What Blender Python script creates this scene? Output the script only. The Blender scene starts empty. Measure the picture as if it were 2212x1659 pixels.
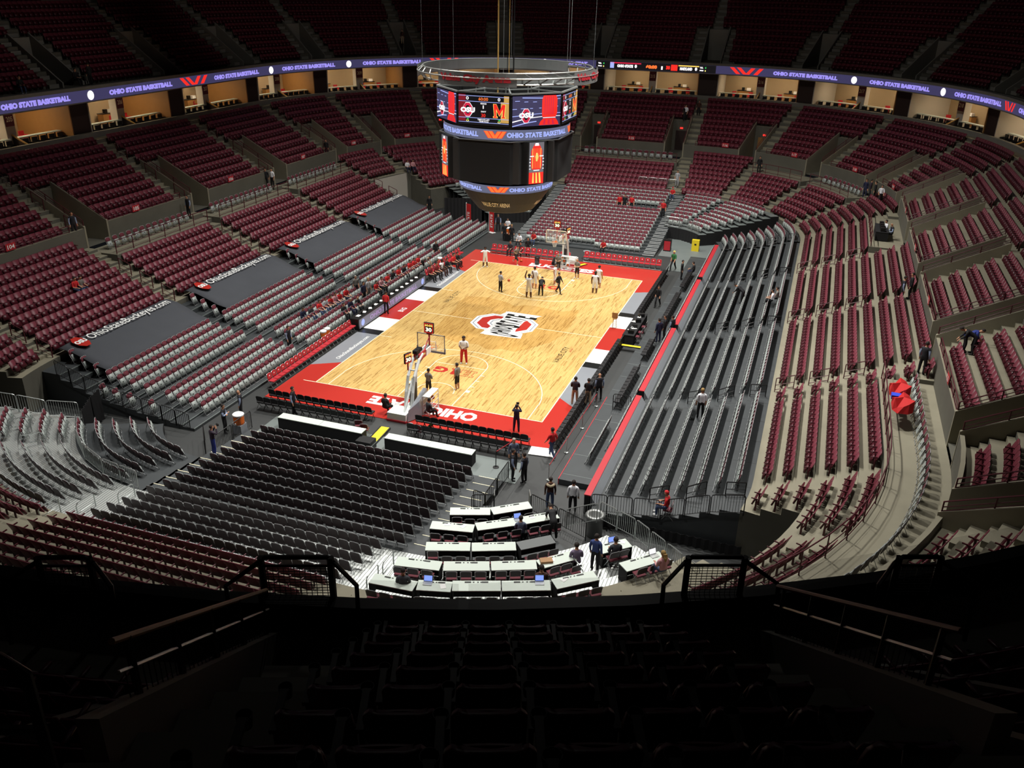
import bpy, math, random
import numpy as np
from mathutils import Matrix, Vector
random.seed(7)
SC = bpy.context.scene
COL = SC.collection
PI = math.pi
# ---------------------------------------------------------------- camera
cam_d = bpy.data.cameras.new('camera')
cam = bpy.data.objects.new('camera', cam_d); COL.objects.link(cam)
_yaw, _pit, _rol = 0.333253616, 0.434762967, 0.0189503236
_f = Vector((-math.sin(_yaw)*math.cos(_pit), math.cos(_yaw)*math.cos(_pit), -math.sin(_pit)))
_r = Vector((math.cos(_yaw), math.sin(_yaw), 0)); _u = _r.cross(_f)
_r2 = math.cos(_rol)*_r + math.sin(_rol)*_u; _u2 = -math.sin(_rol)*_r + math.cos(_rol)*_u
CAMPOS = Vector((20.6751988, -57.6251159, 23.4279946))
cam.matrix_world = Matrix(((_r2.x, _u2.x, -_f.x, CAMPOS.x), (_r2.y, _u2.y, -_f.y, CAMPOS.y), (_r2.z, _u2.z, -_f.z, CAMPOS.z), (0, 0, 0, 1)))
cam_d.sensor_width = 36; cam_d.lens = 1869.16789/2212*36; cam_d.clip_start = 0.2; cam_d.clip_end = 400
SC.camera = cam
# ---------------------------------------------------------------- colour management, world, floodlights and added fill spots
SC.view_settings.view_transform = 'Standard'; SC.view_settings.look = 'None'
SC.view_settings.exposure = 0.0; SC.view_settings.gamma = 1.0; SC.view_settings.use_curve_mapping = False
W = bpy.data.worlds.new('world'); SC.world = W; W.use_nodes = True
W.node_tree.nodes['Background'].inputs[0].default_value = (0.55, 0.6, 0.7, 1)
W.node_tree.nodes['Background'].inputs[1].default_value = 0.008
def spot(x, y, z, tx, ty, power, angle, blend=0.7, rad=0.5, col=(1, .97, .92), tz=0):
    L = bpy.data.lights.new('flood_and_fill', 'SPOT'); L.energy = power; L.spot_size = math.radians(angle); L.spot_blend = blend
    L.shadow_soft_size = rad; L.color = col
    o = bpy.data.objects.new('flood_and_fill', L); COL.objects.link(o); o.location = (x, y, z)
    o.rotation_euler = (Vector((tx, ty, tz)) - Vector((x, y, z))).to_track_quat('-Z', 'Y').to_euler()
for sx in (-1, 1):
    for y in (-16, -5, 6, 17):
        spot(sx*13, y, 31, sx*2.0, y*0.75, 1800, 62)
        spot(sx*10, y, 32, sx*(9.0 if sx < 0 else 11.5), y*1.3, 14500 if sx < 0 else 22500, 118, 0.9)
spot(-4, -27, 31, -1, -27, 9000, 50, 0.8)
spot(5, -34, 31, 8.5, -27.5, 12000, 46, 0.8)
spot(-14, -30, 31, -12, -29, 15000, 42, 0.8)
spot(2, 27, 31, 2, 30, 9000, 62, 0.8)
spot(22, -14, 31, 21, -14, 11000, 60, 0.8)
spot(22, -30, 31, 21, -30, 7000, 40, 0.8)
for tx, ty in ((-44, 0), (-40, 38), (-12, 58), (14, 58), (36, 44), (42, 10)):  # added dim fill spots that lift the dark upper deck
    spot(tx*.25, ty*.25, 34, tx, ty, 3200, 52, 0.9, tz=19)
spot(8, -30, 35, 16, -50, 230, 60, 0.9, tz=17)  # added weak fill spot for the foreground deck
# ---------------------------------------------------------------- node materials
MATS = {}
def lin(c):
    return tuple(((v/255)/12.92 if v <= 10 else (((v/255)+.055)/1.055)**2.4) for v in c)
def mat(name, rgb, rough=0.6, metal=0.0, noise=0.0, scale=4.0, emit=None, estr=1.0, alpha=1.0, bump=0.0, spec=0.5):
    if name in MATS: return MATS[name]
    m = bpy.data.materials.new(name); m.use_nodes = True; nt = m.node_tree; b = nt.nodes['Principled BSDF']
    b.inputs['Roughness'].default_value = rough; b.inputs['Metallic'].default_value = metal
    b.inputs['Specular IOR Level'].default_value = spec
    b.inputs['Base Color'].default_value = (*rgb, 1)
    if noise > 0:
        tc = nt.nodes.new('ShaderNodeTexCoord'); nz = nt.nodes.new('ShaderNodeTexNoise'); nz.inputs['Scale'].default_value = scale
        nz.inputs['Detail'].default_value = 4
        mr = nt.nodes.new('ShaderNodeMapRange'); mr.inputs[3].default_value = 1-noise; mr.inputs[4].default_value = 1+noise
        mx = nt.nodes.new('ShaderNodeMix'); mx.data_type = 'RGBA'; mx.blend_type = 'MULTIPLY'; mx.inputs[0].default_value = 1
        nt.links.new(tc.outputs['Object'], nz.inputs['Vector']); nt.links.new(nz.outputs[0], mr.inputs[0])
        mx.inputs[6].default_value = (*rgb, 1); nt.links.new(mr.outputs[0], mx.inputs[7]); nt.links.new(mx.outputs[2], b.inputs['Base Color'])
        if bump:
            bp = nt.nodes.new('ShaderNodeBump'); bp.inputs['Strength'].default_value = bump; bp.inputs['Distance'].default_value = .05
            nt.links.new(nz.outputs[0], bp.inputs['Height']); nt.links.new(bp.outputs[0], b.inputs['Normal'])
    if emit is not None:
        b.inputs['Emission Color'].default_value = (*emit, 1); b.inputs['Emission Strength'].default_value = estr
    if alpha < 1: b.inputs['Alpha'].default_value = alpha
    MATS[name] = m
    return m
def wood_mat(name='maple_floor', k=(1, 1, 1)):
    m = bpy.data.materials.new(name); m.use_nodes = True; nt = m.node_tree; b = nt.nodes['Principled BSDF']
    tc = nt.nodes.new('ShaderNodeTexCoord'); mp = nt.nodes.new('ShaderNodeMapping'); mp.inputs['Rotation'].default_value = (0, 0, PI/2)
    br = nt.nodes.new('ShaderNodeTexBrick'); br.inputs['Scale'].default_value = 1.0
    br.inputs['Brick Width'].default_value = .85; br.inputs['Row Height'].default_value = 0.057; br.inputs['Mortar Size'].default_value = 0.0
    br.offset_frequency = 3; br.offset = .37
    br.inputs['Color1'].default_value = (0.0, 0, 0, 1); br.inputs['Color2'].default_value = (1, 1, 1, 1)
    cr = nt.nodes.new('ShaderNodeValToRGB'); e = cr.color_ramp.elements
    e[0].position = 0; e[0].color = (.40, .235, .085, 1); e[1].position = 1; e[1].color = (.76, .54, .24, 1)
    n = e.new(.14); n.color = (.60, .39, .155, 1); n = e.new(.4); n.color = (.69, .47, .195, 1)
    nz = nt.nodes.new('ShaderNodeTexNoise'); nz.inputs['Scale'].default_value = .5
    mr = nt.nodes.new('ShaderNodeMapRange'); mr.inputs[3].default_value = .9; mr.inputs[4].default_value = 1.08
    mx = nt.nodes.new('ShaderNodeMix'); mx.data_type = 'RGBA'; mx.blend_type = 'MULTIPLY'; mx.inputs[0].default_value = 1
    L = nt.links.new
    L(tc.outputs['Object'], mp.inputs['Vector']); L(mp.outputs[0], br.inputs['Vector']); L(br.outputs['Color'], cr.inputs[0])
    L(tc.outputs['Object'], nz.inputs['Vector']); L(nz.outputs[0], mr.inputs[0]); L(cr.outputs[0], mx.inputs[6]); L(mr.outputs[0], mx.inputs[7])
    L(mx.outputs[2], b.inputs['Base Color']); b.inputs['Roughness'].default_value = .22; b.inputs['Specular IOR Level'].default_value = .35
    MATS[name] = m
    for q in e: q.color = (q.color[0]*k[0], q.color[1]*k[1], q.color[2]*k[2], 1)
    return m
def stripe_mat(name, c1, c2, scale, rough=.4, metal=.6):
    m = bpy.data.materials.new(name); m.use_nodes = True; nt = m.node_tree; b = nt.nodes['Principled BSDF']
    tc = nt.nodes.new('ShaderNodeTexCoord'); wv = nt.nodes.new('ShaderNodeTexWave'); wv.inputs['Scale'].default_value = scale; wv.bands_direction = 'X'
    cr = nt.nodes.new('ShaderNodeValToRGB'); e = cr.color_ramp.elements; e[0].color = (*c1, 1); e[1].color = (*c2, 1); e[0].position = .1; e[1].position = .3
    nt.links.new(tc.outputs['Object'], wv.inputs['Vector']); nt.links.new(wv.outputs['Fac'], cr.inputs[0]); nt.links.new(cr.outputs[0], b.inputs['Base Color'])
    b.inputs['Roughness'].default_value = rough; b.inputs['Metallic'].default_value = metal
    MATS[name] = m; return m
def glow(name, rgb, s=1.0):
    return mat(name, (0.01, .01, .01), .5, emit=rgb, estr=s)
wood_mat(k=(.90, .87, .74)); wood_mat('stained_maple', (.80, .70, .50))
stripe_mat('ribbed_aluminium', (.24, .26, .25), (.66, .69, .67), 2.2)
M = lambda n: MATS[n]
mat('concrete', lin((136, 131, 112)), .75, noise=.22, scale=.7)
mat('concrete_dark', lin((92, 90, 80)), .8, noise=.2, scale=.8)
mat('upper_concrete', lin((124, 122, 114)), .85, noise=.15, scale=.8)
mat('black_deck', lin((58, 62, 64)), .55, noise=.18, scale=1.5)
mat('black_riser', lin((14, 15, 16)), .8)
mat('arena_floor', lin((52, 54, 54)), .6, noise=.15, scale=.6)
mat('grey_floor', lin((110, 118, 116)), .5, noise=.1, scale=1)
mat('black_cloth', lin((22, 22, 24)), .9)
mat('banner_cloth', lin((68, 71, 77)), .85, noise=.08, scale=1)
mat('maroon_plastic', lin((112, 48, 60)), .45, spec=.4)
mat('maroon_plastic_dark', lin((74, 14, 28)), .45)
mat('maroon_steel', lin((78, 20, 32)), .5)
mat('maroon_pad', lin((100, 36, 48)), .8)
mat('seat_grey', lin((160, 168, 164)), .45)
mat('seat_hole', lin((48, 50, 50)), .8)
mat('chair_steel', lin((172, 175, 176)), .4, metal=.5)
mat('back_shell', lin((38, 18, 22)), .5)
mat('black_vinyl', lin((26, 26, 28)), .5)
mat('black_steel', lin((16, 16, 17)), .45)
mat('red_vinyl', lin((180, 40, 50)), .5)
mat('red_paint', lin((182, 50, 42)), .3, spec=.35)
mat('grey_paint', lin((138, 142, 148)), .3, noise=.04, scale=2)
mat('white_paint', lin((245, 247, 245)), .3)
mat('line_paint', lin((255, 248, 215)), .3)
mat('black_paint', lin((26, 28, 28)), .3)
mat('logo_grey', lin((138, 150, 165)), .3)
mat('white_steel', lin((225, 230, 228)), .35)
mat('galvanised', lin((180, 186, 184)), .35, metal=.7)
mat('brushed_metal', lin((150, 152, 150)), .4, metal=.6)
mat('table_white', lin((205, 216, 206)), .5)
mat('table_grey', lin((100, 104, 104)), .6)
mat('paper', lin((240, 240, 238)), .7)
mat('glass', (.8, .9, .88), .05, alpha=.12)
mat('wood_tan', lin((160, 116, 66)), .5, noise=.1, scale=2)
mat('suite_wall', lin((170, 150, 120)), .8)
mat('suite_white', lin((190, 184, 172)), .8)
mat('gold_edge', lin((190, 150, 80)), .5)
mat('door_dark', lin((42, 26, 22)), .6)
mat('orange', lin((230, 110, 30)), .45)
mat('ball', lin((200, 95, 45)), .6)
mat('yellow', lin((230, 205, 40)), .5)
mat('blue', lin((40, 80, 220)), .5)
mat('red_cloth', lin((200, 28, 30)), .8)
mat('green_cloth', lin((40, 130, 60)), .8)
mat('cone_black', lin((30, 29, 28)), .6)
mat('screen_off', lin((48, 47, 46)), .5)
glow('led_black', (.004, .004, .006), 1)
glow('led_navy', (.045, .04, .105), 1)
glow('led_slate', (.13, .14, .22), 1)
glow('led_text', (.36, .30, .92), 1.0)
glow('led_bluewhite', (.40, .48, 1.0), 1.0)
glow('led_red', (1.0, .03, .02), .95)
glow('led_orange', (1.0, .20, .04), 1.0)
glow('led_crimson', (.75, .02, .07), .9)
glow('led_white', (1, .97, 1.0), 1.2)
glow('led_amber', (1, .62, .12), 1.3)
glow('led_digit', (1, .9, .6), 1.8)
glow('led_gold', (.62, .36, .09), 1)
glow('led_green', (.05, .8, .15), 1)
glow('glow_yellow', (.9, .8, .2), 1)
glow('led_maroon', (.22, .01, .02), 1)
glow('led_grey', (.17, .16, .18), 1)
glow('screen_blue', (.25, .38, 1.0), 1)
glow('suite_lamp', (1, .80, .55), 42)
glow('exit_red', (1, .04, .03), 1.2)
glow('table_led', (.17, .16, .20), 1)
glow('table_led_text', (.42, .27, .55), 1)
# ---------------------------------------------------------------- mesh helpers
class MB:
    def __init__(s): s.v = []; s.f = []; s.m = []
    def add(s, vs, fs, mi=0):
        o = len(s.v); s.v += [tuple(p) for p in vs]; s.f += [tuple(i+o for i in f) for f in fs]; s.m += [mi]*len(fs); return s
    def box(s, x0, x1, y0, y1, z0, z1, mi=0, T=None):
        vs = [(x, y, z) for z in (z0, z1) for y in (y0, y1) for x in (x0, x1)]
        if T is not None: vs = [tuple(T @ Vector(p)) for p in vs]
        return s.add(vs, [(0, 2, 3, 1), (4, 5, 7, 6), (0, 1, 5, 4), (2, 6, 7, 3), (0, 4, 6, 2), (1, 3, 7, 5)], mi)
    def beam(s, a, b, w, h=None, mi=0):
        a = Vector(a); b = Vector(b); h = h or w; d = (b-a).normalized()
        up = Vector((0, 0, 1)) if abs(d.z) < .95 else Vector((0, 1, 0))
        r = d.cross(up).normalized()*w/2; u = r.cross(d).normalized()*h/2
        vs = [p+i*r+j*u for p in (a, b) for i, j in ((-1, -1), (1, -1), (1, 1), (-1, 1))]
        return s.add(vs, [(3, 2, 1, 0), (4, 5, 6, 7), (0, 1, 5, 4), (1, 2, 6, 5), (2, 3, 7, 6), (3, 0, 4, 7)], mi)
    def tube(s, pts, r, n=6, mi=0, closed=False):
        pts = [Vector(p) for p in pts]; N = len(pts); vs = []; fs = []
        for i, p in enumerate(pts):
            a = pts[i-1] if (i > 0 or closed) else p; b = pts[(i+1) % N] if (i < N-1 or closed) else p
            d = (b-a).normalized(); up = Vector((0, 0, 1)) if abs(d.z) < .9 else Vector((1, 0, 0))
            x = d.cross(up).normalized(); y = x.cross(d).normalized(); rr = r[i] if isinstance(r, (list, tuple)) else r
            vs += [p+rr*(math.cos(2*PI*k/n)*x+math.sin(2*PI*k/n)*y) for k in range(n)]
        for i in range(N if closed else N-1):
            j = (i+1) % N
            fs += [(i*n+k, i*n+(k+1) % n, j*n+(k+1) % n, j*n+k) for k in range(n)]
        if not closed: fs += [tuple(range(n-1, -1, -1)), tuple((N-1)*n+k for k in range(n))]
        return s.add(vs, fs, mi)
    def lathe(s, prof, c=(0, 0, 0), n=16, mi=0, cap=True):
        vs = [(c[0]+r*math.cos(2*PI*k/n), c[1]+r*math.sin(2*PI*k/n), c[2]+z) for r, z in prof for k in range(n)]
        fs = [(i*n+k, i*n+(k+1) % n, (i+1)*n+(k+1) % n, (i+1)*n+k) for i in range(len(prof)-1) for k in range(n)]
        if cap: fs += [tuple(range(n-1, -1, -1)), tuple((len(prof)-1)*n+k for k in range(n))]
        return s.add(vs, fs, mi)
    def ball(s, c, r, n=10, mi=0, sc=(1, 1, 1)):
        prof = [(max(.001, math.sin(PI*i/(n//2+1))), -math.cos(PI*i/(n//2+1))) for i in range(n//2+2)]
        vs = [(c[0]+r*sc[0]*a*math.cos(2*PI*k/n), c[1]+r*sc[1]*a*math.sin(2*PI*k/n), c[2]+r*sc[2]*z) for a, z in prof for k in range(n)]
        fs = [(i*n+k, i*n+(k+1) % n, (i+1)*n+(k+1) % n, (i+1)*n+k) for i in range(len(prof)-1) for k in range(n)]
        return s.add(vs, fs, mi)
    def prism(s, poly, z0, z1, mi=0):
        n = len(poly); vs = [(x, y, z0) for x, y in poly]+[(x, y, z1) for x, y in poly]
        return s.add(vs, [tuple(range(n-1, -1, -1)), tuple(range(n, 2*n))]+[(i, (i+1) % n, n+(i+1) % n, n+i) for i in range(n)], mi)
    def quad(s, a, b, c, d, mi=0): return s.add([a, b, c, d], [(0, 1, 2, 3)], mi)
    def mesh(s, name, mats, smooth=False):
        me = bpy.data.meshes.new(name); me.from_pydata(s.v, [], s.f)
        for m in mats: me.materials.append(MATS[m] if isinstance(m, str) else m)
        if len(mats) > 1: me.polygons.foreach_set('material_index', s.m)
        if smooth: me.polygons.foreach_set('use_smooth', [True]*len(s.f))
        me.update(); return me
    def build(s, name, mats, parent=None, smooth=False, **kw):
        if isinstance(mats, str): mats = [mats]
        return link(s.mesh(name, mats, smooth), name, parent, **kw)
def link(me, name, parent=None, loc=None, rot=None, label=None, cat=None, group=None, kind=None):
    o = bpy.data.objects.new(name, me); COL.objects.link(o)
    if parent is not None: o.parent = parent
    if loc is not None: o.location = loc
    if rot is not None: o.rotation_euler = (0, 0, rot)
    tag(o, label, cat, group, kind); return o
def tag(o, label=None, cat=None, group=None, kind=None):
    for k, v in (('label', label), ('category', cat), ('group', group), ('kind', kind)):
        if v: o[k] = v
    return o
def thing(name, label, cat, loc=(0, 0, 0), rot=0, group=None, kind=None):
    return link(None, name, None, loc, rot, label, cat, group, kind)
def copy_tree(o, parent=None):
    c = o.copy(); COL.objects.link(c); c.parent = parent
    for ch in o.children: copy_tree(ch, c)
    return c
ORD = 'first second third fourth fifth sixth seventh eighth ninth tenth eleventh twelfth thirteenth fourteenth fifteenth sixteenth seventeenth eighteenth nineteenth twentieth'.split()
def ordn(i):
    if i < 20: return ORD[i]
    return ['twenty', 'thirty', 'forty', 'fifty', 'sixty', 'seventy', 'eighty', 'ninety'][(i+1)//10-2]+('-'+ORD[(i+1) % 10-1] if (i+1) % 10 else 'th')
# text as flat mesh data
_TX = {}
def text_data(s, size=1.0, bold=0.0, shear=0.0, space=1.0):
    key = (s, bold, shear, space)
    if key not in _TX:
        cu = bpy.data.curves.new('t', 'FONT'); cu.body = s; cu.size = 1; cu.offset = bold; cu.shear = shear; cu.space_character = space; cu.resolution_u = 2
        o = bpy.data.objects.new('t', cu); COL.objects.link(o); bpy.context.view_layer.update()
        me = o.to_mesh(); v = [(p.co.x, p.co.y) for p in me.vertices]; f = [tuple(p.vertices) for p in me.polygons]; o.to_mesh_clear()
        bpy.data.objects.remove(o); bpy.data.curves.remove(cu)
        xs = [p[0] for p in v]; ys = [p[1] for p in v]; x0, x1 = min(xs), max(xs); y0, y1 = min(ys), max(ys)
        _TX[key] = ([((p[0]-x0)/(x1-x0), (p[1]-y0)/(y1-y0)) for p in v], f, (x1-x0)/(y1-y0))
    return _TX[key]
def text_on(mb, s, org, ax, ay, mi=0, bold=0.02, shear=0.0):
    """text filling the parallelogram org + u*ax + v*ay"""
    v, f, _ = text_data(s, 1, bold, shear); org = Vector(org); ax = Vector(ax); ay = Vector(ay)
    mb.add([tuple(org+u*ax+w*ay) for u, w in v], f, mi)
# ---------------------------------------------------------------- bowl geometry: rings around a core rectangle
X0, X1, Y0, Y1, D0 = -7.4, 6.2, -20.5, 24.5, 22.0
SEG = [X1-X0, PI/2*D0, Y1-Y0, PI/2*D0, X1-X0, PI/2*D0, Y1-Y0, PI/2*D0]
STOT = sum(SEG)
def ring(s, d):
    s %= STOT; i = 0
    while s > SEG[i]: s -= SEG[i]; i += 1
    t = s/SEG[i]
    if i == 0: return (X0+s, Y0-d, -PI/2)
    if i == 2: return (X1+d, Y0+s, 0.0)
    if i == 4: return (X1-s, Y1+d, PI/2)
    if i == 6: return (X0-d, Y1-s, PI)
    c = {1: (X1, Y0), 3: (X1, Y1), 5: (X0, Y1), 7: (X0, Y0)}[i]; a = {1: -PI/2, 3: 0, 5: PI/2, 7: PI}[i]+PI/2*t
    return (c[0]+d*math.cos(a), c[1]+d*math.sin(a), a)
_acc = [0]
for _l in SEG: _acc.append(_acc[-1]+_l)
def dsl(s, d):
    """ring parameter per metre at s, d"""
    s %= STOT
    i = 0
    while i < 7 and s > _acc[i+1]: i += 1
    return D0/max(d, 1) if i % 2 else 1.0
def srange(s0, s1, step=1.0):
    """sample s, always including the straight / corner joints"""
    pts = [s0]
    ks = [a+k*STOT for k in (-1, 0, 1) for a in _acc[:-1]]
    cuts = sorted([a for a in ks if s0 < a < s1])
    prev = s0
    for c in cuts+[s1]:
        mid = ((prev+c)/2) % STOT; i = 0
        while i < 7 and mid > _acc[i+1]: i += 1
        n = max(1, int(math.ceil((c-prev)/step))) if i % 2 else 1
        pts += [prev+(c-prev)*(k+1)/n for k in range(n)]; prev = c
    return pts
def strip(mb, s0, s1, prof, mi=0, step=1.4, close=False):
    """sweep a (d,z) polyline from s0 to s1; prof entries may carry own material per segment"""
    ss = srange(s0, s1, step); n = len(prof); vs = []
    for s in ss:
        for p in prof:
            x, y, a = ring(s, p[0]); vs.append((x, y, p[1]))
    base = len(mb.v); mb.v += vs
    for i in range(len(ss)-1):
        for k in range(n-1):
            mb.f.append((base+i*n+k, base+(i+1)*n+k, base+(i+1)*n+k+1, base+i*n+k+1)); mb.m.append(prof[k+1][2] if len(prof[k+1]) > 2 else mi)
    if close:
        for e in (0, len(ss)-1):
            mb.f.append(tuple(base+e*n+k for k in (range(n) if e == 0 else range(n-1, -1, -1)))); mb.m.append(mi)
AISLES = [0.0, 13.6, 22.3, 31, 39.6, 46.9, 58.6, 70.5, 82.7, 94.4, 102, 111, 119.5, 128, 141.6, 150, 158.7, 167.3, 174.7, 186.5, 198.7, 210.6, 222.2, 231, 239.7, 247.5]
# ---------------------------------------------------------------- terraces
LK = [(13.8+.88*k, 2.3+.36*k) for k in range(9)]
UK = [(21.9+.9*k, 6.2+.5*k) for k in range(10)]
PLATS = [(31.4, 56.5), (83.4, 93.8), (102.6, 110.4), (111.6, 119), (128.8, 141), (142.2, 149.5), (175.3, 186), (187.3, 198), (199.4, 210)]
def vdir(a): return 1 if a < 134.8 else -1
def in_any(s, L): return any(a <= s <= b for a, b in L)
def low_start(s):
    if 36 <= s <= 43.5 or 227 <= s <= 237: return 3
    if 166 <= s <= 174: return 4
    return 0
def low_end(s): return 5 if in_any(s, PLATS) else 8
def tele_z(x, y):
    """height of the retractable decks"""
    if -21.9 < y < 25.2 and -21.1 < x < -10.3: 
        z = 0
        for d, zz in zip(LD, LZ):
            if -7.4-x >= d: z = zz
        return z
    return 0
LD = [3.05, 3.85, 4.7, 5.5, 7.0, 8.0, 8.9, 9.7, 10.55, 11.45, 12.3]; LZ = [.15, .25, .36, .45, .6, .72, .87, 1.03, 1.3, 1.62, 1.95]
RD = [6.65, 7.5, 8.25, 9.15, 10.0, 10.85, 11.75, 12.6]; RZ = [.6, .7, .85, 1.0, 1.2, 1.45, 1.8, 2.1]
FD = [-2.6+.86*i for i in range(19)]; FZ = [.12+.085*i+.0028*i*i for i in range(19)]
ND = [1.0+.86*i for i in range(15)]; NZ = [.10+.10*i for i in range(11)]+[1.35, 1.55, 1.78, 2.0]
bowl = MB()
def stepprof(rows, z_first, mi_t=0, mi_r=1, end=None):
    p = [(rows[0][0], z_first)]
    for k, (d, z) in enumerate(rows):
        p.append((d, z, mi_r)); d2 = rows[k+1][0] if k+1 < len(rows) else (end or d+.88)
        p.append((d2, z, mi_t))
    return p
def breaks(vals, lo=0, hi=STOT): return sorted(set([v for v in vals if lo < v < hi]+[lo, hi]))
# lower fixed terrace
bl = breaks([36, 43.5, 227, 237, 166, 174]+[v for p in PLATS for v in p])
for a, b in zip(bl, bl[1:]):
    m = (a+b)/2; k0, k1 = low_start(m), low_end(m)
    rows = LK[k0:k1+1]
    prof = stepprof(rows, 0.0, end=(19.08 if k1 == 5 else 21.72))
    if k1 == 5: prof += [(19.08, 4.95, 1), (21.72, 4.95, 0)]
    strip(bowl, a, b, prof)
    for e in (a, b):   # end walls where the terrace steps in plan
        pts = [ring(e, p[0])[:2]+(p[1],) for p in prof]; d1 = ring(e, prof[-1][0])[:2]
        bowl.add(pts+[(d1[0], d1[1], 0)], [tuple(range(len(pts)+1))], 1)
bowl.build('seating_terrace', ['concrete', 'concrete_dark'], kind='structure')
# wall, vomitories, middle terrace
mid = MB(); VOID = []
for a in AISLES:
    m_ = dsl(a, 24)*1.0
    lo, hi = (a+.65*m_, a+2.85*m_) if vdir(a) > 0 else (a-2.85*m_, a-.65*m_)
    VOID.append((lo, hi))
bl = breaks([v % STOT for p in VOID for v in p])
full = stepprof(UK, 4.9, end=30.95)
for a, b in zip(bl, bl[1:]):
    m = (a+b)/2
    if any(lo <= m+k*STOT <= hi for lo, hi in VOID for k in (0, -1, 1)):
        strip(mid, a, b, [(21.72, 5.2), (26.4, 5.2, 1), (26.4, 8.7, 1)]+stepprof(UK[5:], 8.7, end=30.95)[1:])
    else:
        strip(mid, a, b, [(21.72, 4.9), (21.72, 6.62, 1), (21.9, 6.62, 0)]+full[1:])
for lo, hi in VOID:
    for e in (lo, hi):
        for w0, w1 in ((-.07, .07),):
            ms = dsl(e, 24)
            A = [ring(e+w0*ms, 21.7), ring(e+w1*ms, 21.7), ring(e+w1*ms, 26.5), ring(e+w0*ms, 26.5)]
            zt = [6.75, 6.75, 9.2, 9.2]
            mid.add([(p[0], p[1], 5.0) for p in A]+[(p[0], p[1], z) for p, z in zip(A, zt)], [(0, 1, 5, 4), (1, 2, 6, 5), (2, 3, 7, 6), (3, 0, 4, 7), (4, 5, 6, 7)], 2)
mid.build('middle_terrace', ['concrete', 'concrete_dark', 'concrete'], kind='structure')
# steps in the aisles
st = MB()
for a in AISLES:
    for rows, w in ((LK, .6), (UK, .6)):
        for k, (d, z) in enumerate(rows[:-1]):
            if rows is LK and (k < low_start(a) or (low_end(a-1.5) == 5 and low_end(a+1.5) == 5 and k > 5)): continue
            z2 = rows[k+1][1]; ms = dsl(a, d+.8)
            c = [ring(a-w*ms, d+.6), ring(a+w*ms, d+.6), ring(a+w*ms, d+.9), ring(a-w*ms, d+.9)]
            zt = (z+z2)/2
            st.add([(p[0], p[1], z-.01) for p in c]+[(p[0], p[1], zt) for p in c], [(0, 1, 5, 4), (1, 2, 6, 5), (2, 3, 7, 6), (3, 0, 4, 7), (4, 5, 6, 7)], 0)
st.build('aisle_stairs', ['concrete'], kind='structure')
# ---------------------------------------------------------------- suites, ribbon fascia, upper deck shell
sh = MB()
strip(sh, 0, STOT, [(30.95, 10.7), (30.95, 11.15, 0), (31.3, 11.15, 0), (31.3, 10.45, 1)])
sh.build('trim_1', ['upper_concrete', 'upper_concrete'], kind='structure')
sh = MB(); strip(sh, 0, STOT, [(31.3, 10.45), (37.5, 10.45, 0)]); sh.build('suite_floor', ['concrete_dark'], kind='structure')
sh = MB(); strip(sh, 0, STOT, [(37.5, 10.4), (37.5, 13.9)], step=1.2); sh.build('wall_suites', ['suite_wall'], kind='structure')
sh = MB(); strip(sh, 0, STOT, [(30.2, 13.75), (30.2, 13.78, 0), (37.5, 13.85, 0)]); sh.build('suite_ceiling', ['suite_wall'], kind='structure')
sh = MB()
strip(sh, 0, STOT, [(30.2, 13.75), (30.0, 13.75, 0), (30.0, 15.02, 0), (30.35, 15.02, 1), (30.35, 14.9, 0), (31.6, 14.9, 0)])
sh.build('trim_2', ['upper_concrete', 'brushed_metal'], kind='structure')
UD = [(31.4+.84*k, 14.9+.605*k) for k in range(17)]
# upper deck with notches at the vomitories
UAIS = [a for a in AISLES if not 10 < a < 32]+[14.2, 20.25, 24.3, 31.0]
UAIS = sorted(UAIS)
UV = []
for a in UAIS:
    m_ = dsl(a, 35); UV.append((a-1.05*m_, a+1.05*m_) if not 12 < a < 32 else ((a-2.1*m_*.9, a-.62*m_*.9) if a < 22 else (a+.62*m_*.9, a+2.1*m_*.9)))
ud = MB(); bl = breaks([v % STOT for p in UV for v in p])
uf = stepprof(UD, 14.9, end=45.6)
for a, b in zip(bl, bl[1:]):
    m = (a+b)/2
    if any(lo <= m+k*STOT <= hi for lo, hi in UV for k in (0, -1, 1)):
        strip(ud, a, b, [(31.4, 14.9), (36.4, 14.9, 0), (36.4, UD[6][1], 2)]+stepprof(UD[6:], 0, end=45.6)[1:])
    else: strip(ud, a, b, uf)
for lo, hi in UV:
    for e in (lo, hi):
        ms = dsl(e, 34); A = [ring(e-.07*ms, 31.6), ring(e+.07*ms, 31.6), ring(e+.07*ms, 36.5), ring(e-.07*ms, 36.5)]
        zt = [15.3, 15.3, 18.9, 18.9]
        ud.add([(p[0], p[1], 14.8) for p in A]+[(p[0], p[1], z) for p, z in zip(A, zt)], [(0, 1, 5, 4), (1, 2, 6, 5), (2, 3, 7, 6), (3, 0, 4, 7), (4, 5, 6, 7)], 2)
for a in UAIS:
    for sd in (-1, 1):
        if 12 < a < 32 and sd == 1: continue
        for k, (d, z) in enumerate(UD[:-1]):
            off = (1.65*sd if k < 6 else 0.0) if not 12 < a < 32 else 0
            if k >= 6 and sd == 1: continue
            ms = dsl(a, d+.8); w = .5
            c = [ring(a+(off-w)*ms, d+.55), ring(a+(off+w)*ms, d+.55), ring(a+(off+w)*ms, d+.86), ring(a+(off-w)*ms, d+.86)]
            ud.add([(p[0], p[1], z-.01) for p in c]+[(p[0], p[1], z+.3) for p in c], [(0, 1, 5, 4), (1, 2, 6, 5), (2, 3, 7, 6), (3, 0, 4, 7), (4, 5, 6, 7)], 2)
ud.build('upper_terrace', ['concrete_dark', 'concrete_dark', 'upper_concrete'], kind='structure')
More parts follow.
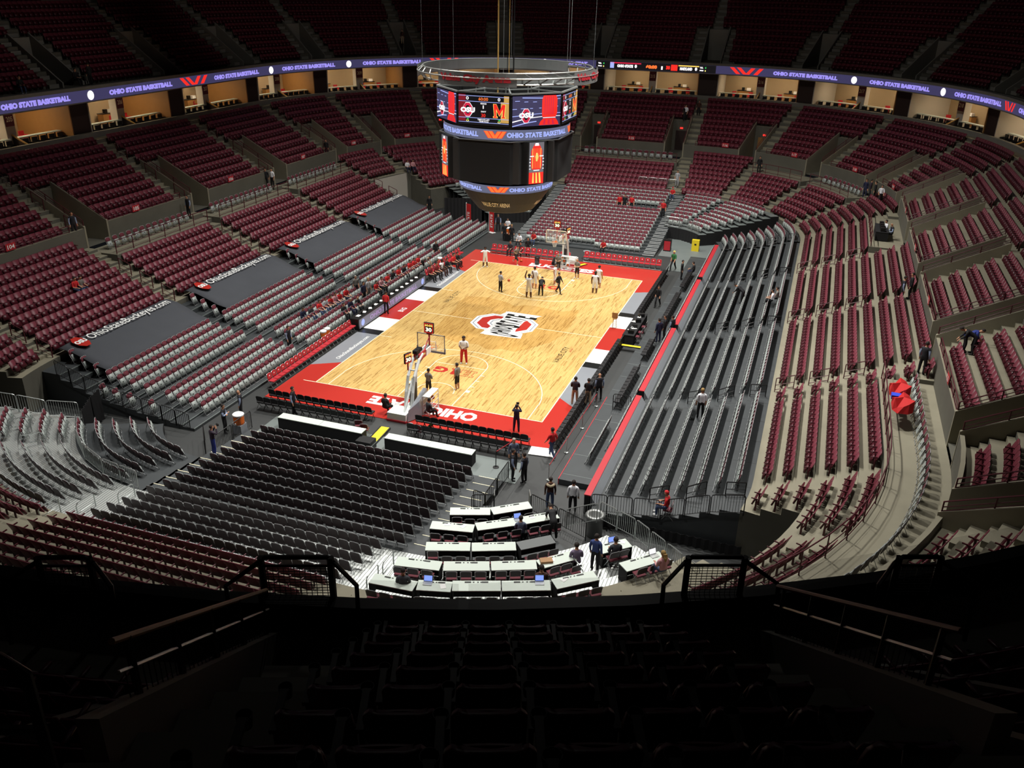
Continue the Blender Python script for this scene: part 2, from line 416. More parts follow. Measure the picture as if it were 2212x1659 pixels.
# ---------------------------------------------------------------- event floor
fl = MB(); fl.box(-42, 42, -60, 60, -.3, -.02); fl.build('floor', ['arena_floor'], kind='structure')
ce = MB(); ce.box(-60, 60, -75, 75, 37, 37.3); ce.build('ceiling', ['black_riser'], kind='structure')
# ---------------------------------------------------------------- retractable decks
def deck_cells(name, x0, x1, y0, y1, z, mats=('black_deck', 'black_riser')): pass
dk = MB()
for i, d in enumerate(LD):
    d2 = LD[i+1] if i+1 < len(LD) else 13.8
    dk.box(-7.4-d2, -7.4-d, -22.6+(0 if i < 4 else .0), 25.2, -.02, LZ[i], 0)
    dk.box(-7.4-d-.05, -7.4-d+.004, -22.6, 25.2, LZ[i]-.03, LZ[i]+.004, 1)
dk.build('retractable_riser', ['black_deck', 'grey_floor'], label='stepped black retractable riser under the grey chairs left of the court', cat='riser')
dk = MB()
for i, d in enumerate(RD):
    d2 = RD[i+1] if i+1 < len(RD) else 13.8
    dk.box(6.2+d, 6.2+d2, -23.4, 25, -.02, RZ[i], 0)
    for y in np.arange(-21, 25, 2.4): dk.box(6.2+d+.01, 6.2+d2-.01, y, y+.03, RZ[i], RZ[i]+.004, 1)
dk.build('retractable_riser', ['black_deck', 'arena_floor'], label='wide black retractable riser between red wall and concrete right of the court', cat='riser')
# right corner continuation
dk = MB()
for i, d in enumerate(RD): strip(dk, 93.2, 103.5, [(d, 0), (d, RZ[i], 1), (RD[i+1] if i < 7 else 13.8, RZ[i], 0)])
dk.build('retractable_riser', ['black_deck', 'black_riser'], label='fanned black riser at the far right corner beside the portal', cat='riser')
dk = MB()
for i in range(19):
    y0 = 24.5+FD[i]; y1 = 24.5+(FD[i+1] if i < 18 else 13.8)
    dk.box(-7.4, 7.15, y0, y1, -.02, FZ[i], 0)
    for xa, xb in ((-7.35, -6.0), (6.0, 7.12)):
        dk.box(xa, xb, y0-.004, y0+.05, FZ[i]-.02, FZ[i]+.006, 1)
        zz = FZ[i]+(FZ[min(i+1, 18)]-FZ[i])/2
        if i < 18: dk.box(xa, xb, y1-.3, y1, FZ[i], zz+.0, 0); dk.box(xa, xb, y1-.31, y1-.26, zz-.02, zz+.006, 1)
dk.build('retractable_riser', ['black_deck', 'white_steel'], label='long stepped riser with white edged stairs behind the far basket', cat='riser')
dk = MB()
for i in range(9, 19): strip(dk, 106.5, 126.3, [(FD[i], 0), (FD[i], FZ[i], 1), (FD[i+1] if i < 18 else 13.8, FZ[i], 0)])
for e in (106.5, 126.3):
    pts = []
    for i in range(9, 19): pts += [ring(e, FD[i])[:2]+(FZ[i],), ring(e, FD[i+1] if i < 18 else 13.8)[:2]+(FZ[i],)]
    g = [(p[0], p[1], 0) for p in (pts[0], pts[-1])]
    dk.add([g[0]]+pts+[g[1]], [tuple(range(len(pts)+2))], 1)
dk.build('retractable_riser', ['grey_floor', 'black_riser'], label='curved riser in the far right corner above black drapes', cat='riser')
dk = MB()
for i in range(9, 19): strip(dk, 143.2, 163, [(FD[i], 0), (FD[i], FZ[i], 1), (FD[i+1] if i < 18 else 13.8, FZ[i], 0)])
dk.build('retractable_riser', ['grey_floor', 'black_riser'], label='curved riser in the far left corner behind the scoreboard', cat='riser')
# near end: black part and ribbed aluminium part
dk = MB()
for i in range(10):
    y1 = -20.5-ND[i]; y0 = -20.5-ND[i+1]
    dk.box(-7.6, 7.8, y0, y1, -.02, NZ[i], 0)
    for xa, xb in ((-7.5, -6.55), (6.45, 7.6)): dk.box(xa, xb, y1-.03, y1+.005, NZ[i]-.01, NZ[i]+.012, 1)
dk.build('retractable_riser', ['black_deck', 'line_paint'], label='low black riser with luminous step edges behind the near basket', cat='riser')
dk = MB()
for i in range(5, 10): strip(dk, 233.5, 255.3, [(ND[i], 0), (ND[i], NZ[i], 1), (ND[i+1], NZ[i], 0)])
dk.build('retractable_riser', ['black_deck', 'black_riser'], label='curved black riser in the near left corner below aluminium deck', cat='riser')
dk = MB(); ALU = ND[10:]
for i in range(10, 15): strip(dk, 232, STOT+35.5, [(ND[i], 0), (ND[i], NZ[i], 1), (ND[i+1] if i < 14 else 13.8, NZ[i], 0)])
for e in (232, 35.5):
    pts = []
    for i in range(10, 15): pts += [ring(e, ND[i])[:2]+(NZ[i],), ring(e, ND[i+1] if i < 14 else 13.8)[:2]+(NZ[i],)]
    g = [(p[0], p[1], 0) for p in (pts[0], pts[-1])]
    dk.add([g[0]]+pts+[g[1]], [tuple(range(len(pts)+2))], 1)
dk.build('aluminium_deck', ['ribbed_aluminium', 'brushed_metal'], label='bright ribbed aluminium deck steps along the near end', cat='deck')
# media deck, near right
dk = MB()
for i in range(4, 10): strip(dk, 14.5, 30.5, [(ND[i], 0), (ND[i], NZ[i]-.02, 1), (ND[i+1], NZ[i]-.02, 0)])
dk.build('media_deck', ['black_deck', 'black_riser'], label='dark curved deck carrying the press tables at the near right', cat='deck')
# black low platform beside the right walkway and the red topped wall
dk = MB(); dk.box(10.5, 12.35, -20.6, 22.5, 0, .3)
for y in np.arange(-20, 22, 2.2): dk.box(10.52, 12.33, y, y+.03, .3, .304, 1)
dk.box(10.46, 10.5, -20.6, -10.2, .0, .32, 2)
dk.build('floor_platform', ['black_deck', 'grey_floor', 'red_vinyl'], label='low dark platform strip between courtside chairs and red wall', cat='platform')
dk = MB()
for a, b in ((-22.8, -10.9), (-10.2, 1.1), (1.9, 13.2), (14.0, 24.6)):
    dk.box(12.42, 12.7, a, b, 0, 1.05, 0); dk.box(12.4, 12.74, a, b, 1.05, 1.1, 1); dk.add([(12.74, a, 1.06), (12.74, b, 1.06), (13.02, b, .62), (13.02, a, .62), (12.74, a, .5), (12.74, b, .5)], [(0, 3, 2, 1), (0, 4, 3), (1, 2, 5)], 2)
dk.build('dasher_wall', ['black_riser', 'red_vinyl', 'grey_paint'], label='long low wall with red padded top right of the court', cat='wall')
def lowtread(s, d):
    r = None
    for k, (dd, z) in enumerate(LK):
        if d >= dd: r = z
    return r
def ring_inv(x, y):
    cx = min(max(x, X0), X1); cy = min(max(y, Y0), Y1); dx, dy = x-cx, y-cy; d = math.hypot(dx, dy); a = math.atan2(dy, dx)
    if d < 1e-6: return 0, 0
    if dx == 0 and dy < 0: return x-X0, d
    if dy == 0 and dx > 0: return _acc[2]+y-Y0, d
    if dx == 0: return _acc[4]+X1-x, d
    if dy == 0: return _acc[6]+Y1-y, d
    if dx > 0 and dy < 0: return _acc[1]+(a+PI/2)*D0, d
    if dx > 0: return _acc[3]+a*D0, d
    if dy > 0: return _acc[5]+(a-PI/2)*D0, d
    return _acc[7]+((a % (2*PI))-PI)*D0, d
def height(x, y):
    """surface height of floor, risers and terraces"""
    s, d = ring_inv(x, y)
    if d >= 31.4: return 14.9+.605*int((d-31.4)/.84)
    if d >= 21.9:
        for lo, hi in VOID:
            if lo <= s <= hi and d < 26.4: return 5.2
        return UK[min(9, int((d-21.9)/.9))][1]
    if d >= 13.8:
        k = min(8, int((d-13.8)/.88))
        if k < low_start(s): return 0
        if k > low_end(s): return 4.95
        return LK[k][1]
    z = 0
    def look(D, Z):
        r = 0
        for dd, zz in zip(D, Z):
            if d >= dd: r = zz
        return r
    if x < -10.4 and -22.6 < y < 25.2: return look(LD, LZ)
    if 10.5 < x < 12.35 and -20.6 < y < 22.5: return .3
    if x > 12.7 and -23.4 < y <= 25: return look(RD, RZ)
    if 93 < s < 103.5: return look(RD, RZ)
    if -7.4 < x < 7.15 and y > 21.9:
        r = 0
        for dd, zz in zip(FD, FZ):
            if y-24.5 >= dd: r = zz
        return r
    if (106.5 < s < 126.3 or 143.2 < s < 163) and d >= FD[9]: return look(FD, FZ)
    if y < -21.5 and -7.6 < x < 7.8: return look(ND, NZ) if d >= 1 else 0
    if (233.5 < s < STOT) and d >= ND[5]: return look(ND, NZ)
    if (s >= 14.5 and s < 30.5) and d >= ND[4]: return look(ND, NZ)
    if (s > 232 or s < 35.5) and d >= ND[10]: return look(ND, NZ)
    return 0
# ---------------------------------------------------------------- chair designs (local +Y faces the court, origin on the tread)
def arch(w, z0, z1, y0, y1, t, mb, mf, mbk):
    """upright pad with rounded top: front material mf, back material mbk"""
    pr = [(-w, z0), (w, z0), (w, z0+.72*(z1-z0)), (w*.86, z0+.93*(z1-z0)), (w*.5, z1), (-w*.5, z1), (-w*.86, z0+.93*(z1-z0)), (-w, z0+.72*(z1-z0))]
    def yy(z): return y0+(y1-y0)*(z-z0)/(z1-z0)
    n = len(pr); F = [(x, yy(z)+t/2, z) for x, z in pr]; B = [(x, yy(z)-t/2, z) for x, z in pr]
    o = len(mb.v); mb.v += F+B
    mb.f.append(tuple(o+i for i in range(n-1, -1, -1))); mb.m.append(mf)
    mb.f.append(tuple(o+n+i for i in range(n))); mb.m.append(mbk)
    for i in range(n): mb.f.append((o+i, o+(i+1) % n, o+n+(i+1) % n, o+n+i)); mb.m.append(mbk)
def fold_parts(lite=False):
    fr = MB(); w = .236
    for x in (-w, w):
        fr.beam((x, .12, 0), (x, -.17, .62), .02, mi=0); fr.beam((x*.92, -.2, 0), (x*.92, .0, .36), .018, mi=0)
    top = [(-w, -.17, .6), (-w, -.215, .76), (-w*.8, -.237, .86), (0, -.24, .88), (w*.8, -.237, .86), (w, -.215, .76), (w, -.17, .6)]
    if lite:
        for a, b in zip(top[1:], top[2:-1]): fr.beam(a, b, .024, mi=0)
    else: fr.tube(top, .016, 5, 0)
    fr.beam((-w, .10, .05), (w, .10, .05), .018, mi=0)
    bk = MB(); arch(.232, .38, .865, -.135, -.25, .03, bk, 0, 1)
    se = MB()
    se.add([(-.2, .0, .18), (.2, .0, .18), (.2, -.115, .6), (-.2, -.115, .6), (-.2, .035, .19), (.2, .035, .19), (.2, -.08, .61), (-.2, -.08, .61)],
           [(7, 6, 5, 4), (0, 4, 5, 1), (3, 2, 6, 7), (0, 3, 7, 4), (1, 5, 6, 2)], 0)
    se.f.append((0, 1, 2, 3)); se.m.append(2)
    se.add([(-.035, -.010, .37), (.035, -.010, .37), (.035, -.029, .44), (-.035, -.029, .44)], [(3, 2, 1, 0), (0, 1, 2, 3)], 1)
    return fr, bk, se
F_FR, F_BK, F_SE = fold_parts()
fr_me = F_FR.mesh('frame', ['chair_steel']); bk_me = F_BK.mesh('backrest', ['maroon_pad', 'back_shell']); se_me = F_SE.mesh('seat', ['seat_grey', 'seat_hole', 'back_shell'])
def merge(parts):
    m = MB()
    for p, off in parts: m.add(p.v, [], 0); base = len(m.v)-len(p.v); m.f += [tuple(i+base for i in f) for f in p.f]; m.m += [k+off for k in p.m]
    return m
l1, l2, l3 = fold_parts(True)
FOLD_LITE = merge([(l1, 0), (l2, 1), (l3, 3)]); FOLD_MATS = ['chair_steel', 'maroon_pad', 'back_shell', 'seat_grey', 'seat_hole', 'back_shell']
# folding chair with seat lowered (used by press tables)
def open_parts():
    fr = MB(); w = .22
    for x in (-w, w):
        fr.tube([(x, .22, 0), (x, -.1, .48), (x, -.22, .84)], .014, 5, 0); fr.tube([(x*.9, -.3, 0), (x*.9, .12, .44)], .013, 5, 0)
    fr.tube([(-w, -.22, .84), (-w*.7, -.235, .88), (w*.7, -.235, .88), (w, -.22, .84)], .014, 5, 0); fr.tube([(-w, .18, .06), (w, .18, .06)], .011, 5, 0)
    bk = MB(); arch(.2, .56, .87, -.16, -.23, .04, bk, 0, 1)
    se = MB(); se.box(-.2, .2, -.2, .2, .43, .47, 0)
    return fr, bk, se
# arena seat: curved plastic back, tipped-up seat, arms
def arena_parts(lite=0):
    bk = MB(); n = 4 if lite == 0 else 2
    xs = [-.25+.50*i/n for i in range(n+1)]; zs = [.32, .60, .82, .86]
    def P(x, z, o): return (x, -.15-.17*(z-.4)/.46-.0+.018*(x/.25)**2-o, z-(.015*(x/.25)**2 if z > .8 else 0))
    zz = zs if lite == 0 else [.32, .86]
    vs = [P(x, z, 0) for z in zz for x in xs]+[P(x, z, .035) for z in zz for x in xs]; m = len(xs); h = len(zz); fs = []
    for j in range(h-1):
        for i in range(m-1): fs += [(j*m+i, j*m+i+1, (j+1)*m+i+1, (j+1)*m+i)[::-1], (h*m+j*m+i, h*m+j*m+i+1, h*m+(j+1)*m+i+1, h*m+(j+1)*m+i)]
    for i in range(m-1): fs.append(((h-1)*m+i, (h-1)*m+i+1, h*m+(h-1)*m+i+1, h*m+(h-1)*m+i)[::-1])
    for j in range(h-1): fs += [(j*m, (j+1)*m, h*m+(j+1)*m, h*m+j*m)[::-1], (j*m+m-1, (j+1)*m+m-1, h*m+(j+1)*m+m-1, h*m+j*m+m-1)]
    bk.add(vs, fs, 0)
    se = MB(); se.add([(-.215, .03, .24), (.215, .03, .24), (.215, -.10, .58), (-.215, -.10, .58), (-.215, .10, .27), (.215, .10, .27), (.215, -.05, .60), (-.215, -.05, .60)],
           [(0, 1, 2, 3), (7, 6, 5, 4), (0, 4, 5, 1), (3, 2, 6, 7), (0, 3, 7, 4), (1, 5, 6, 2)], 0)
    ar = MB(); ar.box(-.27, -.225, -.2, .12, .585, .625, 0); ar.box(-.262, -.235, -.16, -.08, .0, .6, 1)
    return bk, se, ar
A_BK, A_SE, A_AR = arena_parts()
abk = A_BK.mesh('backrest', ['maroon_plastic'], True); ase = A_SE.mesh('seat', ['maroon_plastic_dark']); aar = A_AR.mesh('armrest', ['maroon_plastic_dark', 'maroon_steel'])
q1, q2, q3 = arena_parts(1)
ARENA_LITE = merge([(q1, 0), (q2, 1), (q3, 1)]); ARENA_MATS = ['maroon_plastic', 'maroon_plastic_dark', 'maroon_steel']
fa = MB(); fa.add(q1.v, q1.f, 0); fa.add(q2.v, q2.f, 1)
# ---------------------------------------------------------------- placements
fold, arena = [], []      # (x, y, z, rot, label)
def row_on_ring(s0, s1, d, z, out, lab, pitch=.53, ctr=True):
    ms = dsl((s0+s1)/2, d); L = (s1-s0)/ms; n = int(L/pitch)
    if n < 1: return
    off = (L-n*pitch)/2+pitch/2 if ctr else pitch/2
    for i in range(n):
        x, y, a = ring(s0+(off+i*pitch)*ms, d); out.append((x, y, z, a+PI/2, lab+(i, n)))
def blockname(s):
    s %= STOT
    if 44 <= s < 94: return 'right side'
    if 94 <= s < 128: return 'far right corner'
    if 128 <= s < 141.6: return 'far end'
    if 141.6 <= s < 175: return 'far left corner'
    if 175 <= s < 222.3: return 'left side'
    if s >= 222.3: return 'near left corner'
    return 'near end' if s < 13.7 else 'near right corner'
def sections():
    A = AISLES+[STOT]
    return list(zip(A, A[1:]))
for a, b in sections():
    mid_s = (a+b)/2
    for k, (d, z) in enumerate(LK):
        ms = dsl(mid_s, d+.5)
        lo, hi = a+.62*ms, b-.62*ms
        # split on voids / platforms
        cuts = breaks([36, 43.5, 227, 237, 166, 174]+[v for p in PLATS for v in p], lo, hi)
        for c0, c1 in zip(cuts, cuts[1:]):
            m = (c0+c1)/2
            if low_start(m) <= k <= low_end(m) and c1-c0 > .6 and not (k < 3 and 13.5 < m < 36): row_on_ring(c0, c1, d+.45, z, arena, ('lower', k, blockname(m), 0))
    for k, (d, z) in enumerate(UK):
        ms = dsl(mid_s, d+.5); lo, hi = a+.62*ms, b-.62*ms
        if k < 5:
            if vdir(a) > 0: lo = a+3.0*dsl(a, 24)
            if vdir(b) < 0: hi = b-3.0*dsl(b, 24)
        if hi-lo > .6 and k < 9: row_on_ring(lo, hi, d+.45, z, arena, ('middle', k, blockname(mid_s), 0))
# platform folding chairs
for i, (p0, p1) in enumerate(PLATS):
    if i in (1, 3): continue
    row_on_ring(p0+.4, p1-.4, 20.5, 4.95, fold, ('platform', 0, blockname((p0+p1)/2), 0), .72)
# grey folding chairs, left riser
for (y0, y1) in ((-21.4, -11.3), (-9.9, .9), (2.0, 13.2), (14.3, 24.8)):
    for i, d in enumerate(LD):
        n = int((y1-y0)/.49)
        for j in range(n):
            if i > 7 and j < n-1 and not (i == 8 and j == n-1): continue
            fold.append((-7.4-d-.42, y1-.25-j*.49, LZ[i], -PI/2, ('riser', i, 'left of court', 0, j, n)))
for i, d in enumerate(LD[:7]):   # pair at the near end by the black rails
    if i >= 3: fold.append((-7.4-d-.42, -22.3+.0, LZ[i], -PI/2, ('riser', i, 'near left edge', 0, 0, 1)))
for (y0, y1) in ((-21.5, -11.2), (-10.0, .9), (2.0, 13.2), (14.3, 24.6)):
    for i, d in enumerate(RD):
        n = int((y1-y0)/.49)
        for j in range(n): fold.append((6.2+d+.42, y0+.25+j*.49, RZ[i], PI/2, ('riser', i, 'right of court', 0, j, n)))
for i, d in enumerate(RD): row_on_ring(94.2, 102.8, d+.42, RZ[i], fold, ('riser', i, 'far right bend', 0), .5)
# row in front of the red wall, and short row near
for (a, b) in ((-22, -11), (-10, 1), (2, 13), (14, 24.5)):
    n = int((b-a)/.5)
    if a < -20: a, n = -12.9-4.0, 12
    for j in range(n): fold.append((12.12, a+.25+j*.5, .3, PI/2, ('riser', 0, 'in front of red wall', 0, j, n)))
for j in range(9): fold.append((11.45, -18.4+.5*j, .3, PI/2, ('riser', 0, 'short row on floor platform', 0, j, 9)))
for i in range(18):
    for j in range(23):
        x = -5.6+.5*j
        if i == 0 and abs(x) < 1.4: continue
        if 12 <= i <= 13 and 2 < x < 5: continue
        fold.append((x, 24.5+FD[i]+.42, FZ[i], PI, ('riser', i, 'behind far basket', 0, j, 23)))
for i in range(9, 18):
    row_on_ring(107.5, 117, FD[i]+.42, FZ[i], fold, ('riser', i-9, 'far right corner', 0), .5)
    row_on_ring(118.5, 125.6, FD[i]+.42, FZ[i], fold, ('riser', i-9, 'far right corner', 0), .5)
    row_on_ring(144, 162, FD[i]+.42, FZ[i], fold, ('riser', i-9, 'far left corner', 0), .5)
# near end riser: backs to the camera
for i in range(10):
    for j in range(25):
        x = -6.1+.505*j
        fold.append((x, -20.5-ND[i]-.40, NZ[i], 0, ('near', i, 'behind near basket', 0, j, 25)))
for j in range(24): fold.append((-6.3+.505*j, -20.5-ND[10]-.40, NZ[10], 0, ('near', 10, 'edge of aluminium deck', 0, j, 24)))
for i in range(11, 15):
    row_on_ring(.9, 13.2, ND[i]+.40, NZ[i], fold, ('near', i, 'aluminium deck', 0), .52)
for i in range(5, 10):
    row_on_ring(235.2, 242.5, ND[i]+.45, NZ[i], fold, ('corner', i, 'near left black deck', 0), .5)
    row_on_ring(243.0, 253, ND[i]+.45, NZ[i], fold, ('corner', i, 'near left black deck', 0), .5)
for i in range(10, 15):
    row_on_ring(233.5, 239, ND[i]+.45, NZ[i], fold, ('corner', i, 'near left aluminium deck', 0), .53)
    row_on_ring(240.5, 253.2, ND[i]+.45, NZ[i], fold, ('corner', i, 'near left aluminium deck', 0), .53)
# upper deck
dark = []
for a, b in zip(UAIS, UAIS[1:]+[UAIS[0]+STOT]):
    mid_s = ((a+b)/2) % STOT
    if 20 < mid_s < 24.5: continue
    for k, (d, z) in enumerate(UD[:15]):
        if (mid_s < 45 or mid_s > 226) and k > 9 : continue
        if 8 < mid_s < 37 and k > 5: continue
        ms = dsl(mid_s, d+.5); e = 2.3 if (k < 6 and not 13 < mid_s < 32) else .6
        lo, hi = a+e*ms, b-e*ms
        if hi-lo > .6: row_on_ring(lo, hi, d+.4, z, dark, ('upper', k, blockname(mid_s), 0))
# the section in front of the camera (straight rows)
_a = Vector(ring(18.2, 30.2)[:2]); _b = Vector(ring(25.1, 30.2)[:2]); LR = (_b-_a).normalized(); LF = Vector((-LR.y, LR.x))
def loc2(lat, dist): p = _a+LR*lat-LF*dist; return p.x, p.y
FG = []
for n in range(-1, 8):
    dist = 10.017-(3.34+.84*n)+.0; ztop = 23.43-(3.57+.605*n); z = ztop-.86
    for j in range(7):
        x, y = loc2(3.58+.28+.56*j-(.0), dist-.18)
        FG.append((x, y, z, math.atan2(LF.y, LF.x)-PI/2, n, j))
print('seats', len(fold), len(arena), len(dark), len(FG))
def bulk(name, tmpl, mats, pl, **kw):
    V = np.array(tmpl.v, np.float32); n = len(pl); P = np.array([p[:4] for p in pl], np.float32); c, s = np.cos(P[:, 3:4]), np.sin(P[:, 3:4])
    X = V[None, :, 0]*c-V[None, :, 1]*s+P[:, 0:1]; Y = V[None, :, 0]*s+V[None, :, 1]*c+P[:, 1:2]; Z = np.broadcast_to(V[None, :, 2], X.shape)+P[:, 2:3]
    co = np.stack([X, Y, Z], -1).reshape(-1)
    ls = np.array([len(f) for f in tmpl.f], np.int32); lv = np.array([i for f in tmpl.f for i in f], np.int32)
    LV = (lv[None, :]+(np.arange(n, dtype=np.int32)*len(V))[:, None]).reshape(-1); tot = np.tile(ls, n); start = np.concatenate([[0], np.cumsum(tot)[:-1]]).astype(np.int32)
    me = bpy.data.meshes.new(name); me.vertices.add(n*len(V)); me.vertices.foreach_set('co', co)
    me.loops.add(len(LV)); me.loops.foreach_set('vertex_index', LV)
    me.polygons.add(len(tot)); me.polygons.foreach_set('loop_start', start); me.polygons.foreach_set('material_index', np.tile(np.array(tmpl.m, np.int32), n))
    for m in mats: me.materials.append(MATS[m])
    me.update(calc_edges=True)
    return link(me, name, **kw)
def cdist(p): return (p[0]-CAMPOS.x)**2+(p[1]-CAMPOS.y)**2+(p[2]-CAMPOS.z)**2
def inview(x, y, z):
    v = Vector((x, y, z))-CAMPOS; zz = v.dot(_f)
    if zz <= .5: return False
    u = v.dot(_r2)/zz*1869.2; w = v.dot(_u2)/zz*1869.2
    return abs(u) < 1120 and -835 < w < 835
def pxy(x, y, z):
    v = Vector((x, y, z))-CAMPOS; zz = v.dot(_f); return 1106+v.dot(_r2)/zz*1869.2, 829.5-v.dot(_u2)/zz*1869.2
fold = [p for p in fold if inview(p[0], p[1], p[2]+.5)]
def arena_vis(p):
    return inview(p[0], p[1], p[2]+.5)
arena = [p for p in arena if arena_vis(p)]; dark = [p for p in dark if arena_vis(p)]
print('in view', len(fold), len(arena), len(dark))
# ---- individual folding chairs: the 300 largest in view
def hidden_by_edge(p):
    u, v = pxy(p[0], p[1], p[2]+.6); return v > 1262
fold.sort(key=cdist)
vis = [p for p in fold if not hidden_by_edge(p)]; IND = vis[:300]; ids = set(map(id, IND)); rest = [p for p in fold if id(p) not in ids]
proto = link(fr_me, 'folding_chair'); link(bk_me, 'backrest', proto); link(se_me, 'seat', proto)
for i, p in enumerate(IND):
    o = proto if i == 0 else copy_tree(proto)
    o.location = p[:3]; o.rotation_euler = (0, 0, p[3]); t = p[4]
    if t[0] == 'near':
        lb = 'folding chair seen from behind, %s row of the near riser, %s from its left end' % (ordn(t[1]), ordn(t[4]))
        g = 'dark backed folding chairs behind the near basket'
    elif t[0] == 'corner':
        lb = 'folding chair, %s arc of the %s, %s seat along' % (ordn(t[1]-5), t[2], ordn(t[4])); g = 'folding chairs on the near left decks'
        if t[1] >= 10: lb = 'folding chair, %s arc of the %s, %s seat along' % (ordn(t[1]-10), t[2], ordn(t[4]))
        if p[4][4] >= 0: lb += (', outer block' if ring_inv(p[0], p[1])[0] < 241.5 else ', inner block')
    else:
        lb = 'maroon folding chair, %s row %s, %s from the end' % (ordn(t[1]), t[2], ordn(t[4])); g = 'folding chairs %s' % t[2]
    tag(o, lb, 'chair', g)
for p, q in ((0, 1),):
    pass
bulk('folding_chairs', FOLD_LITE, FOLD_MATS, rest, label='remaining rows of grey and maroon folding chairs around the court', cat='chairs', kind='stuff')
# ---- arena seats
arena.sort(key=cdist)
cand = [p for p in arena if not hidden_by_edge(p)]; NA = 300-len(FG); INA = cand[:NA]; ids = set(map(id, INA)); rest = [p for p in arena if id(p) not in ids]
proto2 = link(abk, 'arena_seat'); link(ase, 'seat', proto2); link(aar, 'armrest', proto2)
first = True; seen = {}
for p in INA:
    o = proto2 if first else copy_tree(proto2); first = False
    o.location = p[:3]; o.rotation_euler = (0, 0, p[3]); t = p[4]
    s_, d_ = ring_inv(p[0], p[1]); si = sum(1 for a in AISLES if a <= s_)-1; bn = t[2]
    bo = sum(1 for q in range(si) if blockname(((AISLES+[STOT])[q]+(AISLES+[STOT])[q+1])/2) == bn)
    lb = 'maroon seat, %s %s tier, %s block, %s row, %s along' % (bn, t[0], ordn(bo), ordn(t[1]), ordn(t[4]))
    if lb in seen: lb += '; past step'
    if lb in seen: print('dup', lb)
    seen[lb] = 1
    tag(o, lb, 'seat', 'maroon seats of the lower bowl')
bulk('arena_seats', ARENA_LITE, ARENA_MATS, rest+dark, label='remaining maroon tip-up seats filling the lower bowl and the dark upper deck', cat='seats', kind='stuff')
# foreground seats with full detail
def fg_parts():
    b = MB(); n = 8; zs = [.38, .5, .66, .78, .84, .865, .87]; ins = [0, 0, 0, 0, .012, .04, .07]
    vs = []
    for side in (0, 1):
        for z, q in zip(zs, ins):
            for i in range(n+1):
                t = -1+2*i/n; x = t*(.245-q*1.1); y = -.14-.16*(z-.38)/.48+.055*t*t-(.04 if side else 0)+(.012 if (z > .86) == (side == 0) and z > .86 else 0)
                vs.append((x, y, z-.018*t*t*(1 if z > .8 else 0)))
    m = n+1; h = len(zs); fs = []
    for j in range(h-1):
        for i in range(n): fs += [(j*m+i, (j+1)*m+i, (j+1)*m+i+1, j*m+i+1), (h*m+j*m+i, h*m+j*m+i+1, h*m+(j+1)*m+i+1, h*m+(j+1)*m+i)]
    for i in range(n): fs += [((h-1)*m+i, h*m+(h-1)*m+i, h*m+(h-1)*m+i+1, (h-1)*m+i+1), (i, i+1, h*m+i+1, h*m+i)]
    for j in range(h-1): fs += [(j*m, h*m+j*m, h*m+(j+1)*m, (j+1)*m), (j*m+n, (j+1)*m+n, h*m+(j+1)*m+n, h*m+j*m+n)]
    b.add(vs, fs, 0)
    s = MB(); vs = []; 
    for side in (0, 1):
        for j, z in enumerate((.26, .34, .46, .58, .68)):
            for i in range(7):
                t = -1+2*i/6; y = .12-.2*(z-.26)/.42-.03*t*t-(0 if side else .035); vs.append((t*.22*(1 if 0 < j < 4 else .93), y, z+.02*t*t*(1 if j == 4 else -1 if j == 0 else 0)))
    fs = []
    for j in range(4):
        for i in range(6): fs += [(j*7+i, j*7+i+1, (j+1)*7+i+1, (j+1)*7+i), (35+j*7+i, 35+(j+1)*7+i, 35+(j+1)*7+i+1, 35+j*7+i+1)]
    for i in range(6): fs += [(28+i, 28+i+1, 63+i+1, 63+i), (i, 35+i, 35+i+1, i+1)]
    for j in range(4): fs += [(j*7, (j+1)*7, 35+(j+1)*7, 35+j*7), (j*7+6, 35+j*7+6, 35+(j+1)*7+6, (j+1)*7+6)]
    s.add(vs, fs, 0)
    a = MB(); a.box(-.305, -.255, -.2, .16, .59, .625, 0); a.box(-.295, -.265, -.15, -.06, 0, .6, 0); a.box(-.31, -.25, .14, .17, .56, .62, 0)
    c = MB(); c.lathe([(.035, 0), (.045, .09), (.05, .09), (.04, 0)], (-.28, .19, .53), 12, 0)
    return b, s, a, c
B_, S_, A_, C_ = fg_parts()
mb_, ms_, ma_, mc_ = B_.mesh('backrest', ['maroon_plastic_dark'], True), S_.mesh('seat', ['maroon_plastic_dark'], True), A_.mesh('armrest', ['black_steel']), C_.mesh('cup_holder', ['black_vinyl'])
pr = link(mb_, 'arena_seat'); link(ms_, 'seat', pr); link(ma_, 'armrest', pr); link(mc_, 'cup_holder', pr)
for i, p in enumerate(FG):
    o = pr if i == 0 else copy_tree(pr); o.location = p[:3]; o.rotation_euler = (0, 0, p[3])
    tag(o, 'unlit upper deck seat in the foreground, %s row from the camera, %s from the left' % (ordn(p[4]+1), ordn(p[5])), 'seat', 'dark foreground seats')
# foreground terrace steps under those seats (straight rows)
tr = MB()
_ang = math.atan2(LR.y, LR.x); TL = Matrix.Translation((_a.x, _a.y, 0)) @ Matrix.Rotation(_ang, 4, 'Z')
for n in range(-3, 8):
    dist = 10.017-(3.34+.84*n); z = 23.43-(3.57+.605*n)-.86
    tr.box(2.0, 8.95, -dist-.55, -dist+.29, z-.7, z, 0, TL)
    if n < 7:
        for la, lb_ in ((2.25, 3.45), (7.55, 8.75)): tr.box(la, lb_, -dist-.0, -dist+.29-.0, z-.35, z-.0, 0, TL) if False else tr.box(la, lb_, -dist+.29, -dist+.57, z-.9, z-.3, 0, TL)
tr.build('upper_steps', ['upper_concrete'], kind='structure')
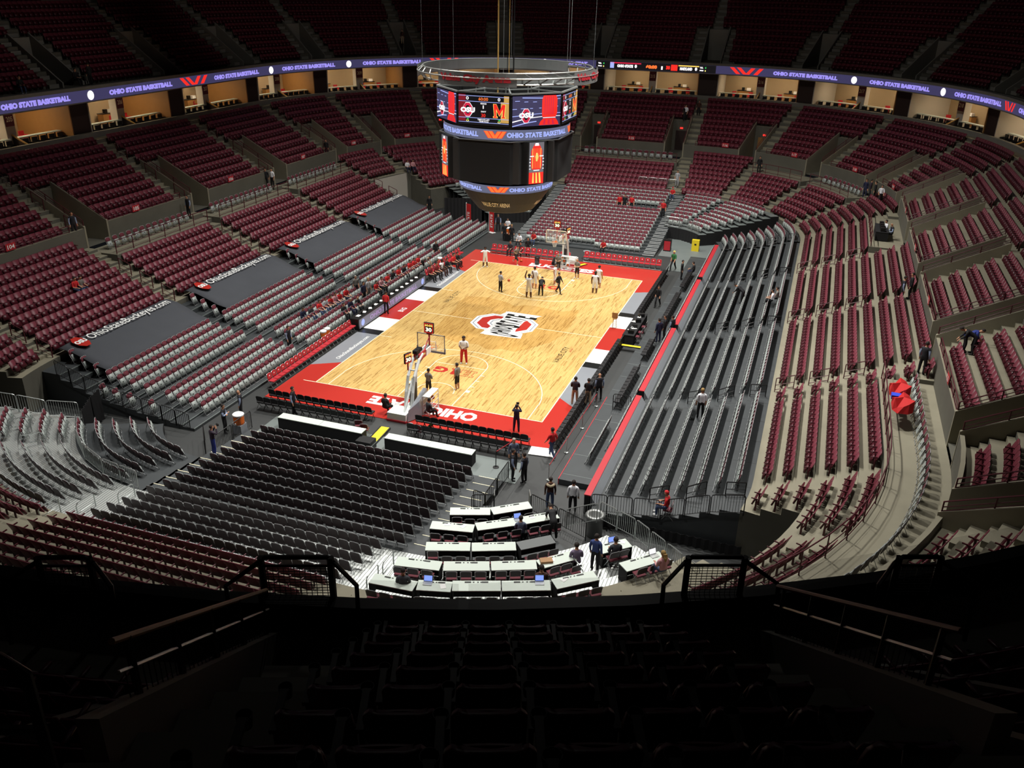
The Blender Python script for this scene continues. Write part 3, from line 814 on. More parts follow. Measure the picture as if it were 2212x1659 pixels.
# ---------------------------------------------------------------- court
court = thing('basketball_court', 'wooden basketball court with red apron and centre logo', 'court')
m = MB(); m.box(-7.62, 7.62, -14.33, 14.33, -.02, .012); m.build('playing_surface', ['maple_floor'], court)
def slab(name, polys, matname, z, t=.004):
    if 'apron' in name and len(polys) > 1:
        for p in polys: slab(name, [p], matname, z, t)
        return
    m = MB()
    for p in polys:
        a = sum(p[i][0]*p[(i+1) % len(p)][1]-p[(i+1) % len(p)][0]*p[i][1] for i in range(len(p)))
        m.prism(p if a > 0 else p[::-1], z-t, z)
    return m.build(name, [matname], court)
R_ = lambda x0, x1, y0, y1: [(x0, y0), (x1, y0), (x1, y1), (x0, y1)]
slab('red_apron', [R_(-9.4, 8.9, -17.3, -14.33), R_(-9.4, 8.9, 14.33, 17.8), [(-9.4, -14.33), (-7.62, -14.33), (-7.62, -10.9), (-9.4, -12.0)],
     [(7.62, -14.33), (8.9, -14.33), (8.9, -11.9), (7.62, -10.8)], [(-9.4, 14.33), (-9.4, 11.9), (-7.62, 10.85), (-7.62, 14.33)], [(7.62, 14.33), (7.62, 10.95), (8.9, 11.6), (8.9, 14.33)]], 'red_paint', .008, .03)
slab('grey_apron', [[(-9.4, -12.0), (-7.62, -10.9), (-7.62, -5.6), (-9.4, -5.6)], [(-9.4, 5.8), (-7.62, 5.8), (-7.62, 10.85), (-9.4, 11.9)],
     [(7.62, -10.8), (8.9, -11.9), (8.9, -5.6), (7.62, -5.6)], [(7.62, 5.8), (8.9, 5.8), (8.9, 11.6), (7.62, 10.95)]], 'grey_paint', .007, .03)
slab('black_apron', [R_(a, b, c, d) for a, b in ((-9.4, -7.62), (7.62, 8.9)) for c, d in ((-5.6, -4.7), (4.9, 5.8))], 'black_paint', .007, .03)
slab('white_apron', [R_(a, b, c, d) for a, b in ((-9.4, -7.62), (7.62, 8.9)) for c, d in ((-4.7, -2.2), (2.3, 4.9))], 'white_paint', .007, .03)
slab('red_scorer_apron', [R_(a, b, -2.2, 2.3) for a, b in ((-9.4, -7.62), (7.62, 8.9))], 'red_paint', .007, .03)
slab('stained_map', [[(-5.0, 4.77), (-3.19, 5.14), (-1.48, 4.62), (-0.49, 3.96), (0.1, 4.5), (0.9, 4.63), (2.22, 4.4), (3.3, 4.2), (4.5, 5.1), (4.75, 2.0), (4.77, -0.57), (4.4, -2.25), (3.6, -3.43), (3.2, -4.2), (2.5, -4.9), (1.6, -4.7), (0.6, -5.2), (-0.24, -4.6), (-1.97, -4.75), (-3.08, -4.3), (-3.86, -3.6), (-4.6, -3.7), (-4.5, -1.9), (-4.7, -0.2), (-4.6, 1.5), (-5.0, 2.8)]], 'stained_maple', .0155, .003)
def arc(cx, cy, r, a0, a1, w=.05, n=40):
    o = [(cx+(r+w/2)*math.cos(a0+(a1-a0)*i/n), cy+(r+w/2)*math.sin(a0+(a1-a0)*i/n)) for i in range(n+1)]
    q = [(cx+(r-w/2)*math.cos(a0+(a1-a0)*i/n), cy+(r-w/2)*math.sin(a0+(a1-a0)*i/n)) for i in range(n+1)]
    return [[o[i], o[i+1], q[i+1], q[i]] for i in range(n)]
ln = []
for s in (-1, 1):
    ln += [R_(-7.62, 7.62, s*14.33-.03, s*14.33+.03)]
    hy = s*(14.33-1.6)
    for x in (-1.83, 1.83): ln.append(R_(x-.025, x+.025, *sorted((s*14.33, s*(14.33-5.8)))))
    ln.append(R_(-1.83, 1.83, s*8.53-.025, s*8.53+.025))
    ln += arc(0, s*8.53, 1.83, (0 if s < 0 else PI), (PI if s < 0 else 2*PI))
    ln += arc(0, hy, 6.75, (0.0 if s < 0 else PI)+.07, (PI if s < 0 else 2*PI)-.07, n=60)
    for x in (-6.7, 6.7): ln.append(R_(x-.025, x+.025, *sorted((s*14.33, hy-s*.45))))
    ln += arc(0, hy, 1.22, (0.0 if s < 0 else PI), (PI if s < 0 else 2*PI), n=24)
    for x in (-1.98, 1.98):
        for dy in (3.0, 3.9, 4.8): ln.append(R_(x-.12, x+.12, s*(14.33-dy)-.03, s*(14.33-dy)+.03))
        ln.append(R_(x-.12, x+.12, *sorted((s*(14.33-2.1), s*(14.33-2.4)))))
    ln.append(R_(-8.5, -7.62, s*14.33-.03, s*14.33+.03))
for x in (-7.6, 7.6): ln.append(R_(x-.03, x+.03, -14.33, 14.33))
ln += [R_(-7.62, -2.6, -.025, .025), R_(2.6, 7.62, -.025, .025), R_(-7.62, -6.6, -5.65, -5.6), R_(-7.62, -6.6, 5.6, 5.65)]
slab('court_lines', ln, 'line_paint', .0175, .004)
# centre logo: octagonal O with lettering
def oct_(k, c=0.0): return [(-2.47*k, -.75*k-.0), (-2.47*k, .78*k), (-1.55*k, 1.74*k), (1.6*k, 1.74*k), (2.5*k, .76*k), (2.5*k, -.76*k), (1.6*k, -1.7*k), (-1.6*k, -1.68*k)]
slab('logo_outline', [oct_(1.0)], 'white_paint', .0195, .003)
slab('logo_backing', [[(-.6, -2.6), (2.15, -2.42), (2.0, -1.5), (.8, -1.2), (.8, 2.0), (2.25, 2.55), (-.6, 2.62), (-.95, 1.7), (-.95, -1.7)]], 'white_paint', .0188, .0015)
def ring8(a, b): 
    A, B = oct_(a), oct_(b); return [[A[i], A[(i+1) % 8], B[(i+1) % 8], B[i]] for i in range(8)]
slab('logo_ring', ring8(.93, .895)+[R_(-.62, -.5, -2.35, -1.7)], 'logo_grey', .021, .003)
slab('logo_band', ring8(.80, .5), 'red_paint', .021, .003)
slab('logo_inner', ring8(.42, .385), 'logo_grey', .021, .003)
m = MB(); m.prism([(-.95, -2.55), (1.6, -2.4), (1.25, -.9), (1.3, 1.0), (2.1, 2.5), (-.75, 2.55), (-.5, 1.2)], .0185, .0225)
m.build('logo_plate', ['white_paint'], court)
m = MB(); ctr = 0
letters = list('OHIOSTATE'); sizes = [(-.42, 1.95, .42), (-.48, 1.0, .4), (-.5, 1.0, .16), (-.52, 1.05, .42), (-.62, 1.4, .5), (-.45, 1.15, .4), (-.35, 1.2, .42), (-.4, 1.35, .42), (-.45, 2.0, .45)]
y = -2.38
for ch, (x0, x1, w) in zip(letters, sizes):
    text_on(m, ch, (x1, y, .0245), (0, w, 0), (x0-x1, .18, 0), bold=.05)
    y += w+.10
m.build('logo_lettering', ['black_paint'], court)
def ctext(name, s, org, ax, ay, mt, bold=.02, shear=0):
    m = MB(); text_on(m, s, org, ax, ay, bold=bold, shear=shear); return m.build(name, [mt], court)
ctext('baseline_lettering', 'OHIO STATE', (3.85, -14.72, .010), (-7.1, 0, 0), (0, -1.1, 0), 'white_paint', .05)
ctext('baseline_lettering', 'BUCKEYES', (-3.0, 14.68, .010), (6.0, 0, 0), (0, 1.02, 0), 'white_paint', .05)
ctext('sponsor_lettering', 'VALUE CITY', (5.95, -5.6, .0165), (0, 2.9, 0), (-.42, 0, 0), 'black_paint', .0)
ctext('sponsor_lettering', 'VALUE CITY', (-5.8, 2.7, .0165), (0, 2.9, 0), (-.42, 0, 0), 'black_paint', .0)
ctext('sponsor_lettering', 'ARENA', (6.25, -3.5, .0165), (0, .7, 0), (-.14, 0, 0), 'red_paint', .0)
ctext('apron_lettering', 'OhioStateBuckeyes.com', (-8.0, -10.5, .009), (0, 4.4, 0), (-.42, 0, 0), 'white_paint', .01)
ctext('apron_lettering', 'OhioStateBuckeyes.com', (-8.0, 6.3, .009), (0, 4.4, 0), (-.42, 0, 0), 'white_paint', .01)
ctext('apron_lettering', 'B1G', (-8.2, -.55, .009), (0, .9, 0), (-.45, 0, 0), 'white_paint', .03)
def big(org, ax, ay):
    m = MB(); o = Vector(org); ax = Vector(ax); ay = Vector(ay)
    text_on(m, 'G', o+ax*.66, ax*.34, ay, 0, .05); m.add([tuple(o+ax*u+ay*v) for u, v in ((.40, 0), (.62, 0), (.62, .18), (.56, .18), (.56, 1), (.44, 1), (.40, .8), (.47, .8), (.47, .18), (.40, .18))], [tuple(range(10))], 0)
    m.build('key_emblem', ['red_paint'], court)
    m = MB()
    for (a, b) in (((0, 0), (.36, 0)), ((0, 0), (0, .2)), ((0, .2), (.05, .2)), ((.05, .2), (.05, .8)), ((0, .8), (.05, .8)), ((0, .8), (0, 1)), ((0, 1), (.3, 1)), ((.3, 1), (.36, .85)), ((.36, .85), (.36, .6)), ((.36, .6), (.33, .5)), ((.33, .5), (.36, .4)), ((.36, .4), (.36, 0)), ((.14, .2), (.24, .2)), ((.14, .2), (.14, .38)), ((.14, .38), (.24, .38)), ((.24, .2), (.24, .38)), ((.14, .6), (.24, .6)), ((.14, .6), (.14, .78)), ((.14, .78), (.24, .78)), ((.24, .6), (.24, .78))):
        p = o+ax*a[0]+ay*a[1]; q = o+ax*b[0]+ay*b[1]; m.beam(p, q, .035, .006, 0)
    m.build('key_emblem_outline', ['red_paint'], court)
big((1.45, -9.1, .0165), (-2.9, 0, 0), (0, -.9, 0)); big((-1.45, 9.1, .0165), (2.9, 0, 0), (0, .9, 0))
# floor areas around the court
m = MB(); m.box(-7.2, 8.4, -21.4, -19.3, -.02, .006); m.box(8.9, 10.5, 18.3, 24.5, -.02, .008); m.box(7.4, 12.2, 22.6, 29, -.02, .01); m.build('floor_covering', ['grey_floor'], kind='structure')
m = MB(); m.box(-7.0, 5.5, -20.4, -20.1, .0, .012)
for x, y in ((-5.3, -19.4), (2.6, -19.5)): m.box(x, x+.05, y-1.2, y+.4, .0, .012)
# ---------------------------------------------------------------- baskets
def basket(s, cy):
    """s=-1 near basket, s=+1 far one; built for the near end and turned"""
    t = thing('basketball_hoop', ('near' if s < 0 else 'far')+' portable basketball hoop with shot clock above glass backboard', 'basketball hoop', (0, cy, 0), 0 if s < 0 else PI)
    # local: court is +y, baseline at y=1.25 from backboard face ... backboard face at y=0
    b = MB(); b.box(-.95, .25, -4.3, -3.2, .05, .52, 0); b.box(-.98, .28, -4.35, -3.15, 0, .12, 1)
    b.box(-.5, .5, -3.3, -2.0, .02, .3, 0); b.build('base', ['white_steel', 'red_vinyl'], t)
    m = MB(); m.add([(.3, -4.2, .05), (.75, -3.3, .05), (.6, -1.7, .05), (.2, -1.7, .05), (.3, -4.0, .7), (.62, -3.2, 1.0), (.5, -1.85, 1.25), (.25, -1.85, 1.25)], [(0, 1, 5, 4), (1, 2, 6, 5), (2, 3, 7, 6), (4, 5, 6, 7), (3, 0, 4, 7)], 0)
    m.build('front_padding', ['grey_paint'], t)
    m = MB(); m.box(-.3, .0, -2.6, -2.15, .3, 1.7, 0); m.build('weight_box', ['black_steel'], t)
    m = MB()
    for x in (-.28, .12): m.tube([(x, -3.2, .3), (x, -3.0, 1.4), (x, -2.7, 2.3), (x, -2.0, 3.1), (x, -1.5, 3.3)], [.11, .11, .1, .09, .08], 8)
    m.beam((-.28, -2.95, 1.5), (.12, -2.95, 1.5), .06); m.beam((-.28, -2.5, 2.6), (.12, -2.5, 2.6), .06)
    m.beam((-.08, -2.2, .3), (-.08, -2.0, 2.9), .12); m.beam((0, -3.9, .5), (0, -2.7, 2.2), .1)
    m.build('mast', ['white_steel'], t)
    m = MB(); m.beam((-.08, -1.9, 3.15), (-.08, -.25, 3.3), .13, .2); m.beam((-.08, -1.6, 2.7), (-.08, -.2, 3.1), .08); m.build('boom', ['brushed_metal'], t)
    m = MB(); m.box(-.26, -.2, -1.95, -1.0, 2.95, 3.4, 0); m.box(.04, .1, -1.95, -1.0, 2.95, 3.4, 0); pd = m.build('boom_padding', ['red_vinyl'], t)
    m = MB(); m.box(-.28, -.2, -.95, -.3, 2.95, 3.35, 0); m.box(.04, .12, -.95, -.3, 2.95, 3.35, 0); m.build('boom_padding', ['white_paint'], t)
    m = MB(); text_on(m, 'ValueCity', (.103, -1.9, 3.1), (0, .85, 0), (0, 0, .16), 0); text_on(m, 'ValueCity', (-.263, -1.05, 3.1), (0, -.85, 0), (0, 0, .16), 0); m.build('sponsor_text', ['glow_yellow'], pd)  # plain pad print; its glow is put into the yellow material
    g = MB(); g.box(-.9, .9, -.03, 0, 2.9, 3.96, 0); gl = g.build('backboard', ['glass'], t)
    fr = MB()
    for x in (-.915, .875): fr.box(x, x+.04, -.05, .01, 2.87, 3.99)
    fr.box(-.915, .915, -.05, .01, 3.95, 3.99); fr.box(-.915, .915, -.05, .01, 2.87, 2.92)
    fr.build('frame', ['brushed_metal' if s < 0 else 'line_paint'], gl)
    p = MB(); p.box(-.94, .94, -.06, .04, 2.8, 2.9, 0); p.box(-.95, -.89, -.06, .04, 2.8, 3.15, 0); p.box(.89, .95, -.06, .04, 2.8, 3.15, 0); p.build('edge_padding', ['grey_paint'], gl)
    q = MB()
    for a, c in (((-.3, 3.05), (.3, 3.05)), ((-.3, 3.5), (.3, 3.5)), ((-.3, 3.05), (-.3, 3.5)), ((.3, 3.05), (.3, 3.5))): q.beam((a[0], .012, a[1]), (c[0], .012, c[1]), .05, .008)
    q.build('target_square', ['white_paint'], gl)
    r = MB(); r.tube([(.225*math.cos(k*PI/10), .375+.225*math.sin(k*PI/10), 3.05) for k in range(20)], .012, 6, closed=True); r.box(-.09, .09, 0, .17, 3.0, 3.06); rm = r.build('rim', ['orange'], t)
    n = MB()
    for k in range(12):
        a0, a1 = k*PI/6, (k+.5)*PI/6
        for sg in (1, -1):
            pts = [(.22*math.cos(k*PI/6), .375+.22*math.sin(k*PI/6), 3.04), (.17*math.cos(k*PI/6+sg*.26), .375+.17*math.sin(k*PI/6+sg*.26), 2.85), (.12*math.cos(k*PI/6), .375+.12*math.sin(k*PI/6), 2.62)]
            n.tube(pts, .006, 3)
    n.build('net', ['white_steel'], rm)
    def clock(cx, cyy, cz, rot, w=.62, h=.66):
        T = Matrix.Translation((cx, cyy, cz)) @ Matrix.Rotation(rot, 4, 'Z')
        c = MB(); c.box(-w/2, w/2, -.06, .06, 0, h, 0, T)
        co = c.build('shot_clock', ['black_steel'], t)
        f = MB()
        for sgn in (-1, 1):
            P = lambda x, z: tuple(T @ Vector((x*(-sgn), sgn*.064, z)))
            for (xa, xb, za, zb) in ((-w/2+.03, w/2-.03, .03, .06), (-w/2+.03, w/2-.03, h-.06, h-.03), (-w/2+.03, -w/2+.06, .03, h-.03), (w/2-.06, w/2-.03, .03, h-.03)):
                f.quad(P(xa, za), P(xb, za), P(xb, zb), P(xa, zb), 0)
            v, fc, _ = text_data('30', 1, .04); f.add([P(-.2+.4*a, .1+.26*b) for a, b in v], fc, 1)
            v, fc, _ = text_data('60:00', 1, .03); f.add([P(-.25+.5*a, .42+.15*b) for a, b in v], fc, 2)
        f.build('clock_display', ['led_red', 'led_digit', 'led_amber'], co)
        for dx in (-.13, .13): pass
        return co
    clock(0, -.25, 4.15, 0); clock(-.35, -2.55, 3.05, PI/2.6, .5, .62)
    m = MB(); m.beam((0, -.25, 3.2), (0, -.25, 4.15), .08); m.box(-.16, .16, -.3, -.2, 4.05, 4.16); m.beam((0, -1.1, 3.25), (0, -.3, 3.9), .05); m.beam((-.35, -2.55, 2.6), (-.35, -2.55, 3.05), .07); m.build('clock_post', ['red_vinyl'], t)
    m = MB()
    for k in range(6): m.box(-.3, .0, -2.0+.13*k, -1.92+.13*k, 3.42, 3.62)
    m.build('light_rack', ['black_steel'], t)
    return t
basket(-1, -13.1); basket(1, 13.1)
# ---------------------------------------------------------------- red and black courtside chairs
def pad_chair(name, padm, frm, dot=None):
    f = MB(); w = .23
    for x in (-w, w):
        f.tube([(x, .2, 0), (x, -.14, .5), (x, -.22, .84)], .013, 5); f.tube([(x, -.26, 0), (x, .16, .44)], .013, 5)
    f.tube([(-w, -.22, .84), (-w*.6, -.235, .89), (w*.6, -.235, .89), (w, -.22, .84)], .013, 5); f.tube([(-w, .2, .02), (w, .2, .02)], .012, 4)
    b = MB(); arch(.215, .55, .89, -.15, -.22, .05, b, 0, 0); s = MB(); s.box(-.225, .225, -.18, .25, .42, .48, 0)
    F = f.mesh('frame', [frm]); B = b.mesh('backrest', [padm]); S = s.mesh('seat', [padm]); D = None
    if dot:
        d = MB(); d.ball((0, -.165, .72), .06, 8, 0, (1, .25, 1)); D = d.mesh('emblem', [dot])
    o = link(F, name); link(B, 'backrest', o); link(S, 'seat', o)
    if D: link(D, 'emblem', o)
    return o
redc = pad_chair('courtside_chair', 'red_vinyl', 'galvanised', 'led_white' if False else 'white_paint'); blkc = pad_chair('courtside_chair', 'black_vinyl', 'black_steel')
used = {}
def put(proto, x, y, z, rot, lb, g):
    o = proto if not used.get(proto.name) else copy_tree(proto); used[proto.name] = True
    o.location = (x, y, z); o.rotation_euler = (0, 0, rot); tag(o, lb, 'chair', g); return o
for j in range(21):
    put(redc, -9.75, -15.9+.505*j, 0, -PI/2, 'red padded courtside chair left of the court, %s from the near corner' % ordn(j), 'red chairs left of the court')
for j in range(13):
    put(redc, -9.75, 7.6+.6*j, 0, -PI/2, 'red padded team bench chair beyond the scorers table, %s from it' % ordn(j), 'red team bench chairs')
for j in range(14):
    put(redc, -7.3+.56*j, 17.2, 0, PI, 'red padded chair on the far baseline left of basket, %s from the left' % ordn(j), 'red far baseline chairs, left')
for j in range(14):
    put(redc, 1.5+.52*j, 18.2, 0, PI, 'red padded chair on the far baseline right of basket, %s from the left' % ordn(j), 'red far baseline chairs, right')
for r, yy in ((0, -17.65), (1, -18.75)):
    for j in range(14): put(blkc, -8.45+.5*j-.12*r, yy, 0.0, 0, 'black padded chair left of near basket, %s row from court, %s from left' % (ordn(r), ordn(j)), 'black chairs left of near basket')
    for j in range(14): put(blkc, 1.25+.49*j, yy+.15, 0.0, 0, 'black padded chair right of near basket, %s row from court, %s from left' % (ordn(r), ordn(j)), 'black chairs right of near basket')
for j in range(66):
    y = -17.2+.52*j
    if -.9 < y < 4.4 or y > 17.0: continue
    put(blkc, 9.2, y, 0, PI/2, 'black courtside chair beside the right apron, %s from the near corner' % ordn(j), 'black chairs along right sideline')
for j in range(54):
    y = -11.4+.52*j
    if abs(y+5) < .9 or -.6 < y < 2.2 or abs(y-11) < .8: continue
    put(blkc, 11.45, y, .3, PI/2, 'black chair on the low platform at right, %s from the near end' % ordn(j), 'black chairs on right platform')
for x, y, r, c in ((-1.75, -19.3, .4, 'left of ramp'), (-1.2, -19.6, .2, 'nearer the ramp'), (1.75, -18.6, -.2, 'right of hoop base')):
    f, b, s = open_parts(); o = f.build('folding_chair', ['chair_steel'], loc=(x, y, 0), rot=r, label='maroon folding chair standing open on the floor %s' % c, cat='chair', group='loose folding chairs by near basket'); b.build('backrest', ['maroon_pad', 'maroon_pad'], o); s.build('seat', ['maroon_pad'], o)
# ---------------------------------------------------------------- LED scorers table
t = thing('scorers_table', 'long scorers table with glowing LED front showing basketball lettering', 'table', (-9.4, 0, 0))
m = MB(); m.box(-.12, .0, -5.3, 6.3, .02, .82); m.box(-.75, .02, -5.3, 6.3, .8, .86); m.box(-.75, 0, -5.35, -5.28, 0, .85); m.box(-.75, 0, 6.28, 6.35, 0, .85); m.build('table_body', ['black_steel'], t)
m = MB(); m.box(0, .012, -5.22, 6.22, .1, .78); led = m.build('led_panel', ['table_led'], t)
m = MB(); text_on(m, 'OHIO STATE BASKETBALL', (.014, -3.6, .26), (0, 8.2, 0), (0, 0, .36), 0, .02)
m.build('led_lettering', ['table_led_text'], led)
m = MB()
for y in (-4.7, 5.7): m.add([(.014, y+.25*math.cos(k*PI/10), .44+.25*math.sin(k*PI/10)) for k in range(20)], [tuple(range(20))])
m.build('led_badge', ['led_bluewhite'], led)
for k in range(12):
    y = -4.6+.9*k
    m = MB(); m.box(-.14, .14, -.2, .2, 0, .006); m.build('paper_sheet', ['paper'], loc=(-9.8, y, .861), rot=.3*((k*7) % 3), label='white paper sheet on the scorers table, %s from the near end' % ordn(k), cat='paper', group='papers on scorers table')
    m = MB(); m.box(-.17, .17, -.12, .12, 0, .02); m.add([(-.17, .12, .02), (.17, .12, .02), (.17, .2, .23), (-.17, .2, .23)], [(0, 1, 2, 3)], 0)
    m.build('laptop', ['black_steel'], loc=(-9.9, y+.42, .861), rot=-PI/2, label='black laptop on the scorers table, %s from the near end' % ordn(k), cat='laptop', group='laptops on scorers table')
# ---------------------------------------------------------------- near end long tables, ramp, cases
def long_table(x0, x1, y, lb):
    t = thing('long_table', lb, 'table', ((x0+x1)/2, y, 0)); w = (x1-x0)/2
    m = MB(); m.box(-w, w, -.3, .3, .72, .76); m.build('table_top', ['table_white'], t)
    m = MB(); m.box(-w+.02, w-.02, -.28, -.25, .02, .72); m.box(-w+.02, w-.02, .25, .28, .02, .72); m.box(-w, -w+.03, -.28, .28, .02, .72); m.box(w-.03, w, -.28, .28, .02, .72); m.build('table_skirt', ['black_cloth'], t)
    m = MB(); m.box(-.01, .01, -.3, .3, .76, .764); m.build('table_joint', ['grey_paint'], t)
long_table(-6.2, -.85, -20.35, 'long white topped table behind black chairs, left of near basket')
long_table(.55, 5.7, -20.35, 'long white topped table behind black chairs, right of near basket')
m = MB(); m.add([(-.25, -1.1, 0), (.25, -1.1, 0), (.25, 1.1, 0), (-.25, 1.1, 0), (-.25, -1.1, .05), (.25, -1.1, .05), (.25, 1.1, .05), (-.25, 1.1, .05)], [(4, 5, 6, 7), (0, 1, 5, 4), (1, 2, 6, 5), (2, 3, 7, 6), (3, 0, 4, 7)], 0)
m.box(-.33, -.25, -1.1, 1.1, 0, .06, 1); m.box(.25, .33, -1.1, 1.1, 0, .06, 1)
m.build('cable_ramp', ['yellow', 'black_steel'], loc=(-.55, -19.4, .01), rot=.05, label='yellow and black cable ramp on the floor behind the near hoop', cat='ramp')
m.build('cable_ramp', ['yellow', 'black_steel'], loc=(1.4, 16.6, .01), rot=-.5, label='yellow cable ramp behind the far ball rack', cat='ramp').scale = (.7, .6, 1)
m.build('cable_ramp', ['yellow', 'black_steel'], loc=(10.0, -1.6, .31), rot=PI/2, label='yellow cable ramp at end of the broadcast table', cat='ramp').scale = (.6, .7, 1)
m = MB(); m.box(-.45, .45, -.35, .35, 0, .55, 0); m.box(-.47, .47, -.37, .37, .3, .33, 1); m.build('road_case', ['black_steel', 'galvanised'], loc=(-.45, -20.9, .05), label='black road case at the right end of the left white table', cat='case')
m = MB(); m.box(-.7, .7, -.45, .45, 0, .04); m.build('floor_mat', ['white_paint'], loc=(8.7, -17.75, .01), rot=.1, label='pale square mat at the near right corner of the red apron', cat='mat')
def stool(x, y, z, seatm, h, lb):
    m = MB()
    for a in range(4): m.tube([(.22*math.cos(a*PI/2+.8), .22*math.sin(a*PI/2+.8), 0), (.13*math.cos(a*PI/2+.8), .13*math.sin(a*PI/2+.8), h)], .014, 5)
    for q in (.35, .6): m.tube([(.2*math.cos(a*PI/2+.8), .2*math.sin(a*PI/2+.8), h*q) for a in range(4)], .01, 4, closed=True)
    o = m.build('stool', ['black_steel' if seatm != 'wood_tan' else 'gold_edge'], loc=(x, y, z), label=lb, cat='stool')
    m = MB(); m.lathe([(.17, 0), (.18, .03), (.16, .06)], (0, 0, h-.02), 14); m.build('seat', [seatm], o)
    if seatm == 'wood_tan': m = MB(); m.box(-.22, .22, -.03, .0, h+.05, h+.45); m.build('backrest', ['wood_tan'], o)
stool(1.0, -18.35, 0, 'grey_paint', .55, 'small black stool beside the near hoop base, left of two'); stool(1.6, -18.7, 0, 'grey_paint', .55, 'small black stool beside the near hoop base, right of two')
stool(7.97, 2.3, .01, 'wood_tan', .75, 'tall tan high chair on the red apron at right sideline')
def ball_rack(x, y, rot, lb):
    t = thing('ball_rack', lb, 'rack', (x, y, 0), rot)
    m = MB()
    for sx in (-.65, .65):
        for sy in (-.2, .2): m.beam((sx, sy, .08), (sx, sy, 1.25), .035)
        m.beam((sx, -.2, .1), (sx, .2, .1), .03); m.lathe([(.05, -.02), (.05, .02)], (sx, -.2, .05), 8); m.lathe([(.05, -.02), (.05, .02)], (sx, .2, .05), 8)
    for z in (.3, .65, 1.0):
        for sy in (-.2, .2): m.beam((-.65, sy, z), (.65, sy, z), .03)
    m.box(-.68, .68, -.22, .22, 1.22, 1.26); m.build('rack_frame', ['white_steel'], t)
    return t
ball_rack(.75, 14.9, 0, 'white wheeled ball rack on the far baseline near the hoop'); ball_rack(.95, -15.4, PI/2, 'white wheeled ball rack beside the near hoop base')
def bball(x, y, z, lb):
    m = MB(); m.ball((0, 0, 0), .12, 12); o = m.build('basketball', ['ball'], smooth=True, loc=(x, y, z), label=lb, cat='ball', group='basketballs')
    m = MB()
    for ax in range(3):
        pts = [(.121*math.cos(k*PI/8), .121*math.sin(k*PI/8), 0) for k in range(16)]
        pts = [(p[0], p[1], 0) if ax == 0 else (p[0], 0, p[1]) if ax == 1 else (0, p[0], p[1]) for p in pts]; m.tube(pts, .003, 3, closed=True)
    m.build('seam', ['black_steel'], o)
for i, (x, y, z, c) in enumerate(((.3, 14.9, .79, 'on middle shelf of far ball rack'), (.65, 14.9, .44, 'on lower shelf of far ball rack'), (.1, 14.9, 1.14, 'on top shelf of far ball rack'), (.95, -15.1, .79, 'on middle shelf of near ball rack, front'), (.95, -15.6, .79, 'on middle shelf of near ball rack, back'), (.95, -15.3, 1.14, 'on upper shelf of near ball rack'), (.95, -15.7, .44, 'on lower shelf of near ball rack'), (-2.25, 7.3, .95, 'in the air beside coach in pale shirt'), (-4.0, 15.6, .12, 'lying on far red apron'))):
    bball(x, y, z, 'orange basketball '+c)
# coolers
def cooler(x, y, z, lb, r=.25):
    t = thing('drinks_cooler', lb, 'cooler', (x, y, z)); m = MB(); m.lathe([(r*.9, 0), (r, .1), (r, .48), (r*.97, .52)], n=18); m.build('cooler_body', ['orange'], t)
    m = MB(); m.lathe([(r*1.05, .52), (r*1.08, .6), (r*.9, .64)], n=18); m.build('lid', ['white_paint'], t)
    m = MB(); m.box(-.03, .03, -r-.06, -r, .06, .14); m.build('tap', ['white_paint'], t)
m = MB(); m.box(-.3, .3, -.3, .3, 0, .55); m.build('cooler_stand', ['grey_paint'], loc=(-8.0, -21.75, 0), label='grey stand under the large drinks cooler', cat='stand')
cooler(-8.0, -21.75, .55, 'large orange drum drinks cooler with white lid behind black rail', .3)
cooler(-10.75, -8.0, .15, 'orange drinks cooler with white lid behind the red chairs', .22); cooler(-10.75, -7.45, .15, 'second white lidded cooler beside the orange one behind red chairs', .2)
m = MB(); m.box(-.3, .3, -.3, .3, 0, .7); m.build('cooler_stand', ['black_steel'], loc=(-7.6, 22.0, 0), label='black stand under the far drinks cooler', cat='stand')
cooler(-7.6, 22.0, .7, 'orange drinks cooler on black stand at far left of basket', .22)
cooler(-10.4, 11.6, 0.15, 'orange cooler behind the far team bench', .22)
# broadcast table on the right sideline
t = thing('broadcast_table', 'black covered broadcast table with equipment on right sideline', 'table', (9.65, 1.6, 0))
m = MB(); m.box(-.4, .4, -2.3, 2.6, 0, .74, 0); m.box(-.42, .42, -2.32, 2.62, .73, .77, 0); m.build('table_body', ['black_cloth'], t)
for k, (dx, dy, mt) in enumerate(((-.1, -1.2, 'paper'), (.1, -.8, 'paper'), (-.2, .6, 'paper'), (.0, 1.7, 'paper'))):
    m = MB(); m.box(-.2, .2, -.13, .13, 0, .008); m.build('paper_sheet', [mt], loc=(9.65+dx, 1.6+dy, .772), rot=.4*k, label='white paper on the broadcast table, %s from near end' % ordn(k), cat='paper', group='papers on broadcast table')
for k in range(6):
    m = MB(); m.tube([(.09*math.cos(a*PI/6), 0, .08+.09*math.sin(a*PI/6)) for a in range(0, 7)], .012, 5); m.ball((.09, 0, .06), .045, 8); m.ball((-.09, 0, .06), .045, 8)
    m.build('headset', ['white_steel' if k % 2 else 'black_steel'], loc=(9.5+.12*(k % 3), .1+.6*k, .775), rot=k, label='headset lying on the broadcast table, %s from near end' % ordn(k), cat='headset', group='headsets on broadcast table')
for k in range(4):
    m = MB(); m.box(-.2, .2, -.15, .15, 0, .25, 0); m.build('video_monitor', ['black_steel'], loc=(9.75, -.2+1.2*k, .772), rot=.2*k, label='small black monitor on the broadcast table, %s from near end' % ordn(k), cat='monitor', group='monitors on broadcast table')
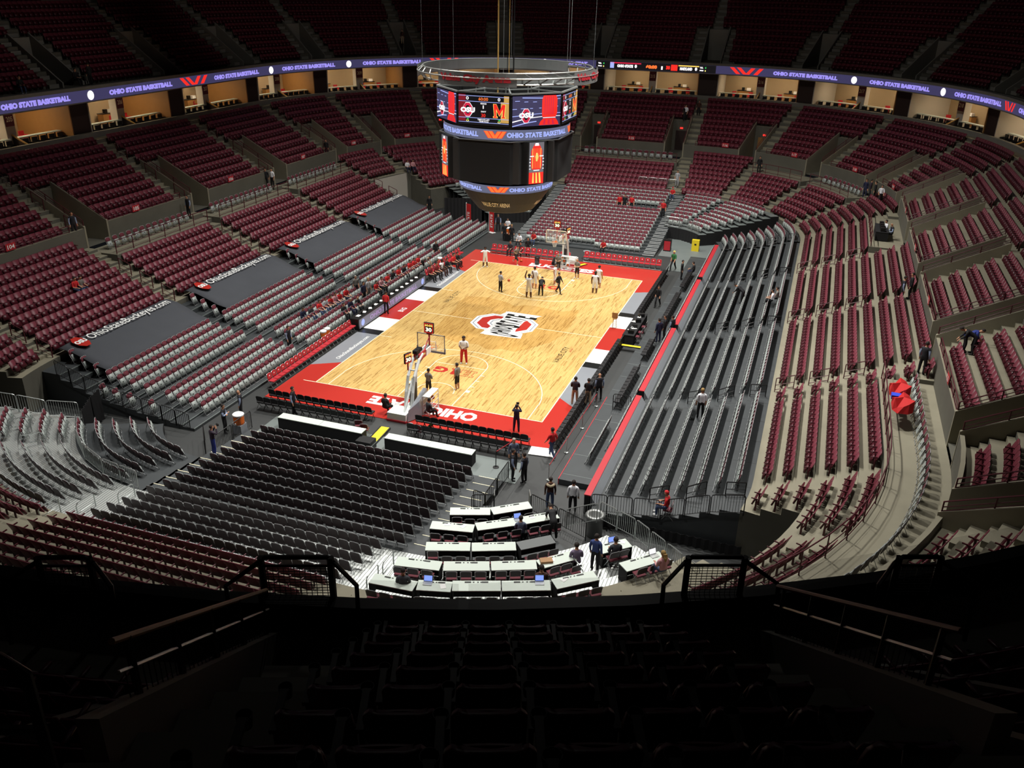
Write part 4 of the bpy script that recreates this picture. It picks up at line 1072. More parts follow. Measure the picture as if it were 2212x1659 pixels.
for k, (x, y) in enumerate(((10.2, .1), (10.25, 1.0), (10.2, 2.2))):
    f, b, s = open_parts(); o = f.build('folding_chair', ['chair_steel'], loc=(x, y, 0 if x < 10.1 else .02), rot=PI/2, label='maroon folding chair behind the broadcast table, %s from near end' % ordn(k), cat='chair', group='chairs behind broadcast table'); b.build('backrest', ['maroon_pad', 'maroon_pad'], o); s.build('seat', ['maroon_pad'], o)
# banners over the top riser rows
for k, (y0, y1) in enumerate(((-20.9, -11.3), (-9.2, .8), (2.6, 12.9), (14.6, 24.9))):
    t = thing('covering_banner', 'dark cloth seat covering with web address, '+('nearest of the four', 'second of the four from the camera', 'third of the four from the camera', 'farthest of the four')[k], 'banner', (0, 0, 0), group='dark seat coverings left of the court')
    prof = [(-17.78, 1.55), (-17.9, 1.95), (-18.6, 2.06), (-19.5, 2.42), (-20.3, 2.72), (-21.15, 2.86), (-21.45, 2.72)]; n = 14; m = MB(); vs = []
    for i in range(n+1):
        y = y0+(y1-y0)*i/n
        for j, (x, z) in enumerate(prof): vs.append((x+.02*math.sin(i*2.1+j), y, z+.05*math.sin(i*1.7+j*.8)*(1 if 0 < j < 6 else .2)-(.05 if i in (0, n) else 0)))
    fs = [(i*7+j, (i+1)*7+j, (i+1)*7+j+1, i*7+j+1) for i in range(n) for j in range(6)]; m.add(vs, fs, 0); ob = m.build('cloth', ['banner_cloth'], t, smooth=True)
    sm = ob.modifiers.new('s', 'SOLIDIFY'); sm.thickness = .02
    for i in range(0): pass
    m = MB()
    y0t, y1t = y0+1.75, y1-.55
    def BP(u, v): return (-20.1-.85*v, u, 2.80+.17*v+.03)
    v, f, _ = text_data('OhioStateBuckeyes.com', 1, .01)
    m.add([BP(y0t+(y1t-y0t)*a, b) for a, b in v], f, 0); m.build('lettering', ['white_paint'], ob)
    m = MB(); c = y0+1.05
    for a0, a1, mi in ((0, 2*PI, 0),):
        m.add([BP(c+.46*math.cos(k_*PI/4+.39), .5+.8*math.sin(k_*PI/4+.39)) for k_ in range(8)], [tuple(range(8))], 0)
    m.build('emblem', ['red_paint'], ob)
    m = MB(); text_on(m, 'OSU', Vector(BP(c-.42, .28))+Vector((0, 0, .012)), (0, .86, 0), Vector(BP(0, .75))-Vector(BP(0, .28)), 0, .06); m.build('emblem_letters', ['white_paint'], ob)
# ---------------------------------------------------------------- centre-hung scoreboard
sb = thing('hanging_scoreboard', 'large multi screen scoreboard hanging over the court', 'scoreboard', (0, 0, 0))
def oct_pts(R, z, off=PI/8): return [(R*math.cos(off+k*PI/4), R*math.sin(off+k*PI/4), z) for k in range(8)]
def face(R, a, w, z0, z1, out=0.0, tilt=0.0):
    """returns mapping (u in 0..1 left-to-right seen from outside, v 0..1) -> 3D on a facet centred at angle a"""
    n = Vector((math.cos(a), math.sin(a), 0)); r = Vector((-math.sin(a), math.cos(a), 0))
    ap = R+out
    return lambda u, v: tuple(n*(ap+tilt*v)+r*((u-.5)*w)+Vector((0, 0, z0+(z1-z0)*v)))
R1 = 4.75; AP = R1*math.cos(PI/8); FW = 2*R1*math.sin(PI/8)
m = MB()
for z0, z1, R in ((14.95, 17.05, 4.7), (11.4, 14.1, 4.55)):
    lo = oct_pts(R, z0); hi = oct_pts(R, z1); o = len(m.v)
    m.add(lo+hi, [(k, (k+1) % 8, 8+(k+1) % 8, 8+k) for k in range(8)]+[tuple(range(7, -1, -1))]+([tuple(range(8, 16))] if z0 < 14 else []), 0)
    il = [(x*.93, y*.93, z1) for x, y, _ in hi]; ib = [(x*.93, y*.93, z1-1.4) for x, y, _ in hi]
    if z0 > 14: m.add(hi+il+ib, [(k, (k+1) % 8, 8+(k+1) % 8, 8+k) for k in range(8)]+[(8+k, 8+(k+1) % 8, 16+(k+1) % 8, 16+k) for k in range(8)]+[tuple(range(16, 24))], 0)
m.build('housing', ['black_riser'], sb)
m = MB()
top = oct_pts(4.72, 17.08)
for k in range(8): m.beam(top[k], top[(k+1) % 8], .1); m.beam(top[k], (top[k][0]*.45, top[k][1]*.45, 17.08), .08); m.beam((top[k][0]*.45, top[k][1]*.45, 17.08), (top[(k+1) % 8][0]*.45, top[(k+1) % 8][1]*.45, 17.08), .08); m.beam((top[k][0]*.45, top[k][1]*.45, 15.8), (top[k][0]*.45, top[k][1]*.45, 17.7), .06)
tp2 = oct_pts(4.6, 14.14)
for k in range(8): m.beam(tp2[k], tp2[(k+1) % 8], .1, .06)
m.build('frame', ['galvanised'], sb)
def poly(mb, F, pts, mi): mb.add([F(u, v) for u, v in pts], [tuple(range(len(pts)))], mi)
def rect(mb, F, u0, u1, v0, v1, mi): poly(mb, F, [(u0, v0), (u1, v0), (u1, v1), (u0, v1)], mi)
def ftext(mb, F, s, u0, u1, v0, v1, mi, bold=.02):
    v, f, _ = text_data(s, 1, bold); mb.add([F(u0+(u1-u0)*a, v0+(v1-v0)*b) for a, b in v], f, mi)
LED = ['led_grey', 'led_maroon', 'led_gold', 'led_black', 'led_white', 'led_crimson', 'led_red', 'led_amber', 'led_green', 'glow_yellow', 'led_bluewhite', 'led_orange', 'led_navy']
def osu(mb, F0, F1, cu, cv, ru, rv):
    o = [(cu+ru*math.cos(k*PI/4+PI/8), cv+rv*math.sin(k*PI/4+PI/8)) for k in range(8)]; i = [(cu+(x-cu)*.55, cv+(y-cv)*.62) for x, y in o]
    mb.add([F0(*p) for p in [(cu+(x-cu)*1.1, cv+(y-cv)*1.08) for x, y in o]], [tuple(range(8))], 4)
    mb.add([F1(*p) for p in o+i], [(k, (k+1) % 8, 8+(k+1) % 8, 8+k) for k in range(8)], 5)
    mb.add([F1(*p) for p in i], [tuple(range(8))], 3)
for k in range(8):
    a = k*PI/4-PI/2; w = FW-.22
    F = lambda o: face(AP, a, w, 15.1, 16.95, o)
    B, C_1, D, E_ = F(.02), F(.03), F(.04), F(.05)
    m = MB()
    if k % 2 == 0:
        rect(m, B, 0, 1, 0, 1, 3); rect(m, C_1, 0, .14, .12, .78, 1); rect(m, C_1, 0, .14, .8, 1, 1); rect(m, C_1, .84, 1, .12, .8, 2); rect(m, C_1, .9, 1, .8, 1, 2)
        for v in (.955, .775, .235, .09): rect(m, D, 0, 1, v-.008, v+.008, 10)
        ftext(m, D, '0', .15, .205, .82, .93, 4); ftext(m, D, '60:00', .40, .59, .81, .92, 11); ftext(m, D, '0', .78, .83, .82, .93, 4)
        osu(m, C_1, D, .185, .5, .095, .24)
        ftext(m, E_, 'OSU', .04, .33, .40, .58, 4, .06)
        
        for q_, (FF, mi_) in enumerate(((D, 7), (E_, 6))):
            g = .014 if q_ else 0
            def mp(pts): poly(m, FF, [(.69+.25*x, .27+.46*y) for x, y in pts], mi_)
            t_ = .19 if not q_ else .115; o_ = 0 if not q_ else .035
            mp([(.0+o_, o_*.6), (.36-o_, o_*.6), (.36-o_, .13-o_*.6), (0+o_, .13-o_*.6)]); mp([(.64+o_, o_*.6), (1-o_, o_*.6), (1-o_, .13-o_*.6), (.64+o_, .13-o_*.6)])
            mp([(.09+o_, .05), (.09+t_+o_, .05), (.09+t_+o_, .95-o_), (.0+o_, 1-o_*.6), (.0+o_, .9)]); mp([(.91-t_-o_, .05), (.91-o_, .05), (1-o_, .9), (1-o_, 1-o_*.6), (.91-t_-o_, .95-o_)])
            mp([(.03+o_, 1-o_*.6), (.26, 1-o_*.6), (.5, .5), (.5, .12+o_*1.5), (.16+o_, .72)]); mp([(.97-o_, 1-o_*.6), (.84-o_, .72), (.5, .12+o_*1.5), (.5, .5), (.74, 1-o_*.6)])
        ftext(m, D, 'PERIOD', .44, .56, .69, .74, 4); ftext(m, D, '1', .485, .505, .55, .66, 4); ftext(m, D, 'SHOT', .45, .55, .43, .48, 4); ftext(m, D, '30', .455, .54, .27, .39, 6)
        ftext(m, D, 'TIMEOUTS LEFT', .38, .62, .16, .21, 4); ftext(m, D, 'TEAM FOULS', .41, .60, .10, .15, 4)
        for u in (.18, .81): ftext(m, D, '4', u-.025, u+.025, .175, .22, 8); ftext(m, D, '0', u-.03, u+.03, .10, .165, 9)
        nm = 'score_screen'
    else:
        rect(m, B, 0, 1, 0, 1, 12)
        for (u, v, l) in ((.05, .83, .1), (.24, .8, .08), (.42, .79, .08), (.9, .87, .09), (.0, .57, .09), (.17, .58, .1), (.36, .58, .06), (.55, .58, .05), (.87, .62, .08)): rect(m, C_1, u, u+l, v, v+.02, 10)
        poly(m, C_1, [(0, .33), (.6, .4), (1, .4), (1, .42), (.6, .42), (0, .355)], 10); poly(m, C_1, [(0, .14), (.3, .25), (.65, .3), (1, .3), (1, .32), (.65, .32), (.3, .28), (0, .18)], 4); poly(m, C_1, [(0, 0), (.3, .1), (.5, .14), (.5, .17), (.28, .13), (0, .03)], 10)
        poly(m, C_1, [(.2, .93), (.62, .9), (1, .97), (1, 1), (.6, .93), (.2, .96)], 10)
        osu(m, D, E_, .28, .35, .09, .24); ftext(m, F(.06), 'OSU', .13, .43, .28, .46, 4, .06)
        poly(m, D, [(.62, .28), (.9, .28), (.93, .4), (.93, .88), (.9, 1), (.64, 1), (.61, .88), (.61, .4)], 6)
        for q in range(5): rect(m, E_, .665+.042*q, .68+.042*q, .36, .97, 5)
        poly(m, D, [(.55, .02), (.97, .02), (.95, .12), (.9, .24), (.64, .24), (.58, .14)], 6); rect(m, E_, .63, .9, .255, .275, 4)
        for q in range(3): poly(m, E_, [(.63+.1*q, .04), (.68+.1*q, .04), (.69+.08*q, .2), (.66+.08*q, .2)], 5)
        nm = 'video_screen'
    m.build(nm, LED, sb)
# curved LED rings
def led_ring(nm, R, z0, z1, off, txtm='led_bluewhite'):
    m = MB(); n = 64; m.add([((R)*math.cos(2*PI*k/n), R*math.sin(2*PI*k/n), z) for z in (z0, z1) for k in range(n)], [(k, (k+1) % n, n+(k+1) % n, n+k) for k in range(n)], 0)
    m.add([(q*math.cos(2*PI*k/n), q*math.sin(2*PI*k/n), z) for q, z in ((R, z1), (R*.94, z1+.02), (R, z0), (R*.9, z0-.02)) for k in range(n)], [(k, (k+1) % n, n+(k+1) % n, n+k) for k in range(n)]+[(2*n+k, 3*n+k, 3*n+(k+1) % n, 2*n+(k+1) % n) for k in range(n)], 1)
    band = m.build(nm, ['led_slate', 'black_steel'], sb)
    m = MB(); per = 2*PI*R/ max(1, round(2*PI*R/(7.3*(z1-z0)/.66)))/R; cnt = int(round(2*PI/per))
    for c in range(cnt):
        a0 = off+c*per
        v, f, _ = text_data('OHIO STATE BASKETBALL', 1, .05)
        # subdivide not needed: letters are short
        m.add([((R+.02)*math.cos(a0+per*(.13+.72*x)), (R+.02)*math.sin(a0+per*(.13+.72*x)), z0+(z1-z0)*(.25+.5*y)) for x, y in v], f, 0)
        def sl(x, w, lean, mi, r): 
            P = [(x, .85), (x+w, .85), (x+w+lean, .18), (x+lean, .18)]
            m.add([((R+r)*math.cos(a0+per*p[0]), (R+r)*math.sin(a0+per*p[0]), z0+(z1-z0)*p[1]) for p in P], [(3, 2, 1, 0)], mi)
        for mi, g, r in ((1, .006, .018), (2, 0, .026)):
            sl(-.09-g, .035+2*g, .045, mi, r); sl(-.045-g, .035+2*g, .045, mi, r); sl(.045-g, .035+2*g, -.045, mi, r); sl(.09-g, .035+2*g, -.045, mi, r)
    m.build('ring_lettering', [txtm, 'led_red', 'led_orange'], band)
led_ring('led_ring', 4.3, 14.2, 14.86, -PI/2+.14); led_ring('led_ring', 3.25, 10.52, 11.05, -PI/2+.14)
# main dark screens (wide) and narrow bright columns on the diagonals
for k in range(4):
    a = -PI/2+k*PI/2
    m = MB(); F = face(4.06, a, 4.55, 11.48, 14.05, .06); rect(m, F, 0, 1, 0, 1, 0)
    G = face(4.0, a, 4.75, 11.42, 14.12, .1); m.add([G(0, 0), G(1, 0), G(1, 1), G(0, 1)], [(0, 1, 2, 3)], 1); m.build('main_screen', ['screen_off', 'black_riser'], sb) if False else None
    b = MB(); c = Vector((math.cos(a), math.sin(a), 0)); r = Vector((-math.sin(a), math.cos(a), 0))
    P = lambda q, u, z: tuple(c*q+r*u+Vector((0, 0, z)))
    b.add([P(4.05, -2.3, 11.45), P(4.05, 2.3, 11.45), P(4.05, 2.3, 14.1), P(4.05, -2.3, 14.1), P(3.7, -2.3, 11.45), P(3.7, 2.3, 11.45), P(3.7, 2.3, 14.1), P(3.7, -2.3, 14.1)], [(0, 1, 2, 3), (5, 4, 7, 6), (0, 4, 5, 1), (3, 2, 6, 7), (1, 5, 6, 2), (0, 3, 7, 4)], 0)
    b.build('main_screen', ['screen_off'], sb)
    a2 = a+PI/4; F0 = face(4.55, a2, 1.06, 11.45, 14.1, .03); F1 = face(4.55, a2, 1.06, 11.45, 14.1, .045); F2 = face(4.55, a2, 1.06, 11.45, 14.1, .06)
    b = MB(); c = Vector((math.cos(a2), math.sin(a2), 0)); r = Vector((-math.sin(a2), math.cos(a2), 0))
    b.add([P(4.57, -.62, 11.42), P(4.57, .62, 11.42), P(4.57, .62, 14.12), P(4.57, -.62, 14.12), P(3.8, -1.2, 11.42), P(3.8, 1.2, 11.42), P(3.8, 1.2, 14.12), P(3.8, -1.2, 14.12)], [(0, 1, 2, 3), (5, 4, 7, 6), (0, 4, 5, 1), (3, 2, 6, 7), (1, 5, 6, 2), (0, 3, 7, 4)], 4-4)
    col = b.build('column_housing', ['black_riser'], sb)
    m = MB(); rect(m, F0, 0, 1, 0, .28, 6); rect(m, F0, 0, 1, .28, 1, 0)
    poly(m, F1, [(.2, .35), (.8, .35), (.88, .45), (.88, .8), (.75, .9), (.62, .97), (.38, .97), (.25, .9), (.12, .8), (.12, .45)], 6)
    poly(m, F2, [(.35, .92), (.65, .92), (.6, .985), (.4, .985)], 4)
    for q in range(6): rect(m, F2, .2+.11*q, .235+.11*q, .38, .86, 7 if q in (0, 5) else 11)
    poly(m, F2, [(.45, .55), (.56, .55), (.62, .66), (.56, .75), (.45, .75), (.39, .66)], 9); rect(m, F2, .04, .3, .66, .685, 4); rect(m, F2, .7, .96, .66, .685, 4); rect(m, F2, .3, .7, .32, .34, 4)
    for (u, l) in ((.0, .1), (.9, .1)):
        for v in (.36, .44, .52, .6): rect(m, F2, u, u+l, v, v+.018, 4)
    for q in range(3): poly(m, F2, [(.22+.24*q, .02), (.34+.24*q, .02), (.31+.22*q, .27), (.25+.2*q, .27)], 7)
    m.build('column_screen', LED, col)
# lower cone with lettering
m = MB(); m.lathe([(3.2, 10.5), (3.1, 10.35), (2.55, 9.6), (2.0, 8.95), (1.9, 8.9)], n=48); cone = m.build('lower_cone', ['cone_black'], sb, smooth=False)
m = MB()
v, f, _ = text_data('VALUE CITY ARENA', 1, .02)
for c in range(4):
    a0 = -PI/2-.32+c*PI/2
    def CP(x, y):
        z = 9.42+.34*y; R = 2.0+(z-8.95)*(.55/.65)+.03; a = a0+.78*x; return (R*math.cos(a), R*math.sin(a), z)
    m.add([CP(x, y) for x, y in v], f, 0)
m.build('cone_lettering', ['line_paint'], cone)
# halo truss
m = MB(); n = 72
for R, z0, z1 in ((5.6, 17.75, 18.35),):
    vs = [(R*math.cos(2*PI*k/n)*(1), R*math.sin(2*PI*k/n), z) for z in (z0, z1) for k in range(n)]
    q = [(.985*x, .985*y, z) for x, y, z in vs]
    fs = []
    for k in range(n):
        a = math.degrees(2*PI*(k+.5)/n) % 360
        if 60 < a < 200 or 245 < a < 292 or a > 332 or 292 <= a <= 332: fs.append((k, (k+1) % n, n+(k+1) % n, n+k))
    m.add(vs+q, fs+[tuple(i+2*n for i in f[::-1]) for f in fs], 0)
halo = m.build('halo_ring', ['galvanised'], sb)
m = MB()
for R, z in ((5.64, 17.72), (5.64, 18.38), (6.0, 18.1)): m.tube([(R*math.cos(2*PI*k/n), R*math.sin(2*PI*k/n), z) for k in range(n)], .05, 5, closed=True)
for k in range(36):
    a = 2*PI*k/36; m.beam((5.64*math.cos(a), 5.64*math.sin(a), 17.75), (6.0*math.cos(a+.08), 6.0*math.sin(a+.08), 18.1), .07); m.beam((5.64*math.cos(a), 5.64*math.sin(a), 18.35), (6.0*math.cos(a+.08), 6.0*math.sin(a+.08), 18.1), .05)
m.build('halo_truss', ['brushed_metal'], halo)
v, f, _ = text_data('Value City Arena', 1, .06)
for a0, w in ((-PI/2-.42, .8), (-.42, .8), (-.42+PI/2, .8), (PI-.42, .8)):
    m = MB(); m.add([(6.03*math.cos(a0+w*x), 6.03*math.sin(a0+w*x), 17.75+.55*y) for x, y in v], f, 0); m.build('halo_lettering', ['red_vinyl'], halo)
for a0, w in ((-PI/2-.46, .9), (-.46, .9), (-.46+PI/2, .9), (PI-.46, .9)):
    m = MB(); m.add([(6.0*math.cos(a0+w*i/8), 6.0*math.sin(a0+w*i/8), z) for z in (17.6, 18.4) for i in range(9)], [(i, i+1, 10+i, 9+i) for i in range(8)], 0); m.build('sign_panel', ['brushed_metal'], halo)
for k, (x, y) in enumerate(((-.5, -.5), (.35, .2), (.2, -.3), (-.2, .5))):
    m = MB(); m.tube([(x, y, 15.9), (x, y, 37)], .045 if k < 2 else .02, 6); m.build('hoist_cable', ['black_steel' if k % 2 else 'gold_edge'], sb)
m = MB()
for k in range(8): a = k*PI/4+.3; m.tube([(5.7*math.cos(a), 5.7*math.sin(a), 18.3), (5.7*math.cos(a), 5.7*math.sin(a), 37)], .012, 4)
m.build('halo_cable', ['galvanised'], sb)
# ---------------------------------------------------------------- ribbon board around the bowl
rb = thing('ribbon_board', 'continuous LED ribbon board around the upper deck edge', 'display')
m = MB(); strip(m, 0, STOT, [(29.99, 13.85), (29.985, 13.86, 0), (29.985, 14.74, 0), (29.99, 14.75, 0)]); m.build('led_band', ['led_navy'], rb)
m = MB(); strip(m, 126.7, 141.9, [(29.978, 13.86), (29.978, 14.74, 0)]); m.build('score_band', ['led_black'], rb)
def rtext(s, s0, s1, z0, z1, mt, bold=.085, nm='lettering', off=29.97):
    v, f, _ = text_data(s, 1, bold); m = MB()
    m.add([ring(s0+(s1-s0)*x, off)[:2]+(z0+(z1-z0)*y,) for x, y in v], f, 0); return m.build(nm, [mt], rb)
for s0, s1 in ((207.6, 200.9), (196.6, 188.6), (182.4, 175.1), (172.3, 166.5), (163.7, 157.9), (153.6, 147.9), (122.1, 116.4), (113.5, 107.7), (105.1, 99.3), (96.5, 88.6), (84, 76), (70, 62), (217.5, 210)):
    rtext('OHIO STATE BASKETBALL', s0, s1, 14.08, 14.52, 'led_text')
rtext('OHIO STAT', 145.0, 142.4, 14.08, 14.52, 'led_text')
for s in (198.7, 173.6, 165.1, 146.4, 114.9, 106.3, 209, 86.5, 73):
    m = MB(); ms = dsl(s, 30)*30/30; m.add([ring(s-.36*ms*math.cos(k*PI/10), 29.96)[:2]+(14.3+.38*math.sin(k*PI/10),) for k in range(20)], [tuple(range(20))]); m.build('badge', ['led_white'], rb)
for s0, s1 in ((187.5, 183.3), (157.2, 154.4), (125.9, 122.9), (98.9, 97.2)):
    m = MB(); L = s1-s0
    for a, b, c, d in ((0, .12, .2, .32), (.2, .32, .4, .52), (.62, .74, .46, .58), (.86, .98, .7, .82)):
        m.add([ring(s0+L*q, 29.965)[:2]+(z,) for q, z in ((a, 14.68), (b, 14.68), (d, 13.95), (c, 13.95))], [(0, 1, 2, 3)])
    m.build('chevron', ['led_red'], rb)
def rrect(s0, s1, z0, z1, mt, nm='score_block'):
    m = MB(); m.add([ring(q, 29.97)[:2]+(z,) for q, z in ((s0, z0), (s1, z0), (s1, z1), (s0, z1))], [(0, 1, 2, 3)]); m.build(nm, [mt], rb)
rrect(139.9, 136.0, 14.5, 14.64, 'led_crimson'); rrect(139.9, 139.4, 13.95, 14.64, 'led_bluewhite'); rrect(131.4, 128.9, 14.5, 14.62, 'led_amber'); rrect(132.3, 131.5, 13.95, 14.64, 'led_red')
rtext('OHIO STATE', 139.0, 137.0, 14.05, 14.4, 'led_white', nm='score_text'); rtext('0', 136.8, 136.5, 14.05, 14.45, 'led_white', nm='score_text'); rtext('60:00', 135.4, 134.0, 14.05, 14.5, 'led_orange', nm='score_text'); rtext('1', 133.5, 133.3, 14.0, 14.4, 'led_white', nm='score_text')
rtext('30', 132.9, 132.4, 14.05, 14.5, 'led_red', nm='score_text'); rtext('MARYLAND', 131.2, 129.7, 14.05, 14.4, 'led_white', nm='score_text'); rtext('0', 129.4, 129.1, 14.05, 14.45, 'led_white', nm='score_text')
for s in (141.4, 128.8): rtext('T.O.L.', s, s-.4, 14.35, 14.55, 'led_white', nm='score_text'); rtext('4', s-.6, s-.75, 14.35, 14.55, 'led_green', nm='score_text'); rtext('FOULS', s, s-.45, 14.05, 14.2, 'led_white', nm='score_text'); rtext('0', s-.6, s-.75, 14.0, 14.2, 'glow_yellow', nm='score_text')
# ---------------------------------------------------------------- suites
WALLN = {}
num = 201
def Rp(s, d, z=0): x, y, a = ring(s, d); return Vector((x, y, z))
BAYM = [(AISLES+[STOT])[q]*.5+(AISLES+[STOT])[q+1]*.5 for q in range(len(AISLES))]
def baynum(ms):
    q = min(range(len(BAYM)), key=lambda j: abs(BAYM[j]-ms)); f = min(range(len(BAYM)), key=lambda j: abs(BAYM[j]-134.8)); l = min(range(len(BAYM)), key=lambda j: abs(BAYM[j]-204.6))
    return 15+f-q if q <= f+1 else 5+l-q
SUITES = [(a, b) for a, b in zip(AISLES, AISLES[1:]+[STOT]) if 58 < (a+b)/2 < 232]
for i, (a, b) in enumerate(SUITES):
    mm = dsl((a+b)/2, 31)
    # dark doorway box at the aisle
    m = MB(); w = 1.0*dsl(a, 33)
    P4 = [Rp(a-w, 31.6), Rp(a+w, 31.6), Rp(a+w, 37.4), Rp(a-w, 37.4)]
    m.add([tuple(p)[:2]+(10.45,) for p in P4]+[tuple(p)[:2]+(13.8,) for p in P4], [(0, 1, 5, 4), (1, 2, 6, 5), (3, 0, 4, 7)], 0)
    m.build('door_%d' % (i+1), ['door_dark'], kind='structure')
    # side walls
    s0, s1 = a+w, b-1.0*dsl(b, 33); sc = (s0+s1)/2
    for e, nm in ((s0+.04*mm, 'a'), (s1-.04*mm, 'b')):
        m = MB(); q = [Rp(e-.05*mm, 31.5), Rp(e+.05*mm, 31.5), Rp(e+.05*mm, 37.5), Rp(e-.05*mm, 37.5)]
        m.add([tuple(p)[:2]+(10.45,) for p in q]+[tuple(p)[:2]+(13.8,) for p in q], [(0, 1, 5, 4), (1, 2, 6, 5), (2, 3, 7, 6), (3, 0, 4, 7)], 0); m.build('wall_suite', ['wood_tan' if nm == 'a' else 'suite_white'], kind='structure')
    # centre pillar with number plate
    m = MB(); q = [Rp(sc-.45*mm, 32.8), Rp(sc+.45*mm, 32.8), Rp(sc+.45*mm, 33.6), Rp(sc-.45*mm, 33.6)]
    m.add([tuple(p)[:2]+(10.45,) for p in q]+[tuple(p)[:2]+(13.8,) for p in q], [(0, 1, 5, 4), (1, 2, 6, 5), (2, 3, 7, 6), (3, 0, 4, 7)], 0); m.build('pillar', ['suite_white'], kind='structure')
    # number plaque
    t = thing('number_sign', 'maroon suite number sign on pillar, suite bay numbered %d' % (200+baynum(sc)), 'sign', group='suite number signs')
    m = MB(); q = [Rp(sc-.42*mm, 32.75), Rp(sc+.42*mm, 32.75)]
    m.add([tuple(p)[:2]+(z,) for z in (12.4, 13.5) for p in q], [(0, 1, 3, 2)], 0); m.build('plate', ['maroon_plastic'], t)
    m = MB(); v, f, _ = text_data(str(200+baynum(sc)), 1, .02); A = Rp(sc+.3*mm, 32.73); B = Rp(sc-.3*mm, 32.73)
    m.add([tuple(A+(B-A)*x)[:2]+(12.75+.4*y,) for x, y in v], f, 0); m.build('number', ['line_paint'], t)
    # ceiling lamp panels (the light of the suite)
    for hs in (.28, .72):
        ss_ = s0+(s1-s0)*hs; m = MB(); q = [Rp(ss_-.5*mm, 34.6), Rp(ss_+.5*mm, 34.6), Rp(ss_+.5*mm, 35.2), Rp(ss_-.5*mm, 35.2)]
        m.add([tuple(p)[:2]+(13.68,) for p in q]+[tuple(p)[:2]+(13.74,) for p in q], [(0, 3, 2, 1), (4, 5, 6, 7), (0, 1, 5, 4), (1, 2, 6, 5), (2, 3, 7, 6), (3, 0, 4, 7)], 0)
        m.build('ceiling_lamp', ['suite_lamp'], label='warm ceiling lamp in the %s half of suite bay %d' % ('right' if hs < .5 else 'left', 200+baynum(sc)), cat='lamp', group='suite lamps')
    # counters, divider, chairs per half
    for hf, (u0, u1) in enumerate(((s0+.2*mm, sc-.35*mm), (sc+.35*mm, s1-.2*mm))):
        m = MB(); q = [Rp(u0, 32.6), Rp(u1, 32.6), Rp(u1, 33.15), Rp(u0, 33.15)]
        m.add([tuple(p)[:2]+(11.42,) for p in q]+[tuple(p)[:2]+(11.48,) for p in q], [(0, 3, 2, 1), (4, 5, 6, 7), (0, 1, 5, 4), (1, 2, 6, 5), (2, 3, 7, 6), (3, 0, 4, 7)], 0)
        o = m.build('bar_counter', ['table_white'], label='narrow bar counter at the %s half of suite bay %d' % ('right' if hf == 0 else 'left', 200+baynum(sc)), cat='counter', group='suite counters')
        m = MB()
        for k in range(5):
            p = Rp(u0+(u1-u0)*(k+.5)/5, 32.9); m.beam(tuple(p)[:2]+(10.45,), tuple(p)[:2]+(11.42,), .08)
        m.build('counter_leg', ['black_steel'], o)
        n = 5
        for k in range(n):
            s_ = u0+(u1-u0)*(k+.5)/n; x, y, an = ring(s_, 32.1)
            f, bb, s_2 = (None, None, None)
            if 'suite_me' not in WALLN:
                q1_ = MB(); q1_.tube([(-.2, -.2, 0), (-.2, -.2, .5)], .02, 4); q1_.tube([(.2, -.2, 0), (.2, -.2, .5)], .02, 4); q1_.tube([(-.2, .2, 0), (-.2, .2, .5)], .02, 4); q1_.tube([(.2, .2, 0), (.2, .2, .5)], .02, 4); q1_.box(-.26, .26, -.24, .26, .42, .5); q1_.box(-.26, .26, -.3, -.22, .5, .95); q1_.box(-.3, -.26, -.25, .2, .5, .66); q1_.box(.26, .3, -.25, .2, .5, .66)
                WALLN['suite_me'] = q1_.mesh('suite_chair', ['black_vinyl']); WALLN['red_me'] = q1_.mesh('suite_chair', ['red_vinyl'])
            link(WALLN['suite_me'], 'suite_chair', None, (x, y, 10.45), an+PI/2, 'black suite chair before the %s counter of suite bay %d, %s from the right' % ('right' if hf == 0 else 'left', 200+baynum(sc), ordn(k)), 'chair', 'black suite chairs')
        for k in range(2):
            x, y, an = ring(u0+(u1-u0)*(.3+.4*k), 35.4); link(WALLN['red_me'], 'lounge_chair', None, (x, y, 10.45), an+PI/2+.5*k, 'red lounge chair at the back of suite bay %d, %s half, %s one' % (200+baynum(sc), 'right' if hf == 0 else 'left', ('right', 'left')[k]), 'chair', 'red lounge chairs in suites')
        m = MB(); x, y, an = ring((u0+u1)/2, 36.9); m.box(-.9, .9, -.35, .35, 0, .95, 0); m.box(-.95, .95, -.38, .38, .95, 1.0, 1); m.box(-.7, -.2, -.2, .2, 1.0, 1.3, 2); m.box(.1, .4, -.15, .15, 1.0, 1.35, 1)
        m.build('suite_cabinet', ['wood_tan', 'black_steel', 'paper'], loc=(x, y, 10.45), rot=an+PI/2, label='wooden serving cabinet at the back of suite bay %d, %s half' % (200+baynum(sc), 'right' if hf == 0 else 'left'), cat='cabinet', group='suite cabinets')
    m = MB(); q0, q1_ = Rp(sc, 31.35), Rp(sc, 33.4); m.beam(tuple(q0)[:2]+(11.1,), tuple(q1_)[:2]+(12.0,), .1, .1, 0); m.add([tuple(q0)[:2]+(10.45,), tuple(q1_)[:2]+(10.45,), tuple(q1_)[:2]+(12.0,), tuple(q0)[:2]+(11.1,)], [(0, 1, 2, 3)], 1)
    m.build('suite_divider', ['gold_edge', 'door_dark'], label='low gold topped divider at centre of suite bay %d' % (200+baynum(sc)), cat='divider', group='suite dividers')
